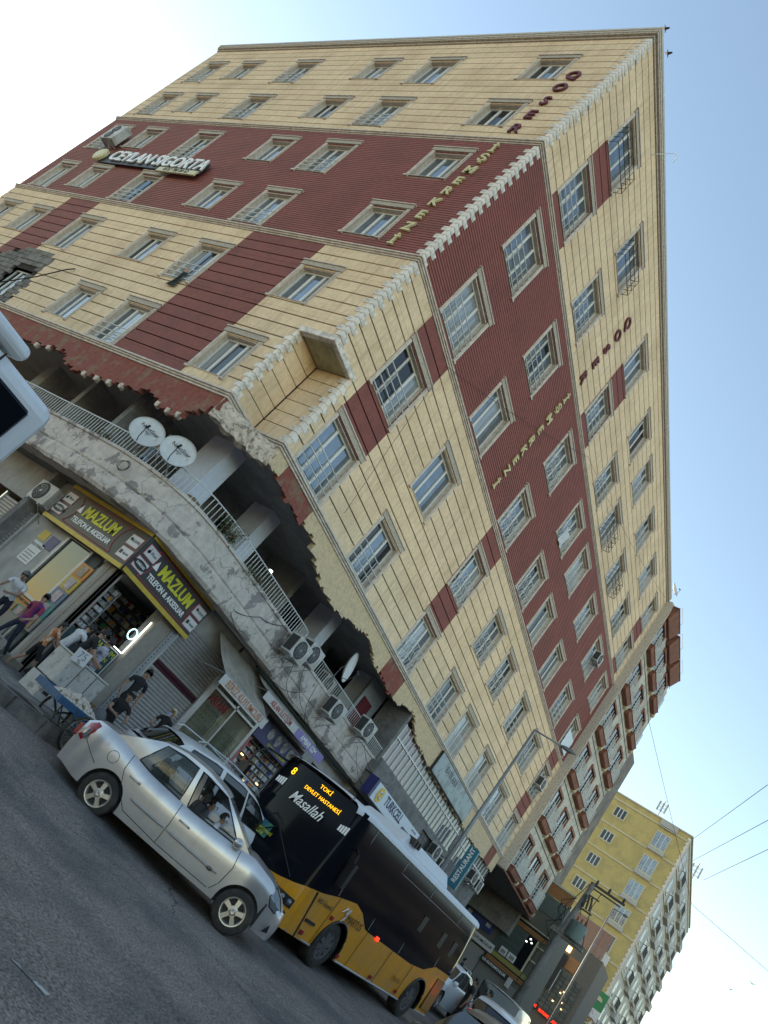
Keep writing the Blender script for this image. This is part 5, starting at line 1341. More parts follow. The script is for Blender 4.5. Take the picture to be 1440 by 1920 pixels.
# ---------------------------------------------------------------- bus
def bus():
    rh = (9.03, -6.87); yaw = 3.0586374
    Mb = T(rh[0], rh[1], -7.7696 + .03 * rh[0], rz=yaw) @ Matrix.Rotation(.03, 4, 'Y')
    t = thing("city_bus", "orange and black city bus with a white roof and amber letters over the windscreen", "bus", mtx=Mb)
    # local: x forward, visible side is y = +0 (left side when heading -x is world -y = local +y)
    Y0, Y1 = 0.0, -2.12; X0, X1 = -1.32, 6.02; ZT_ = 2.58
    def P_(nm, m, mt, **k): return put(nm, m.mesh(nm, mt, **k), t, Mb)
    line = [(X0, 1.30), (-.25, 1.28), (.30, 1.08), (1.04, 1.02), (3.45, 1.03), (3.62, 1.04), (4.05, 1.24), (4.45, 1.31), (5.1, 1.22), (5.6, 1.12), (X1, 1.05)]
    def zl(x):
        z = .30
        for ax in (0, 4.45):
            if abs(x - ax) < .50: z = max(z, .42 + math.sqrt(.25 - (x - ax) ** 2))
        return z
    xs = sorted(set([round(X0 + (X1 - X0) * i / 70, 3) for i in range(71)] + [round(ax + .5 * math.sin(R(a)), 4) for ax in (0, 4.45) for a in range(-90, 91, 9)] + [ax + s_ * .501 for ax in (0, 4.45) for s_ in (-1, 1)]))
    def bulge(z): return .03 * math.sin(math.pi * min(max((z - .3) / 2.3, 0), 1)) - .05 * max(0, (z - 1.3) / 1.3) ** 2
    def nose(x): return -.10 * max(0, (x - 5.6) / .42) ** 2 - .05 * max(0, (X0 + .15 - x) / .15) ** 2
    for sgn_, y in ((1, Y0), (-1, Y1)):
        m = MB(); m.grid([[(x, y + sgn_ * (bulge(lerp(zl(x), pl(line, x), q)) + nose(x)), lerp(zl(x), pl(line, x), q)) for q in (0, .2, .4, .6, .8, 1)] for x in xs]); P_("side_panel", m, m_org, smooth=True)
        m = MB(); m.grid([[(x, y + sgn_ * (bulge(lerp(pl(line, x), ZT_ - .06, q)) + nose(x) + .004), lerp(pl(line, x), ZT_ - .06, q)) for q in (0, .25, .5, .75, 1)] for x in xs]); P_("side_glass", m, m_bgl, smooth=True)
    # roof: rounded white
    rows_ = []
    yc = (Y0 + Y1) / 2; hw_ = (Y0 - Y1) / 2
    for i in range(26):
        x = lerp(X0, X1 + .12, i / 25); k = 1 - max(0, (x - 5.7) / .5) ** 2 * .08
        row = []
        for a, (f, z) in enumerate(((-1.0, ZT_ - .07), (-1.0, ZT_ - .03), (-.975, ZT_ + .03), (-.9, ZT_ + .07), (-.5, ZT_ + .10), (0, ZT_ + .11), (.5, ZT_ + .10), (.9, ZT_ + .07), (.975, ZT_ + .03), (1, ZT_ - .03), (1, ZT_ - .07))):
            row.append((x, yc + f * (hw_ - .015) * k, z - .05 * max(0, (x - 5.6) / .5) ** 2))
        rows_.append(row)
    m = MB(); m.grid(rows_); P_("roof", m, m_bwh, smooth=True)
    # front: orange bumper, black mask, windscreen
    def fx(y, z):
        k = (y - yc) / hw_; b = .16 * (1 - abs(k) ** 2.6)
        return X1 + .0 + b - (.16 * max(0, (z - 1.0) / 1.6) ** 1.3) + .06
    ys = [yc + hw_ * k for k in (-1, -.97, -.9, -.75, -.5, -.25, 0, .25, .5, .75, .9, .97, 1)]
    def front(z0f, z1f, mt, nm, n=6, o=0.0, ya=None):
        yy = ya or ys
        m = MB(); m.grid([[(fx(y, lerp(z0f(y), z1f(y), q / n)) + o - (.10 if abs((y - yc) / hw_) > .99 else 0), y + (-.1 * ((y - yc) / hw_) if abs((y - yc) / hw_) > .99 else 0) * 0, lerp(z0f(y), z1f(y), q / n)) for y in yy] for q in range(n + 1)]); return P_(nm, m, mt, smooth=True)
    sag = lambda y: .82 + .24 * abs((y - yc) / hw_) ** 2
    front(lambda y: .30, sag, m_org, "front_bumper")
    front(lambda y: sag(y) - .0, lambda y: 2.56, m_bgl, "windscreen", 8)
    m = MB()
    for s_ in (-1, 1):      # headlights
        ylo, yhi = (yc + s_ * hw_ * .55, yc + s_ * hw_ * .95)
        m2 = MB(); m2.grid([[(fx(y, z) + .012, y, z) for y in [lerp(ylo, yhi, k / 4) for k in range(5)]] for z in (.60, .66, .76 + .0)]); hl = P_("headlight", m2, m_bblk)
        for k in (.15, .5, .85):
            y = lerp(ylo, yhi, k); m3 = MB(); m3.lathe([(0, .03), (.045, .02), (.05, 0)], (0, 0, 0), 'x', 12); put("lamp", m3.mesh("lamp", m_ledw if (s_ == 1 and k == .15) else m_lens, smooth=True), hl, Mb @ T(fx(y, .68) + .02, y, .68))
    # LED destination, lettering
    def FT(y, z, o=.03): return Mb @ T(fx(y, z) + o, y, z, rz=math.pi / 2) @ Matrix.Rotation(-.09, 4, 'X')
    put("route_number", text_mesh("8", .20, m_led, depth=.004, bold=.0), t, FT(-1.72, 2.36)); 
    put("destination", text_mesh("TOK\u0130", .105, m_led, depth=.004, bold=-.001, sx=1.2), t, FT(-.86, 2.44)); put("destination", text_mesh("DEVLET HASTANES\u0130", .10, m_led, depth=.004, bold=-.001, sx=1.05), t, FT(-.80, 2.27))
    put("script_lettering", text_mesh("Masallah", .27, m_lw, depth=.004, shear=.35, bold=.002, sx=.92), t, FT(-.98, 2.02))
    for y, s_ in ((-1.84, 1), (-.14, -1)):
        m = MB()
        for k in range(4): m.box(-.10 + k * .055, -.06 + k * .055, -.004, .0, -.06 + .0 * k, .05 + .012 * k)
        put("claw_mark", m.mesh("claw_mark", m_lw), t, FT(y, 2.10))
    m = MB(); m.box(-.38, .38, -.004, 0, -.13, .13); pb = put("route_board", m.mesh("route_board", mat("board_blue", (.01, .12, .17), .5, c2=(.05, .22, .12), nscale=3, var=.05)), t, FT(-1.62, 1.28))
    put("lettering", text_mesh("TOK\u0130", .13, m_ly, depth=.003), pb, FT(-1.80, 1.34, .04)); put("lettering", text_mesh("DEVLET HASTANES\u0130", .07, m_ly, depth=.003), pb, FT(-1.45, 1.26, .04)); put("lettering", text_mesh("OTOGAR", .09, m_ly, depth=.003), pb, FT(-1.5, 1.19, .04))
    put("front_lettering", text_mesh("\u00d6ZEL TOPLU TA\u015eIMA", .085, m_lb, depth=.003), t, FT(-1.15, .80, .02))
    m = MB()
    for y0_, y1_, z1_ in ((-.35, -1.1, 1.02), (-1.75, -1.15, 1.0)): m.tube([(fx(y0_, .98) + .03, y0_, .98), (fx((y0_ + y1_) / 2, 1.25) + .03, (y0_ + y1_) / 2, 1.22), (fx(y1_, 1.45) + .03, y1_, 1.45)], .012, 4)
    P_("wiper", m, m_bblk)
    m = MB(); m.tube([(5.9, Y1 + .05, 2.45), (6.35, Y1 - .22, 2.40), (6.5, Y1 - .28, 2.2), (6.5, Y1 - .28, 1.95)], .025, 6); m.box(6.45, 6.55, Y1 - .38, Y1 - .18, 1.6, 1.95); P_("wing_mirror", m, m_bblk)
    m = MB(); m.tube([(5.5, .0, 2.0), (5.6, .14, 1.95), (5.6, .16, 1.8)], .02, 6); m.box(5.50, 5.62, .08, .22, 1.35, 1.8); P_("wing_mirror", m, m_bblk)
    # rear
    m = MB(); m.box(X0 - .02, X0 + .05, Y1 + .04, Y0 - .04, .32, 2.55); P_("rear_wall", m, m_org, bevel=.02)
    # side details (visible side, y ~ 0)
    def sd(x, z): return (x, .012 + bulge(z) + nose(x), z)
    def ln(pts, r_=.006, mt=m_seam, nm="panel_seam"):
        m = MB(); m.tube([sd(*p) for p in pts], r_, 4); P_(nm, m, mt)
    for x in (5.22, 3.55, 1.86, -.1): ln([(x, 2.5), (x - .03, pl(line, x) + .03)], .006, m_alug, "window_seam")
    ln([(5.95, 2.24), (3, 2.24), (-1.25, 2.24)], .006, m_alug, "window_seam")
    for x in (5.05, 3.46, 2.1, .85): ln([(x, pl(line, x)), (x, .34)], .005)
    ln([(X0 + .05, .31), (-.52, .31)], .02, m_alug, "sill_trim"); ln([(.55, .31), (3.9, .31)], .02, m_alug, "sill_trim"); ln([(5.0, .31), (5.95, .31)], .02, m_alug, "sill_trim")
    m = MB(); m.hexa([sd(5.62, .30), sd(5.58, .30), (5.58, -.02, .30), (5.62, -.02, .30), sd(5.80, 1.08), sd(5.76, 1.08), (5.76, -.02, 1.08), (5.80, -.02, 1.08)]); P_("door_gap", m, m_bblk)
    m = MB(); m.box(5.28, 5.62, .02, .045, .60, .65); P_("door_grip", m, m_bblk)
    for x in (1.55, .25, -.55):
        m = MB(); m.box(x - .12, x + .12, .0, .018 + bulge(1.9), 1.62, 1.95); P_("small_window", m, m_bblk)
    m = MB(); m.box(-1.22, -.70, .0, .034, .40, 1.12); gr = P_("engine_grille", m, m_bblk)
    for i in range(17):
        m = MB(); m.box(-1.2, -.72, .032, .045, .42 + i * .041, .438 + i * .041); put("grille_slat", m.mesh("grille_slat", m_org), gr, Mb)
    for x, z in ((4.92, .87), (5.5, .42), (3.95, .40), (.9, .42), (2.3, .4)):
        m = MB(); m.box(x - .05, x + .05, .02, .045, z - .035, z + .035); P_("side_reflector", m, m_tail)
    m = MB(); m.box(2.92, 3.05, .03, .05, 1.0, 1.07); P_("side_marker", m, m_ledr)
    # tall glass mast (air unit) on the roof
    m = MB(); m.hexa([(.55, -.35, 2.66), (3.7, -.35, 2.66), (3.7, -1.75, 2.66), (.55, -1.75, 2.66), (.75, -.45, 2.92), (3.3, -.45, 2.92), (3.3, -1.65, 2.92), (.75, -1.65, 2.92)]); P_("roof_unit", m, m_bwh, bevel=.04)
    for i in range(3):
        m = MB(); m.box(3.2 - i * .14, 3.27 - i * .14, -.50, -.30, 2.80, 2.94); P_("roof_unit_slot", m, m_bblk)
    for y in (-1.85, -.35): m = MB(); m.lathe([(0, .03), (.035, .02), (.045, 0)], (fx(y, 2.6) - .0, y, 2.60), 'x', 10); P_("marker_lamp", m, m_bblk)
    # side lettering
    def ST(x, z, o=.03): return Mb @ T(x, o + bulge(z), z, rz=math.pi)
    put("side_lettering", text_mesh("NO \u00dccretli", .12, m_lb, depth=.003), t, ST(5.42, .99)); put("brand_lettering", text_mesh("MARTUS", .20, mat("dark_brown_ink", (.06, .03, .01), .6, var=0), depth=.003, sx=.9), t, ST(4.02, 1.03 - .02) if False else ST(4.15, 1.01))
    m = MB(); m.tube([(-.16, 0, .02), (-.04, 0, .13), (.0, 0, .02), (.1, 0, .12), (.06, 0, -.02), (-.02, 0, -.12)], [.006, .02, .014, .022, .016, .006], 5); put("swoosh_mark", m.mesh("swoosh_mark", m_lw, smooth=True), t, ST(4.62, 1.03))
    for x, z in ((1.2, .62),): put("faint_lettering", text_mesh("Mardin", .16, mat("brown_ink", (.30, .14, .02), .6, var=0), depth=.002), t, ST(x, z))
    # wheels
    ty, rm, dk = make_wheel(.42, .27, .25, 8, mat("bus_rim", (.10, .10, .10), .6, metal=.3, var=.2))
    for ax in (0, 4.45):
        for y, rz_ in ((Y0 - .16, math.pi), (Y1 + .16, 0)):
            M_ = Mb @ T(ax, y, .42, rz=rz_); w_ = put("wheel", ty, t, M_); put("rim", rm, w_, M_); put("hub", dk, w_, M_)
        m = MB(); m.box(ax - .52, ax + .52, -.55, -.33, .25, 1.0); P_("wheel_well", m, m_seam)
        m = MB(); m.tube([(ax + .5 * math.sin(R(a)), .012 + bulge(.42 + .5 * math.cos(R(a))), .42 + .5 * math.cos(R(a))) for a in range(-100, 101, 10)], .022, 6); P_("arch_trim", m, m_bblk)
    m = MB(); m.box(X0 + .1, X1 - .2, Y1 + .1, Y0 - .1, .28, .5); m.box(X0 + .1, X1 - .1, Y1 + .25, Y0 - .3, .5, 1.2); P_("underbody", m, m_seam)
    return t
bus()
# ---------------------------------------------------------------- minibus corner at the left edge
t = thing("minibus", "white minibus with dark windows whose upper corner fills the left edge", "minibus", (-10.5, -7.2, -8.0))
def mbx(nm, mt, *b, bevel=0.0): put(nm, Bx(nm, mt, *b, bevel=bevel), t)
mbx("body", m_white, (-13.5, -7.30, -7.98, -6.2, -7.55, -5.33), bevel=.10)
mbx("window", m_bgl, (-13.2, -7.46, -8.0, -7.95, -6.45, -5.45), bevel=.03)
mbx("roof_unit", m_white, (-11.5, -7.74, -7.98, -6.6, -5.315, -5.20), bevel=.05)
for x in (-12.4, -8.5):
    ty, rm, dk = make_wheel(.34, .2, .2)
    M_ = T(x, -7.9, -7.68); w_ = put("wheel", ty, t, M_); put("rim", rm, w_, M_)
m = MB(); m.tube([(-13.5, -7.99, -6.5), (-7.35, -7.99, -6.5)], .01, 4); put("panel_seam", m.mesh("panel_seam", m_seam), t)
m = MB(); m.tube([(-7.86, -7.987, -5.5), (-7.86, -7.987, -5.34)], .008, 4); put("corner_seam", m.mesh("corner_seam", m_seam), t)
# ================================================================ NEIGHBOUR BUILDINGS
# beige building with terracotta boxes
YB = -.40
b2 = thing("beige_apartment_building", "beige apartment building with terracotta window boxes beyond the yellow facade", "apartment building", (36.5, 4, -6.8))
m = MB(); m.box(31.62, 41.3, YB, 12, -.40, 17.0); m.box(31.62, 41.3, 3.6, 12, -7, -.45)
put("wall", m.mesh("wall", m_beige), b2)
m = MB(); m.box(31.52, 31.68, YB - .12, YB + .2, -.42, 18.0); m.box(31.5, 31.62, YB - .02, .4, -.4, 18.1); put("corner_strip", m.mesh("corner_strip", m_corn), b2)
m = MB(); m.box(31.6, 41.3, YB - .06, YB - .0, -.47, -.36); put("edge_band", m.mesh("edge_band", m_brown), b2)
def zf(k): return 0.0 + 3.0 * k
for k in range(6):
    m = MB(); m.box(31.68, 41.3, YB - .012, YB, zf(k) + 2.36, zf(k) + 2.42); put("floor_joint", m.mesh("floor_joint", m_seam), b2)
lin2 = Bx("brown_lintel", m_brown, (-.05, 1.75, -.10, .0, 1.78, 1.93), (1.6, 1.75, -.10, 0, 1.0, 1.78), (-.05, .06, -.08, 0, .9, 1.78))
op2 = Bx("opening", m_dark, (.06, 1.6, -.012, -.004, .0, 1.78)); sash2 = Bx("sash", m_pvc, (.06, .12, -.03, -.012, .0, 1.7), (.55, .61, -.03, -.012, .0, 1.7), (1.05, 1.11, -.03, -.012, .0, 1.7), (1.5, 1.58, -.03, -.012, .0, 1.7))
pane2 = Bx("pane", m_gl[0], (.12, .55, -.02, -.013, .0, 1.7)); side2 = Bx("white_reveal", m_slab, (.0, .5, -.02, .0, -.1, .95))
rm_ = MB()
for z_ in (.08, .32, .55, .78, 1.0): rm_.tube([(.0, 0, z_), (.0, -.32, z_), (2.15, -.32, z_), (2.15, 0, z_)], .015, 4)
for i in range(16): rm_.tube([(.0 + i * .143, -.32, .05), (.0 + i * .143, -.32, 1.0)], .011, 4)
rail2 = rm_.mesh("balcony_railing", m_rail)
pb = MB(); pb.hexa([(-.15, -.28, -.30), (2.0, -.28, -.30), (2.05, 0, -.36), (-.15, 0, -.36), (-.25, -.36, -.02), (2.1, -.36, -.02), (2.1, 0, -.02), (-.25, 0, -.02)]); pb.box(-.28, 2.13, -.39, 0, -.02, .04)
box2 = pb.mesh("planter_box", m_brown, bevel=.02)
shell2 = MB(); shell2.lathe([(.0, -.25), (.16, -.22), (.2, -.05), (.18, .02)], (2.42, -.06, -.12), 'z', 12); shell2 = shell2.mesh("cream_bracket", m_crm, smooth=True)
for k in range(6):
    for x in (31.95, 35.1, 38.3):
        z = zf(k) + (0 if k < 3 else 0)
        M_ = T(x, YB, z)
        if x == 31.95 and k == 5: pass
        w_ = put("window", lin2, b2, M_); put("opening", op2, w_, M_); put("sash", sash2, w_, M_); put("pane", pane2, w_, M_); put("reveal", side2, w_, M_)
        put("balcony_railing", rail2, b2, M_ @ T(-.1, 0, 0)); put("planter_box", box2, b2, M_); put("cream_bracket", shell2, b2, M_)
rt = MB(); rt.hexa([(-.9, -.2, .0), (1.5, -.2, .0), (1.5, .3, .0), (-.9, .3, .0), (-1.1, -.5, .75), (1.65, -.5, .75), (1.7, .3, .75), (-1.2, .3, .75)]); rt.box(-1.15, 1.68, -.53, .4, .75, .85)
rt = rt.mesh("tile_box", m_brown, bevel=.02)
for x in (32.7, 35.9, 38.9): put("roof_tile_box", rt, b2, T(x, YB, 17.1))
m = MB(); m.box(31.6, 41.3, YB + .1, 6, 16.9, 17.7); put("parapet", m.mesh("parapet", m_beige), b2)
for x in (31.3, 34.3, 37.5):
    m = MB(); m.tube([(x + .3, YB - .4, 17.9), (x + .5, YB - .55, 18.15), (x + 2.2, YB - .55, 18.15), (x + 2.4, YB - .4, 17.9)], .018, 4); put("roof_railing", m.mesh("roof_railing", m_rail), b2)
# raw party wall behind it
m = MB(); m.box(41.3, 46.5, .25, 10, -2, 13.2); tag(put("party_wall", m.mesh("party_wall", m_raw)), "bare grey side wall between the beige and mustard buildings", "wall")
m = MB(); m.box(31.6, 42, 3.45, 3.6, -7, -.45); m.box(31.6, 42, -.3, 3.6, -.47, -.405); put("ground_floor_wall", m.mesh("ground_floor_wall", m_conc), b2)
t = thing("poster_banner", "large navy poster with pale pictures under the beige building", "banner", (41.9, 2.2, -2.6))
m = MB(); m.box(41.86, 41.9, 1.2, 3.4, -2.6, -.45); put("sheet", m.mesh("sheet", mat("navy_poster", (.025, .04, .16), .5, c2=(.05, .08, .22), nscale=.8, var=.1)), t)
rnd = random.Random(5)
for i, (y, z) in enumerate(((3.1, -.8), (2.7, -1.2), (3.0, -2.2), (2.2, -1.0), (1.9, -1.7), (1.6, -2.2), (2.5, -1.8), (2.9, -1.7))):
    m = MB(); m.box(41.84, 41.86, y - .16, y + .16, z - .12, z + .12); put("picture", m.mesh("picture", (m_plate, m_lr, m_acw)[i % 3]), t)
# arcade block whose end wall faces us (x = 42)
ar = thing("arcade_building", "low shop block with orange tiled bands and grey striped panels", "shop building", (44, 0, -6.6))
X = 42.0
def ex(nm, mt, y0, y1, z0, z1, d=.0, bevel=0): put(nm, Bx(nm, mt, (X - d - .06, X - d, y0, y1, z0, z1), bevel=bevel), ar)
put("wall", Bx("wall", mat("dim_olive_wall", (.13, .125, .10), .9, var=.12), (X, 47, -1.9, 4, -6.9, 1.45)), ar)
tile = Bx("tile", m_tile, (X - .10, X - .06, .006, .114, .006, .128), bevel=.004)
def tiles(y0, y1, z0, z1):
    ny = int((y1 - y0) / .12); nz = max(1, int((z1 - z0) / .134))
    put("tile_bed", Bx("tile_bed", m_seam, (X - .08, X, y0, y1, z0, z1)), ar)
    for i in range(ny):
        for j in range(nz): put("tile", tile, ar, T(0, y0 + i * .12, z0 + j * .134))
tiles(-1.9, .05, 1.48, 2.18); tiles(-1.75, .9, -1.10, -.70); tiles(-1.8, .9, -3.72, -3.40)
ex("cream_coping", m_crm, -1.78, .95, -.69, -.62, .08); ex("yellow_beam", mat("dull_yellow_beam", (.30, .26, .07), .6, var=.1), -1.8, .95, -3.38, -3.12, .08)
ex("coping", m_slab, -1.95, .1, 2.19, 2.28, .1)
for i in range(10): ex("striped_panel", m_stripe, -1.85, .05, .42 + i * .10, .50 + i * .10, .02)
for i in range(15): ex("shop_glass", mat("teal_grey_glass", (.09, .12, .11), .2, var=.1, rand=.15), -.7, .88, -3.0 + i * .12, -2.9 + i * .12, .02)
ex("lit_glass", m_gl[2], -1.35, -.72, -3.05, -1.15, .03); ex("cream_post", m_crm, -1.40, -1.30, -3.1, -1.15, .06); ex("cream_rail", m_crm, -1.85, -1.4, -1.45, -1.38, .06); ex("cream_rail", m_crm, -1.85, -1.4, -2.3, -2.22, .06)
for y, z in ((-.95, -1.35), (-.8, -1.6), (-1.1, -1.5), (-.3, -.2), (.1, .1)):
    m = MB(); m.box(X - .12, X - .09, y, y + .10, z, z + .07); tag(put("ceiling_lamp", m.mesh("ceiling_lamp", m_ledw)), "tiny white lamp glowing in the tiled shop block", "lamp", "tiny lamps in the tiled shop block")
for (y0, y1, tx) in ((-.15, .32, "A"), (-.75, -.22, "B")):
    ex("menu_board", m_plate, y0, y1, -3.05, -2.62, .10, .02)
    m = MB()
    for i in range(3): m.box(X - .175, X - .165, y0 + .1 + .1 * i, y0 + .15 + .1 * i, -2.95, -2.75)
    put("menu_print", m.mesh("menu_print", m_lb), ar)
t = thing("jeweller_sign", "black awning sign with white letters KUYUMCULUK under the tiled beam", "sign", (41.6, 0, -4.0))
put("board", Bx("board", m_sb, (41.55, 41.6, -1.0, .95, -4.02, -3.74)), t); put("lettering", text_mesh("US KUYUMCULUK", .20, m_lw, depth=.01, bold=.006), t, T(41.54, .0, -3.88, rz=-math.pi / 2))
put("awning_side", Bx("awning_side", m_awnv, (41.55, 41.75, -1.25, -1.0, -4.3, -3.75)), t)
t = thing("jeweller_sign", "white sign with black letters over the far grey shutter", "sign", (41.5, 1.2, -3.3))
put("board", Bx("board", m_plate, (41.55, 41.6, .55, 2.1, -3.42, -2.92)), t); put("lettering", text_mesh("KUYUMCULUK", .22, m_lb, depth=.01, bold=.006, sx=.95), t, T(41.54, 1.32, -3.17, rz=-math.pi / 2))
t = thing("roller_shutter", "pale grey roller shutter behind the bus roof at the far shops", "shutter", (41.9, 1.5, -5.4))
sl_ = Bx("slat", m_shut, (41.84, 41.9, 1.0, 2.0, 0, .078))
for i in range(22): put("slat", sl_, t, T(0, 0, -5.4 + i * .085))
put("pale_wall", Bx("pale_wall", mat("dim_pale_wall", (.22, .21, .19), .9, var=.08), (41.9, 41.96, -1.6, .95, -6.5, -4.05)), ar)
# far shops (x = 60)
X = 60.0
fs = thing("shop_row_building", "far shop row with a black screen, glass fronts and pink brick above", "shop building", (62, 0, -6))
put("wall", Bx("wall", mat("brown_grey_wall", (.17, .145, .12), .9, var=.15, streak=.3), (X, 66, -2.2, 3, -6.2, 2.4)), fs)
def fx2(nm, mt, y0, y1, z0, z1, d=.04): return put(nm, Bx(nm, mt, (X - d - .06, X - d, y0, y1, z0, z1)), fs)
brk = Bx("brick_course", m_ply, (X - .05, X, -2.0, 1.6, 0, .15))
for i in range(12): put("brick_course", brk, fs, T(0, 0, 2.42 + i * .17))
fx2("screen", m_sb, .12, 1.22, -1.7, 1.15, .3); fx2("screen_edge", m_plate, .08, .12, -1.75, .0, .3)
fx2("lit_panel", m_warm, .75, 1.25, 1.4, 1.85); fx2("lit_panel", m_warm, .2, .6, 1.4, 1.85); fx2("orange_panel", m_tile, -.8, .05, .3, 1.3)
r_ = random.Random(8)
for i in range(7):
    for j in range(9):
        fx2("glass_panel", glass("far_glass_%d" % ((i + j) % 3), ((.11, .125, .115), (.09, .105, .10), (.13, .14, .125))[(i + j) % 3]), 1.2 - i * .42 - .38, 1.2 - i * .42, -3.0 + j * .34, -2.70 + j * .34)
for y, z in ((-.9, -1.2), (-.7, -1.4), (-1.1, -1.9), (-.5, -2.2), (-1.3, -2.3)):
    m = MB(); m.box(X - .2, X - .15, y, y + .12, z, z + .08); tag(put("shop_lamp", m.mesh("shop_lamp", m_warm)), "tiny warm lamp glowing in the far glass shop front", "lamp", "tiny lamps in the far shop front")
for y0, y1, z, lab, n in ((.3, 1.25, -3.25, "longer red running letter sign at the far shops", 4), (-.65, -.05, -3.3, "shorter red running letter sign at the far shops", 4), (-1.3, -1.05, -3.35, "smallest red letter sign at the far shops", 2)):
    t = thing("led_sign", lab, "sign", (59.7, (y0 + y1) / 2, z - .2)); put("case", Bx("case", m_sb, (59.7, 59.8, y0 - .05, y1 + .05, z - .17, z + .17)), t)
    put("lettering", text_mesh("KUYUMCU"[:n + 2], .26, m_ledr, depth=.02, bold=.01, sx=.8), t, T(59.68, (y0 + y1) / 2, z, rz=-math.pi / 2))
t = thing("hanging_sign", "white lightbox sign with black marks hanging from the mustard building", "sign", (78.6, .9, 3.8))
put("box", Bx("box", m_plate, (78.4, 78.6, .25, 1.5, 3.9, 5.5), bevel=.05), t); put("mark", text_mesh("F", 1.0, m_lb, depth=.02), t, T(78.35, 1.0, 4.75, rz=-math.pi / 2)); put("lettering", text_mesh("TOPRAK", .25, m_lb, depth=.02), t, T(78.35, .85, 4.15, rz=-math.pi / 2))
t = thing("banner", "green banner with a pale sun mark low on the mustard building", "banner", (79.6, -.5, .5))
put("cloth", Bx("cloth", m_green, (79.5, 79.56, -1.2, .3, .9, 2.6)), t); put("white_foot", Bx("white_foot", m_plate, (79.5, 79.56, -1.2, .5, .0, .88)), t)
m = MB(); m.lathe([(0, 0), (.4, 0), (.4, .03), (0, .03)], (79.46, -.45, 1.7), 'x', 16, 0, math.pi); put("sun_mark", m.mesh("sun_mark", m_crm), t)
# mustard building (x = 80)
b3 = thing("mustard_apartment_building", "mustard yellow apartment building with cream bands and barred windows at the street's end", "apartment building", (84, 4, -5))
X = 80.0
put("wall", Bx("wall", m_must, (X, 119, -.80, 14, -6, 20.75)), b3)
put("street_wall", Bx("street_wall", m_slab, (X + .4, 119, -.86, -.80, -6, 20.5)), b3)
for k in range(9):
    z = 20.1 - 2.95 * k if k else 20.1
    m = MB(); m.box(X - .08, X, -.8, 11, z - .09, z + .09); m.box(X, 119, -.95, -.86, z - .06, z + .06); put("cream_band", m.mesh("cream_band", m_crm), b3)
put("roof_edge", Bx("roof_edge", m_corn2, (X - .1, 119, -.95, 14, 20.75, 20.9)), b3)
m = MB(); m.box(X - .3, X, .6, 2.5, 20.12, 20.85); m.box(X - .25, X, .62, 2.48, 19.95, 20.1); put("attic_box", m.mesh("attic_box", m_slab, bevel=.03), b3)
qz = Bx("quoin", m_quoin, (X - .06, X + .35, -.92, -.55, 0, .24)); qz2 = Bx("quoin", m_quoin, (X - .06, X + .35, -.92, -.68, 0, .24))
for i in range(100): put("quoin", qz if i % 2 else qz2, b3, T(0, 0, -5.5 + i * .26))
def win3(w, h, bars):
    f = MB(); f.box(-.06, 0, -w / 2 - .14, w / 2 + .14, -.14, 0.0); f.box(-.06, 0, -w / 2 - .14, -w / 2, -h, -.14); f.box(-.06, 0, w / 2, w / 2 + .14, -h, -.14); f.box(-.06, 0, -w / 2 - .14, w / 2 + .14, -h - .14, -h)
    s_ = MB(); p = MB(); p.box(-.02, 0, -w / 2, w / 2, -h, -.14)
    for k in (-1, 1): s_.box(-.045, -.02, k * w / 6 - .05, k * w / 6 + .05, -h, -.14)
    if bars:
        for k in range(5): s_.box(-.10, -.08, -w / 2 - .1, w / 2 + .1, -h + .15 + k * .3, -h + .17 + k * .3)
        for k in range(7): s_.box(-.10, -.085, -w / 2 + k * w / 6 - .01, -w / 2 + k * w / 6 + .01, -h + .02, -h + 1.35)
    return f.mesh("frame3", m_crm), s_.mesh("sash3", m_pvc), p
fs_, ss_, ps_ = win3(1.2, 1.15, False); fb_, sb_, pb_ = win3(1.45, 1.75, True); pds = ps_.mesh("pane3", m_gl[2]); pdb = pb_.mesh("pane3", m_gl[0]); pdc = pb_.mesh("pane3", m_gl[1])
sil = Bx("sill_box", m_slab, (X - .28, X, -.92, .92, -2.35, -1.93), bevel=.02)
for k in range(7):
    zt = 19.5 - 2.96 * k
    for y in (6.5, 8.9):
        if y > 8 and k > 3: continue
        M_ = T(X - .005, y, zt); w_ = put("window", fs_, b3, M_); put("sash", ss_, w_, M_); put("pane", pds, w_, M_)
    M_ = T(X - .005, 1.6, zt); w_ = put("window", fb_, b3, M_); put("sash", sb_, w_, M_); put("pane", pdb if k < 4 else pdc, w_, M_); put("sill_box", sil, b3, T(0, 1.55, zt))
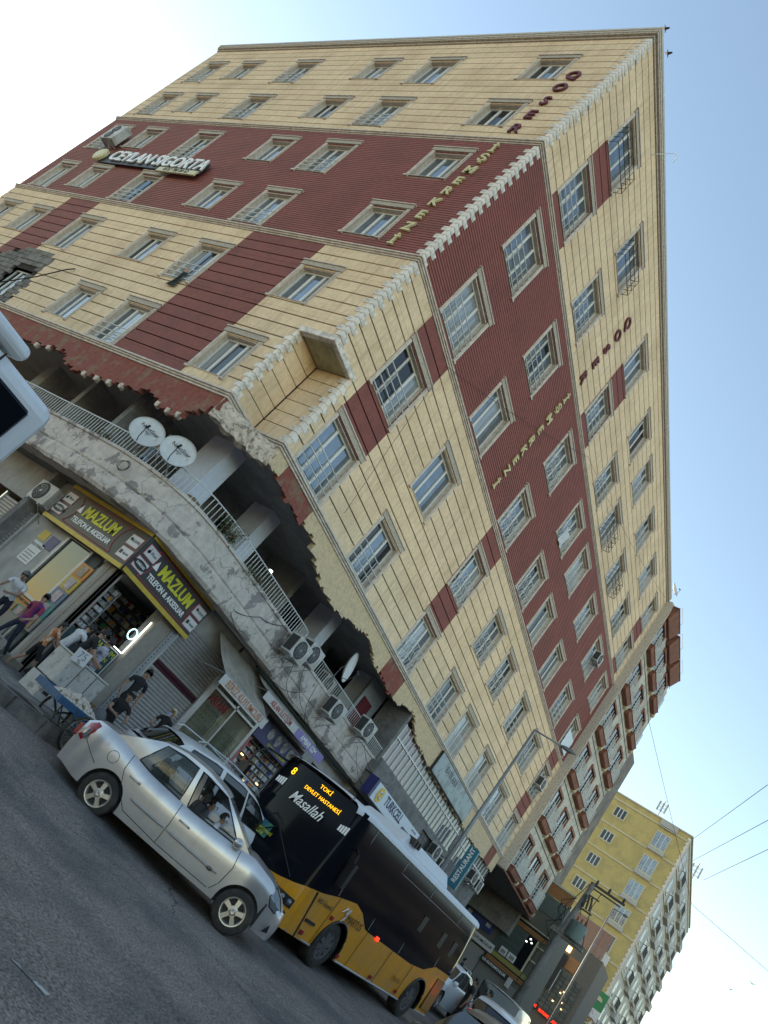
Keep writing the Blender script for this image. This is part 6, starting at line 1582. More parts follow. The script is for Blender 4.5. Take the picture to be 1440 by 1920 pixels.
# street side windows and balconies of the mustard building
wm = Bx("window", m_gl[0], (-.8, .8, -.03, 0, 0, 1.6), ); wf = Bx("frame", m_pvc, (-.9, -.8, -.06, 0, -.1, 1.7), (.8, .9, -.06, 0, -.1, 1.7), (-.9, .9, -.06, 0, 1.6, 1.7), (-.9, .9, -.09, 0, -.1, 0), (-.05, .05, -.05, 0, 0, 1.6))
bc = Bx("balcony", m_slab, (-1.6, 1.6, -.42, 0, -.22, .0)); br = MB()
for i in range(4): br.box(-1.6, 1.6, -.44, -.40, .1 + i * .28, .17 + i * .28)
for i in range(13): br.box(-1.6 + i * .266, -1.56 + i * .266, -.44, -.40, 0, 1.0)
br.box(-1.62, -1.58, -.42, 0, .9, .97); br = br.mesh("balcony_rail", m_acd)
for k in range(8):
    z = 17.7 - 2.95 * k
    for i in range(9):
        x = 82.2 + i * 4.2
        M_ = T(x, -.86, z); w_ = put("window", wm, b3, M_); put("frame", wf, w_, M_)
        if i % 3 == 1 and k < 7: put("balcony", bc, b3, M_ @ T(0, 0, -.3)); put("balcony_rail", br, b3, M_ @ T(0, 0, -.3))
        if i % 3 == 2: put("bay_slab", Bx("bay_slab", m_slab, (-1.9, 1.9, -.5, 0, -.9, -.1)), b3, M_)
def mast(x, y, z, s_, lab):
    t = thing("roof_antenna", lab, "antenna", (x, y, z)); m = MB(); m.tube([(x, y, z), (x, y, z + 2.2 * s_)], .06 * s_, 6)
    for i in range(3): m.tube([(x, y - .5 * s_, z + (.9 + .4 * i) * s_), (x, y + .5 * s_, z + (.9 + .4 * i) * s_)], .025 * s_, 4)
    for k in (-1, 0, 1): m.box(x - .08, x + .08, y + k * .42 * s_ - .09, y + k * .42 * s_ + .09, z + .8 * s_, z + 1.9 * s_)
    put("mast", m.mesh("mast", m_acw), t)
mast(80.6, 3.2, 20.8, 1.0, "antenna mast on the front roof edge of the mustard building"); mast(97, -.7, 20.7, 1.3, "antenna cluster on the street roof edge of the mustard building")
# ---------------------------------------------------------------- street lamps, pole, transformer, wires
def lamp(x, y, zb, zt, ax, ay, az, lab, r0=.11):
    t = thing("street_lamp", lab, "street lamp", (x, y, zb)); m = MB(); m.tube([(x, y, zb), (x, y, lerp(zb, zt, .5)), (x, y, zt)], [r0, r0 * .75, r0 * .45], 8); put("pole", m.mesh("pole", m_pole, smooth=True), t)
    m = MB(); m.tube([(x, y, zt - .02), (x + ax * .8, y + ay * .8, zt + az * .8)], .035, 6); put("arm", m.mesh("arm", m_pole, smooth=True), t)
    m = MB(); h = [(x + ax * (.7 + .4 * q), y + ay * (.7 + .4 * q), zt + az * (.7 + .4 * q)) for q in (0, .25, .6, 1)]; m.tube(h, [.04, .085, .10, .03], 8); put("lamp_head", m.mesh("lamp_head", mat("lamp_cast", (.10, .105, .105), .5, var=.1), smooth=True), t)
lamp(18.3, -2.5, -7.0, 2.62, 1.0, -1.35, .28, "tall street lamp in front of the yellow facade")
lamp(49.5, -2.7, -6.1, 4.4, .5, -.9, .1, "slim far street lamp beside the transformer pole", .09)
up = thing("utility_pole", "concrete utility pole with a crossarm and tangled cables", "utility pole", (40, -2.3, -6.6))
m = MB(); m.tube([(40, -2.25, -6.7), (40, -2.5, -1), (40, -2.75, 3.15)], [.26, .21, .15], 8); put("pole", m.mesh("pole", m_conc, smooth=True), up)
m = MB(); m.box(39.9, 40.05, -4.75, -2.6, 3.08, 3.2); m.box(39.95, 40.1, -4.6, -2.7, 2.9, 2.96); put("crossarm", m.mesh("crossarm", m_acd), up)
for y in (-2.9, -3.7, -4.6): m = MB(); m.lathe([(.03, 0), (.09, .05), (.05, .1), (.09, .15), (.05, .2), (.07, .26), (0, .3)], (39.97, y, 3.2), 'z', 8); put("insulator", m.mesh("insulator", m_acd), up)
m = MB(); m.box(39.8, 40.2, -4.0, -1.95, -.38, -.18); m.box(39.75, 39.85, -4.0, -2.0, -.18, -.1); put("platform_beam", m.mesh("platform_beam", m_conc), up)
for k in range(3): m = MB(); m.tube([(39.8, -2.75 - .18 * k, 2.4), (39.7, -2.85 - .2 * k, 2.0), (39.75, -2.9 - .2 * k, 1.65)], .06, 6); put("fuse_unit", m.mesh("fuse_unit", m_acd), up)
m = MB(); m.box(39.9, 40.0, -3.5, -2.6, 1.55, 1.63); m.box(39.9, 40.0, -3.5, -2.6, 2.45, 2.52); put("fuse_frame", m.mesh("fuse_frame", m_acd), up)
tr_ = thing("transformer", "green grey transformer tank on the beam of the utility pole", "transformer", (40, -3.1, -.18))
m = MB(); m.lathe([(0, .0), (.50, .0), (.52, .06), (.52, .95), (.45, 1.02), (0, 1.04)], (40, -3.2, -.18), 'z', 20); put("tank", m.mesh("tank", mat("transformer_green", (.10, .15, .14), .5, var=.12), smooth=False), tr_)
for k in range(3): m = MB(); m.lathe([(.03, 0), (.07, .06), (.04, .1), (.07, .15), (.04, .2), (.06, .26), (0, .3)], (40, -2.95 - .25 * k, .86), 'z', 8); put("bushing", m.mesh("bushing", m_brown), tr_)
for pts in ([(39.9, -2.6, 3.0), (39.6, -2.1, 1.2), (39.7, -2.2, .9), (39.8, -1.9, -.3)], [(39.8, -2.4, 1.9), (39.5, -1.8, 1.3), (39.7, -1.9, .6), (39.9, -2.2, .3)], [(39.7, -2.3, .6), (39.6, -2.2, 1.0), (39.6, -1.9, 1.1), (39.6, -1.8, .8), (39.7, -2.2, .5), (39.8, -2.4, .1)], [(39.8, -3.0, 1.2), (39.7, -2.8, 1.8), (39.8, -3.1, 2.4)], [(39.9, -3.9, -.1), (39.9, -3.5, 1.1), (39.9, -3.3, 2.0), (39.9, -3.4, 2.9)], [(39.7, -2.1, -.3), (39.6, -2.0, -2.2), (39.6, -1.9, -3.8)], [(39.8, -2.4, -1.0), (39.5, -1.6, -.2), (39.7, -2.3, .4)]):
    cable(pts, .022, "black cable hanging on the utility pole", "pole_cable", "cables hanging on the utility pole", sag=.6)
def wire(p, d, q, lab): cable([p, d, q] if d else [p, q], .017, lab, "overhead_wire", "overhead wires across the sky")
Cc = Vector((-9.9063, -12.6823, -6.3468))
def at(r_, D_): return Cc + Vector(r_) * D_
wire(at((1.103, .143, .332), 62), None, at((1.086, .095, .441), 40), "uppermost thin wire running from the mustard building into the sky")
wire(at((1.122, .134, .312), 62), None, at((1.115, .079, .409), 40), "middle thin wire running from the mustard building into the sky")
wire(at((1.142, .115, .303), 62), None, at((1.14, .066, .383), 40), "third thin wire running from the mustard building into the sky")
wire((41.2, -.35, 14.5), at((1.158, .116, .271), 60), at((1.242, .013, .272), 60), "long thin wire crossing the mustard building down to the right edge")
def bird(p, lab, s_=.5, mt=None):
    t = thing("bird", lab, "bird", tuple(p)); m = MB(); x, y, z = p
    m.hexa([(x - .1 * s_, y - .5 * s_, z + .25 * s_), (x + .1 * s_, y - .5 * s_, z + .25 * s_), (x + .2 * s_, y, z), (x - .2 * s_, y, z), (x - .08 * s_, y - .5 * s_, z + .28 * s_), (x + .08 * s_, y - .5 * s_, z + .28 * s_), (x + .18 * s_, y, z + .08 * s_), (x - .18 * s_, y, z + .08 * s_)])
    m.hexa([(x - .2 * s_, y, z), (x + .2 * s_, y, z), (x + .1 * s_, y + .5 * s_, z + .25 * s_), (x - .1 * s_, y + .5 * s_, z + .25 * s_), (x - .18 * s_, y, z + .08 * s_), (x + .18 * s_, y, z + .08 * s_), (x + .08 * s_, y + .5 * s_, z + .28 * s_), (x - .08 * s_, y + .5 * s_, z + .28 * s_)])
    m.tube([(x - .5 * s_, y, z), (x, y, z + .03 * s_), (x + .5 * s_, y, z)], [.03 * s_, .1 * s_, .04 * s_], 6); put("body", m.mesh("body", mt or m_acd), t)
bird(at((1.247, .0228, .2473), 45), "upper of two small birds flying low in the sky at right", .32); bird(at((1.244, .041, .2248), 45), "lower of two small birds flying low in the sky at right", .32)
bird((-.1, -.2, 18.45), "small dark bird perched on the roof corner", .24); bird((.6, -.3, 18.4), "small bird on the roof edge beside the roof corner", .25)
# small far shrub with red flowers at the foot of the mustard building
t = thing("flowering_shrub", "bare twiggy shrub with red flowers at the foot of the mustard building", "shrub", (74, -2.2, -5)); r_ = random.Random(3)
m = MB(); lf = MB()
for i in range(26):
    a, b = r_.uniform(-1, 1), r_.uniform(.5, 1); p0 = (74, -2.3, -4.9); p1 = (74 + r_.uniform(-.6, .6), -2.3 + a * .9, -4 + b * 2.0); p2 = (p1[0], p1[1] + a * .8 + r_.uniform(-.3, .3), p1[2] + b * 2.2)
    m.tube([p0, p1, p2], [.05, .03, .01], 4)
    for k in range(16):
        q = r_.random(); c = [lerp(p1[j], p2[j], q) + r_.uniform(-.3, .3) for j in range(3)]; s_ = .09
        lf.mi = r_.choice((0, 0, 1)); lf.poly([(c[0] - s_, c[1], c[2]), (c[0], c[1] - s_, c[2] + s_), (c[0] + s_, c[1], c[2])]); lf.poly([(c[0], c[1] - s_, c[2]), (c[0], c[1] + s_, c[2]), (c[0] + s_, c[1], c[2] + s_)])
put("stem", m.mesh("stem", m_brown), t); put("foliage", lf.mesh("foliage", [m_leaf, m_lr], fixn=False), t)
# ================================================================ PEOPLE
def V3(a): return Vector(a)
def person(label, mtx, H=1.62, shirt=None, legs=None, shoes=None, hair=None, pose=None, sleeve=.55, shorts=False, female=False, cap=None, mask=None, group=None, skin=None, half=False):
    shirt = shirt or c_black; legs = legs or c_black; shoes = shoes or c_grey; hair = hair or m_hair; skin = skin or m_skin
    s = H / 1.7; sw = .165 if female else .19
    J = dict(pelvis=(0, 0, .95), waist=(0, 0, 1.10), chest=(0, .01, 1.29), upper=(0, .01, 1.41), neck=(0, .0, 1.49), headb=(0, -.012, 1.565), headt=(0, -.015, 1.64),
             shL=(-sw, .01, 1.41), elL=(-sw - .07, .02, 1.13), wrL=(-sw - .07, -.06, .89), shR=(sw, .01, 1.41), elR=(sw + .07, .02, 1.13), wrR=(sw + .07, -.06, .89),
             hiL=(-.095, 0, .90), knL=(-.105, -.02, .50), anL=(-.11, .02, .085), toL=(-.13, -.13, .035), hiR=(.095, 0, .90), knR=(.105, -.02, .50), anR=(.11, .02, .085), toR=(.13, -.13, .035))
    if pose:
        for k, v in pose.items():
            if k in J: J[k] = v
    J = {k: Vector(v) * s for k, v in J.items()}
    for S in 'LR':
        d = (J['wr' + S] - J['el' + S]).normalized(); side = Vector((-1 if S == 'L' else 1, 0, 0)); up = d.cross(side).normalized()
        palm = J['wr' + S] + d * .06 * s; J['pa' + S] = palm
        sd = up.cross(d).normalized()
        for i, (o, l) in enumerate(((-.028, .062), (-.010, .072), (.010, .068), (.027, .052))):
            J['f%d%s' % (i, S)] = palm + d * l * .55 * s + up * o * s; J['g%d%s' % (i, S)] = palm + d * l * s + up * o * s + side * (-.018) * s
        J['t0' + S] = J['wr' + S] + d * .03 * s - up * .038 * s; J['t1' + S] = J['wr' + S] + d * .065 * s - up * .055 * s
    rad = dict(pelvis=.125, waist=.115, chest=.135, upper=.10, neck=.052, headb=.078, headt=.082, sh=.062, el=.042, wr=.028, pa=.030, hi=.088, kn=.058, an=.040, to=.034, f=.0095, g=.008, t=.010)
    if female: rad.update(waist=.10, chest=.118, pelvis=.125)
    E_ = [('pelvis', 'waist', 's'), ('waist', 'chest', 's'), ('chest', 'upper', 's'), ('upper', 'neck', 'k'), ('neck', 'headb', 'k'), ('headb', 'headt', 'k')]
    for S in 'LR':
        E_ += [('upper', 'sh' + S, 's'), ('sh' + S, 'el' + S, 'a'), ('el' + S, 'wr' + S, 'f'), ('wr' + S, 'pa' + S, 'k'), ('pelvis', 'hi' + S, 'l'), ('hi' + S, 'kn' + S, 'l'), ('kn' + S, 'an' + S, 'c'), ('an' + S, 'to' + S, 'o')]
        for i in range(4): E_ += [('pa' + S, 'f%d%s' % (i, S), 'k'), ('f%d%s' % (i, S), 'g%d%s' % (i, S), 'k')]
        E_ += [('wr' + S, 't0' + S, 'k'), ('t0' + S, 't1' + S, 'k')]
    names = list(J.keys()); idx = {n: i for i, n in enumerate(names)}
    me = bpy.data.meshes.new("skeleton"); me.from_pydata([tuple(J[n]) for n in names], [(idx[a], idx[b]) for a, b, _ in E_], [])
    ob = bpy.data.objects.new("tmp_body", me); COL.objects.link(ob)
    md = ob.modifiers.new("skin", 'SKIN'); md.use_smooth_shade = True; md.branch_smoothing = .3
    if not me.skin_vertices: pass
    sv = me.skin_vertices[0].data
    for n in names:
        key = n if n in rad else (n[:2] if n[:2] in rad else n[0]); r_ = rad[key] * s
        sv[idx[n]].radius = (r_ * (1.18 if n in ('chest', 'pelvis', 'upper') else 1), r_ * (.78 if n in ('chest', 'waist') else .92)); sv[idx[n]].use_root = (n == 'pelvis')
    sb = ob.modifiers.new("sub", 'SUBSURF'); sb.levels = 1; sb.render_levels = 1
    dg = bpy.context.evaluated_depsgraph_get(); bm_ = bpy.data.meshes.new_from_object(ob.evaluated_get(dg)); bpy.data.objects.remove(ob)
    bm_.materials.clear()
    for m_ in (skin, shirt, legs, shoes): bm_.materials.append(m_)
    segs = [(J[a], J[b], k) for a, b, k in E_ if a[0] not in 'fg' ]
    for p in bm_.polygons:
        c = p.center; best = None
        for a, b, k in segs:
            ab = b - a; t = max(0, min(1, (c - a).dot(ab) / max(ab.length_squared, 1e-9))); d = (c - (a + ab * t)).length - (.05 * s if k in 's' else 0)
            if best is None or d < best[0]: best = (d, k, t)
        k, t = best[1], best[2]
        mi = {'s': 1, 'k': 0, 'l': 2, 'o': 3}.get(k, 0)
        if k == 'a': mi = 1 if t < max(sleeve, .01) or sleeve >= 1 else 0
        if k == 'f': mi = 1 if sleeve > 1.2 else 0
        if k == 'c': mi = 0 if shorts else 2
        if k == 's' and c.z < J['pelvis'].z + .02 * s and not (pose and pose.get('sit')): mi = 2
        p.material_index = mi; p.use_smooth = True
    hb, ht = J['headb'], J['headt']; up = (ht - hb).normalized()
    face = Vector(pose.get('face', (0, -1, 0))) if pose else Vector((0, -1, 0)); face = (face - up * face.dot(up)).normalized(); sdv = up.cross(face).normalized()
    cen = (hb + ht) / 2 + up * .008 * s
    t = thing("person", label, "person", mtx=mtx, group=group)
    def loc(o_, f_=0.0, u_=0.0, s2=0.0): return cen + face * f_ * s + up * u_ * s + sdv * s2 * s
    put("body", bm_, t, mtx)
    hm = bmesh.new(); bmesh.ops.create_uvsphere(hm, u_segments=18, v_segments=12, radius=1)
    Mx = Matrix((sdv, -face, up)).transposed().to_4x4(); Mx.translation = cen
    for v in list(hm.verts):
        if (v.co.y < -.25 and v.co.z < .42) or v.co.z < -.55: hm.verts.remove(v)
    rnd = random.Random(hash(label) % 1000)
    for v in hm.verts: v.co = Vector((v.co.x * .092, v.co.y * .112 + .004, v.co.z * .118 + .026)) * s * (1 + rnd.uniform(-.02, .03))
    hmesh = bpy.data.meshes.new("hair"); hm.to_mesh(hmesh); hm.free(); hmesh.transform(Mx); hmesh.materials.append(cap or hair)
    for p in hmesh.polygons: p.use_smooth = True
    put("hair" if not cap else "cap", hmesh, t, mtx)
    f = MB()
    for k in (-1, 1):
        c = loc(0, .083, .008, k * .030); f.tube([c - face * .01, c + face * .006], .010 * s, 6)
    put("eye", f.mesh("eyes", m_eye), t, mtx)
    f = MB(); f.tube([loc(0, .088, .012), loc(0, .104, -.018), loc(0, .088, -.026)], [.008 * s, .013 * s, .010 * s], 6)
    for k in (-1, 1): f.tube([loc(0, .0, .012, k * .082), loc(0, -.01, -.02, k * .092)], .014 * s, 6)
    put("nose", f.mesh("nose_and_ears", skin, smooth=True), t, mtx)
    f = MB(); f.tube([loc(0, .082, -.048, -.022), loc(0, .090, -.050), loc(0, .082, -.048, .022)], .005 * s, 5); put("mouth", f.mesh("mouth", mat("lips", (.22, .09, .07), .6, var=0)), t, mtx)
    if mask:
        f = MB(); f.grid([[loc(0, .07 + .032 * math.cos(a) * (1 if q < 2 else .6), -.005 - .035 * q, .075 * math.sin(a)) for a in [R(x) for x in range(-80, 81, 20)]] for q in range(4)]); put("face_mask", f.mesh("face_mask", mask, smooth=True), t, mtx)
    return t
def P_at(x, y, rz, z=None): return T(x, y, side(x) + .012 if z is None else z, rz=R(rz))
walkA = dict(knL=(-.10, -.20, .55), anL=(-.10, -.30, .15), toL=(-.11, -.45, .12), knR=(.10, .06, .50), anR=(.11, .30, .14), toR=(.12, .20, .045), elL=(-.25, .10, 1.14), wrL=(-.25, .12, .90), elR=(.25, -.06, 1.13), wrR=(.22, -.26, 1.0))
def lean(p, dy, up_from=.95):
    out = dict(p)
    base = dict(waist=(0, 0, 1.10), chest=(0, .01, 1.29), upper=(0, .01, 1.41), neck=(0, .0, 1.49), headb=(0, -.012, 1.565), headt=(0, -.015, 1.64), shL=(-.19, .01, 1.41), shR=(.19, .01, 1.41), elL=(-.25, .02, 1.13), wrL=(-.25, -.06, .89), elR=(.25, .02, 1.13), wrR=(.25, -.06, .89))
    for k, v in base.items():
        x, y, z = out.get(k, v); h = z - up_from; a = dy
        if k in ('elL', 'wrL', 'elR', 'wrR') and k in p: out[k] = (x, y - math.sin(a) * max(h, .3), z - (1 - math.cos(a)) * max(h, .2)); continue
        out[k] = (x, y * math.cos(a) - math.sin(a) * h, up_from + h * math.cos(a) + y * math.sin(a) * .3)
    return out
reach = dict(elL=(-.22, -.20, 1.16), wrL=(-.14, -.40, 1.10), elR=(.22, -.20, 1.16), wrR=(.12, -.40, 1.08))
person("girl in a purple jersey and dark trousers walking at the far left", P_at(-.12, .20, -75), 1.42, c_pur, c_navy, c_grey, pose=walkA, female=True, sleeve=.7)
person("boy in an orange and white shirt and patterned shorts reaching forward", P_at(.36, -.10, 75), 1.25, c_org, c_black, mat("sandal", (.35, .25, .16), .8), pose=lean({**reach, **{k: v for k, v in walkA.items() if k[:2] in ('kn', 'an', 'to')}}, .12), shorts=True)
person("man in a black T-shirt and black tracksuit bottoms leaning over the white box", P_at(.62, -.62, 60), 1.66, c_black, c_black, c_grey, pose=lean({**reach, **{'knL': (-.10, -.22, .55), 'anL': (-.10, -.30, .12), 'toL': (-.1, -.44, .08), 'knR': (.1, .12, .5), 'anR': (.12, .42, .12), 'toR': (.13, .3, .05)}}, .28))
person("man in a white shirt standing behind the man in black at the phone shop door", P_at(.78, -.02, 80), 1.60, c_white, c_navy, pose=lean(reach, .35), sleeve=1.0)
person("bearded man in dark clothes between the white shirt and the striped shirt", P_at(1.08, -.10, 20), 1.52, c_black, c_black, pose=lean(reach, .1))
person("man in a striped shirt seen from behind beside the white box", P_at(1.22, -.62, 205), 1.60, c_strp, c_grey, hair=m_hair, pose=lean(reach, .12))
person("shopkeeper in black with his chin on his hand inside the phone shop", P_at(1.72, 1.45, 15), 1.72, c_black, c_navy, pose=dict(elL=(-.26, -.16, 1.16), wrL=(-.10, -.2, 1.40), elR=(.26, -.14, 1.12), wrR=(.08, -.3, 1.10)), hair=m_hairg)
person("grey haired man in a black shirt sitting beside the cart", P_at(1.92, -1.25, -25, -7.35), 1.6, c_black, c_navy, hair=m_hairg, pose=dict(sit=True, pelvis=(0, 0, .52), waist=(0, -.02, .67), chest=(0, -.05, .86), upper=(0, -.06, .98), neck=(0, -.08, 1.06), headb=(0, -.1, 1.13), headt=(0, -.1, 1.21), shL=(-.19, -.06, .97), shR=(.19, -.06, .97), elL=(-.25, -.20, .76), wrL=(-.14, -.42, .74), elR=(.25, -.20, .76), wrR=(.14, -.42, .72), hiL=(-.1, -.02, .50), hiR=(.1, -.02, .50), knL=(-.14, -.42, .50), knR=(.14, -.42, .50), anL=(-.14, -.46, .09), anR=(.14, -.46, .09), toL=(-.14, -.6, .04), toR=(.14, -.6, .04), face=(-.3, -1, 0)))
person("young man in an open necked black shirt standing before the grey shutter", P_at(2.52, -.62, -20), 1.62, c_black, c_black, pose=dict(face=(-.35, -1, -.25), elL=(-.26, .02, 1.14), wrL=(-.22, -.1, .9)))
person("seated figure in black with a pale cap and blue face mask before the shutter", P_at(3.35, -1.15, -60, -7.30), 1.45, c_black, c_black, female=True, cap=mat("pale_cap", (.45, .36, .24), .9), mask=mat("blue_mask", (.25, .36, .55), .8, c2=(.5, .5, .55), nscale=30), pose=dict(face=(-.8, -1, 0), elL=(-.24, -.12, 1.12), wrL=(-.06, -.28, 1.08), elR=(.22, -.1, 1.12), wrR=(.04, -.3, 1.05)))
person("repair man in a white shirt bent behind the side street window", T(.55 + .02, 1.95, -7.3, rz=R(-60)), 1.62, c_white, c_navy, hair=m_hairg, pose=lean(reach, .5))
person("man in a pale blue printed shirt with raised arms behind the dishes", T(.42, 2.25, -2.98, rz=R(-40)), 1.35, c_ltb, c_navy, pose=dict(elL=(-.24, -.20, 1.20), wrL=(-.06, -.34, 1.42), elR=(.24, -.20, 1.20), wrR=(.05, -.36, 1.44)))
# people in the silver car
def inside(label, x, y, z, rz, H, sh, fem=False, face=(0, -1, 0), hair=None, arm=False):
    sit = dict(sit=True, pelvis=(0, 0, .25), waist=(0, .03, .38), chest=(0, .04, .56), upper=(0, .04, .68), neck=(0, .02, .76), headb=(0, .0, .835), headt=(0, -.0, .91), shL=(-.18, .04, .67), shR=(.18, .04, .67), elL=(-.22, -.12, .45), wrL=(-.16, -.36, .48), elR=(.22, -.12, .45), wrR=(.16, -.36, .48), hiL=(-.09, -.02, .22), hiR=(.09, -.02, .22), knL=(-.12, -.38, .26), knR=(.12, -.38, .26), anL=(-.12, -.5, -.02), anR=(.12, -.5, -.02), toL=(-.12, -.6, -.05), toR=(.12, -.6, -.05), face=face)
    if arm: sit['elL'] = (-.30, -.08, .50); sit['wrL'] = (-.40, -.28, .47)
    if H < 1.3: pass
    person(label, M_silver @ T(x, y, z, rz=R(rz)), H, sh, c_black, pose=sit, female=fem, hair=hair, sleeve=.8)
inside("bearded driver in dark clothes inside the silver car", 1.32, .32, .36, 90, 1.5, c_grey)
inside("child in a white top leaning out of the open window of the silver car", 1.60, -.44, .50, 90, 1.15, c_white, arm=True)
inside("grown passenger in grey behind the child in the silver car", 1.18, -.22, .42, 88, 1.45, c_grey, face=(.0, -1, -.1))
inside("rear passenger with a bare face looking out of the back window of the silver car", .42, -.42, .42, 80, 1.35, c_black, True, face=(-.9, -.6, -.1))
inside("second rear passenger behind the first in the silver car", .50, .15, .42, 85, 1.45, c_black)
# people at the far end
person("person in dark blue standing by the far pale wall", T(25.0, -2.6, -6.5, rz=R(-20)), 1.6, c_navy, c_black)
person("shorter person in black beside the one in dark blue by the far wall", T(25.9, -2.75, -6.5, rz=R(20)), 1.4, c_black, c_black)
person("left one of two dark haired men in front of the white van", T(15.6, -6.2, gz(15, -6.2) + .02, rz=R(-150)), 1.62, c_black, c_black)
person("right one of two dark haired men in front of the white van", T(16.3, -6.55, gz(16, -6.5) + .02, rz=R(-150)), 1.60, c_navy, c_black)
# ================================================================ STREET STALL: box, cart, garlic
t = thing("storage_box", "worn white cabinet behind the blue cart", "box", (.5, -1.2, -7.3))
m = MB(); m.box(-.04, 1.02, -1.50, -.95, -6.92, -6.38); put("body", m.mesh("body", m_white2, bevel=.015), t)
m = MB(); m.box(-.06, 1.04, -1.52, -.93, -6.38, -6.34); put("lid", m.mesh("lid", m_white2, bevel=.01), t)
for x in (.3, .7): m = MB(); m.box(x - .006, x + .006, -1.507, -1.5, -6.9, -6.4); put("joint", m.mesh("joint", m_seam), t)
m = MB(); m.box(.82, .9, -1.52, -1.5, -6.86, -6.8); put("latch", m.mesh("latch", m_acd), t)
t = thing("crate", "lower white crate with a hand hole under the cabinet", "crate", (.3, -1.2, -7.3))
m = MB(); m.box(-.12, .80, -1.52, -.98, -7.30, -6.94); put("body", m.mesh("body", m_white2, bevel=.012), t)
m = MB(); m.box(-.02, .12, -1.53, -1.515, -7.16, -7.10); put("hand_hole", m.mesh("hand_hole", m_seam, bevel=.0), t)
t = thing("price_card", "white card reading 75 in black on the corner of the cabinet", "sign", (.05, -1.53, -6.35)); Mc = T(.02, -1.56, -6.30, rz=R(-12)) @ Matrix.Rotation(R(-6), 4, 'Y')
put("card", Bx("card", m_plate, (-.16, .16, -.004, .004, -.13, .13)), t, Mc); put("number", text_mesh("75", .20, m_lb, depth=.002, bold=-.004), t, Mc @ T(0, -.007, .02)); put("currency", text_mesh("TL", .09, m_lb, depth=.002), t, Mc @ T(0, -.007, -.09))
for (x, y, z, w, d, h, mm_, lab) in ((-.35, .35, -7.28, .5, .35, .32, m_white2, "pale empty box lying beside the girl"), (.05, .75, -7.28, .4, .3, .3, m_card, "brown cardboard box on the pavement by the side window"), (-.5, 1.15, -7.28, .5, .4, .45, m_wood, "wooden crate on the pavement at the far left"), (.35, .45, -7.28, .55, .3, .16, m_wood, "low wooden step beside the corner pilaster"), (1.35, -1.0, -7.28, .35, .3, .5, m_card, "tall brown carton right of the white cabinet"), (2.7, -1.05, -7.28, .4, .35, .4, m_wood, "low stool of boards beside the standing man")):
    mm = MB(); mm.box(x, x + w, y, y + d, z, z + h); tag(put("carton" if mm_ is m_card else "wooden_box", mm.mesh("box", mm_, bevel=.01)), lab, "box")
ct = thing("hand_cart", "blue hand cart with two spoked wheels carrying garlic", "cart", (.0, -2.4, -7.5))
def cbar(a, b, r_=.018, nm="frame_bar", mt=None):
    mm = MB(); mm.tube([a, b], r_, 5); put(nm, mm.mesh(nm, mt or m_blue), ct)
tz = -6.93
for nm, bx in (("tray_side", (-.90, .62, -2.90, -2.86, tz - .09, tz + .03)), ("tray_side", (-.90, .62, -2.20, -2.16, tz - .09, tz + .03)), ("tray_end", (-.90, -.86, -2.86, -2.20, tz - .09, tz + .03)), ("tray_end", (.58, .62, -2.86, -2.20, tz - .09, tz + .03)), ("tray_floor", (-.86, .58, -2.86, -2.20, tz - .09, tz - .06))):
    put(nm, Bx(nm, m_blue, bx, bevel=.006), ct)
wz = -7.20; WX = -.12
for y in (-2.98, -2.18):
    zz = gz(WX, y) + .33
    mm = MB(); rim_ = [(WX + .315 * math.cos(a * math.pi / 16), y, zz + .315 * math.sin(a * math.pi / 16)) for a in range(33)]; mm.tube(rim_, .024, 8, cap=False); w_ = put("wheel", mm.mesh("cart_tyre", m_tyre, smooth=True), ct)
    mm = MB(); mm.tube([(WX + .285 * math.cos(a * math.pi / 16), y, zz + .285 * math.sin(a * math.pi / 16)) for a in range(33)], .010, 5, cap=False); put("rim", mm.mesh("cart_rim", m_alu), w_)
    mm = MB()
    for k in range(22): a = k * 2 * math.pi / 22; b = a + (.5 if k % 2 else -.5); mm.tube([(WX + .03 * math.cos(b), y + (.02 if k % 2 else -.02), zz + .03 * math.sin(b)), (WX + .283 * math.cos(a), y, zz + .283 * math.sin(a))], .0026, 3)
    put("spokes", mm.mesh("spokes", m_alug), w_)
    mm = MB(); mm.lathe([(0, -.04), (.028, -.04), (.028, .04), (0, .04)], (WX, y, zz), 'y', 10); put("hub", mm.mesh("hub", m_alug), w_)
    cbar((WX, y + (.05 if y < -2.3 else -.05), zz), (-.45, y + .08 * (1 if y < -2.3 else -1), tz - .08)); cbar((WX, y + (.05 if y < -2.3 else -.05), zz), (.25, y + .08 * (1 if y < -2.3 else -1), tz - .08))
cbar((WX, -2.95, gz(0, -2.6) + .33), (WX, -2.2, gz(0, -2.6) + .33), .014, "axle", m_blk)
cbar((-.7, -2.84, tz - .08), (-.62, -2.84, gz(-.6, -2.84)), .014, "prop_leg", m_blk); cbar((-.7, -2.84, tz - .08), (-.45, -2.84, gz(-.5, -2.84) + .25), .01, "prop_leg", m_blk)
g = MB(); rnd = random.Random(2); bm0 = bmesh.new(); bmesh.ops.create_icosphere(bm0, subdivisions=1, radius=.036); vs = [v.co.copy() for v in bm0.verts]; fs0 = [tuple(v.index for v in f.verts) for f in bm0.faces]; bm0.free()
gmesh = bpy.data.meshes.new("garlic_bulb"); gmesh.from_pydata([tuple(Vector((v.x, v.y, v.z * .85 + (.02 if v.z > .03 else 0)))) for v in vs], [], fs0); gmesh.materials.append(m_garlic)
for p in gmesh.polygons: p.use_smooth = True
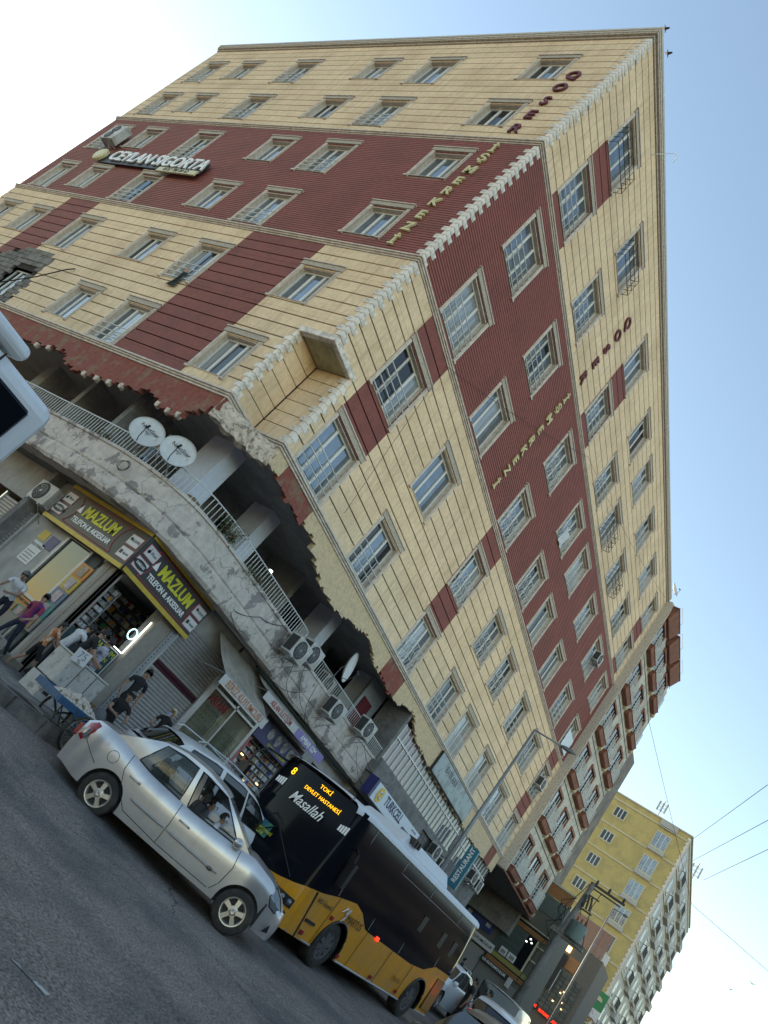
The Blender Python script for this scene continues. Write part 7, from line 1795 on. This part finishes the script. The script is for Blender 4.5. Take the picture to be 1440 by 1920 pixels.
for i in range(280):
    a, q = rnd.uniform(0, 2 * math.pi), math.sqrt(rnd.random()); x = -.22 + .60 * q * math.cos(a); y = -2.53 + .28 * q * math.sin(a); h = .20 * (1 - q ** 1.6)
    o = put("garlic", gmesh, None, T(x, y, tz - .02 + h * rnd.uniform(.55, 1.0), rz=rnd.uniform(0, 6), rx=rnd.uniform(-.5, .5)))
    tag(o, "white garlic bulb in the heap on the blue cart", "garlic", "garlic bulbs heaped on the cart")
m = MB(); m.grid([[(-.22 + .58 * q * math.cos(a), -2.53 + .27 * q * math.sin(a), tz - .05 + .17 * (1 - q ** 1.6)) for a in [k * math.pi / 10 for k in range(21)]] for q in (0.01, .3, .6, .8, 1)]); tag(put("garlic_heap", m.mesh("garlic_heap", m_garlic, smooth=True)), kind='stuff')
t = thing("scale", "blue bowl and grey bag at the end of the garlic cart", "scale", (.75, -2.2, -6.9)); m = MB(); m.lathe([(0, 0), (.09, .01), (.12, .08), (.125, .085), (.09, .02), (0, .015)], (.72, -2.5, -6.93), 'z', 16); put("bowl", m.mesh("bowl", mat("blue_plastic", (.02, .13, .30), .4, var=.05), smooth=True), t)
m = MB(); m.lathe([(0, 0), (.16, .02), (.18, .12), (.10, .26), (.03, .3)], (.95, -1.95, -7.0), 'z', 12); put("bag", m.mesh("bag", c_grey, smooth=True), t)
# ================================================================ PLANTS ON THE PARAPET
def creeper(c, n, sp, label, seed):
    r_ = random.Random(seed); t = thing("creeper", label, "plant", c); lf = MB(); st = MB()
    for k in range(9):
        p = Vector(c) + Vector((r_.uniform(-sp[0], sp[0]), r_.uniform(-sp[1], sp[1]), -.05)); q = p + Vector((r_.uniform(-.3, .3), r_.uniform(-.1, .1), r_.uniform(-.1, 1) * sp[2])); st.tube([p, (p + q) / 2 + Vector((.03, 0, .05)), q], .008, 4)
        for i in range(n // 9):
            u = r_.random(); b = p.lerp(q, u) + Vector((r_.gauss(0, .07), r_.gauss(0, .07), r_.gauss(0, .07))); s_ = r_.uniform(.018, .04)
            a = Vector((r_.uniform(-1, 1), r_.uniform(-1, 1), r_.uniform(-1, 1))).normalized(); d = a.orthogonal().normalized()
            lf.poly([b - a * s_, b + d * s_ * .6, b + a * s_, b - d * s_ * .6])
    put("stem", st.mesh("stem", m_brown), t); put("foliage", lf.mesh("foliage", m_leaf, fixn=False), t, kind='stuff')
creeper((1.75, -.22, -2.35), 760, (.38, .06, .45), "green creeper climbing the terrace railing beside the column", 3)
creeper((3.15, -.25, -2.45), 340, (.30, .05, .22), "smaller green creeper further along the terrace railing", 4)
creeper((-.05, 3.15, -2.4), 220, (.05, .30, .20), "thin green plant on the railing left of the dishes", 5)
for (x, y, z, w, d, h, lab) in ((.75, .35, -2.86, .4, .3, .55, "wooden crate behind the railing right of the dishes"), (.95, .12, -2.86, .22, .2, .42, "small dark pot behind the railing right of the crate")):
    mm = MB(); mm.box(x, x + w, y, y + d, z, z + h); tag(put("crate", mm.mesh("crate", m_card, bevel=.01)), lab, "crate")
# tangled wire coils on the parapet face
m = MB()
for k_ in range(4): m.tube([(-.20 - .004 * k_, 1.62 + (.17 + .01 * k_) * math.cos(i * math.pi / 8) + .02 * k_, -2.82 + (.15 - .012 * k_) * math.sin(i * math.pi / 8)) for i in range(17)], .0055, 4, cap=False)
tag(put("wire_coil", m.mesh("wire_coil", m_cable)), "coil of thin wire hanging on the parapet left of the corner", "wire")
# hanging cloth in a window, fluorescent tubes on the terrace
for x, z, lab in ((5.1, -1.5, "small white lamp glowing on the terrace near the creepers"), (9.3, -2.35, "small white lamp glowing behind the terrace railing near the plain dish")):
    m = MB(); m.lathe([(0, -.05), (.06, -.03), (.06, .03), (0, .05)], (x, 1.2, z), 'z', 10); tag(put("terrace_lamp", m.mesh("terrace_lamp", m_ledw, smooth=True)), lab, "lamp")
# ================================================================ OTHER SIDE OF THE STREETS (seen as reflections)
m_opp = mat("brown_grey_facade", (.05, .045, .042), .9, var=.15)
def opposite(x0, x1, y0, y1, h, label, mt, face):
    t = thing("opposite_building", label, "building", ((x0 + x1) / 2, (y0 + y1) / 2, -8.2)); put("wall", Bx("wall", mt, (x0, x1, y0, y1, -8.5, h)), t)
    wn = MB(); k = 0
    if face == 'y':
        n = int((x1 - x0) / 3.2)
        for i in range(n):
            for z in range(int((h + 5) / 3)): wn.box(x0 + 1 + i * 3.2, x0 + 2.6 + i * 3.2, y1, y1 + .04, -4 + z * 3, -2.3 + z * 3)
        wn.box(x0 + .5, x1 - .5, y1, y1 + .05, -7.9, -5.2)
    else:
        n = int((y1 - y0) / 3.2)
        for i in range(n):
            for z in range(int((h + 5) / 3)): wn.box(x1, x1 + .04, y0 + 1 + i * 3.2, y0 + 2.6 + i * 3.2, -4 + z * 3, -2.3 + z * 3)
    put("window", wn.mesh("windows", m_gl[2]), t, kind='stuff')
opposite(-22, 18, -40, -31, 1.5, "plain facade across the main street, out of the picture", m_opp, 'y')
opposite(20, 60, -40, -32, 2.5, "taller facade across the main street, out of the picture", m_opp, 'y')
opposite(62, 130, -40, -33, 3.0, "long facade far down the main street, out of the picture", m_opp, 'y')
opposite(-46, -36, -14, 26, 2.5, "plain facade across the side street, out of the picture", m_opp, 'x')

t = thing("hanging_cloth", "dark rag with an orange end hanging from a side facade window rail", "cloth", (-.1, 6.9, 3.0))
m = MB(); m.grid([[(-.10 - .03 * math.sin(3 * j + i), 6.75 + .09 * j + .03 * i * (j % 2), 3.35 - .16 * i) for j in range(4)] for i in range(5)]); put("cloth", m.mesh("rag", c_black, smooth=True), t)
m = MB(); m.grid([[(-.12, 6.85 + .08 * j, 3.5 - .08 * i) for j in range(3)] for i in range(3)]); put("orange_end", m.mesh("orange_end", m_tile), t)
t = thing("hanging_laundry", "pale cloth hung over a window rail in the red band of the street facade", "laundry", (15.4, -.1, 9.0))
m = MB(); m.grid([[(15.0 + .16 * j, -.10 - .03 * math.sin(2 * j + i), 9.75 - .15 * i) for j in range(5)] for i in range(6)]); put("cloth", m.mesh("laundry", c_white, smooth=True), t)
t = thing("white_sheet", "white printed sheet covering a low window in the red band near the far end", "banner", (30, -.15, 6))
m = MB(); m.grid([[(29.1 + .2 * j, -.13 - .02 * (i % 2), 7.1 - .2 * i) for j in range(9)] for i in range(6)]); put("sheet", m.mesh("sheet", m_tqw, smooth=True), t)
t = thing("roof_cable_loop", "pale looped cable sticking out over the roof edge", "cable", (3.6, -.3, 18.2))
m = MB(); m.tube([(3.3, -.2, 17.3), (3.6, -.34, 17.9), (3.8, -.5, 18.35), (4.0, -.55, 18.5), (4.15, -.45, 18.4)], .015, 5); put("loop", m.mesh("loop", m_rail, smooth=True), t)
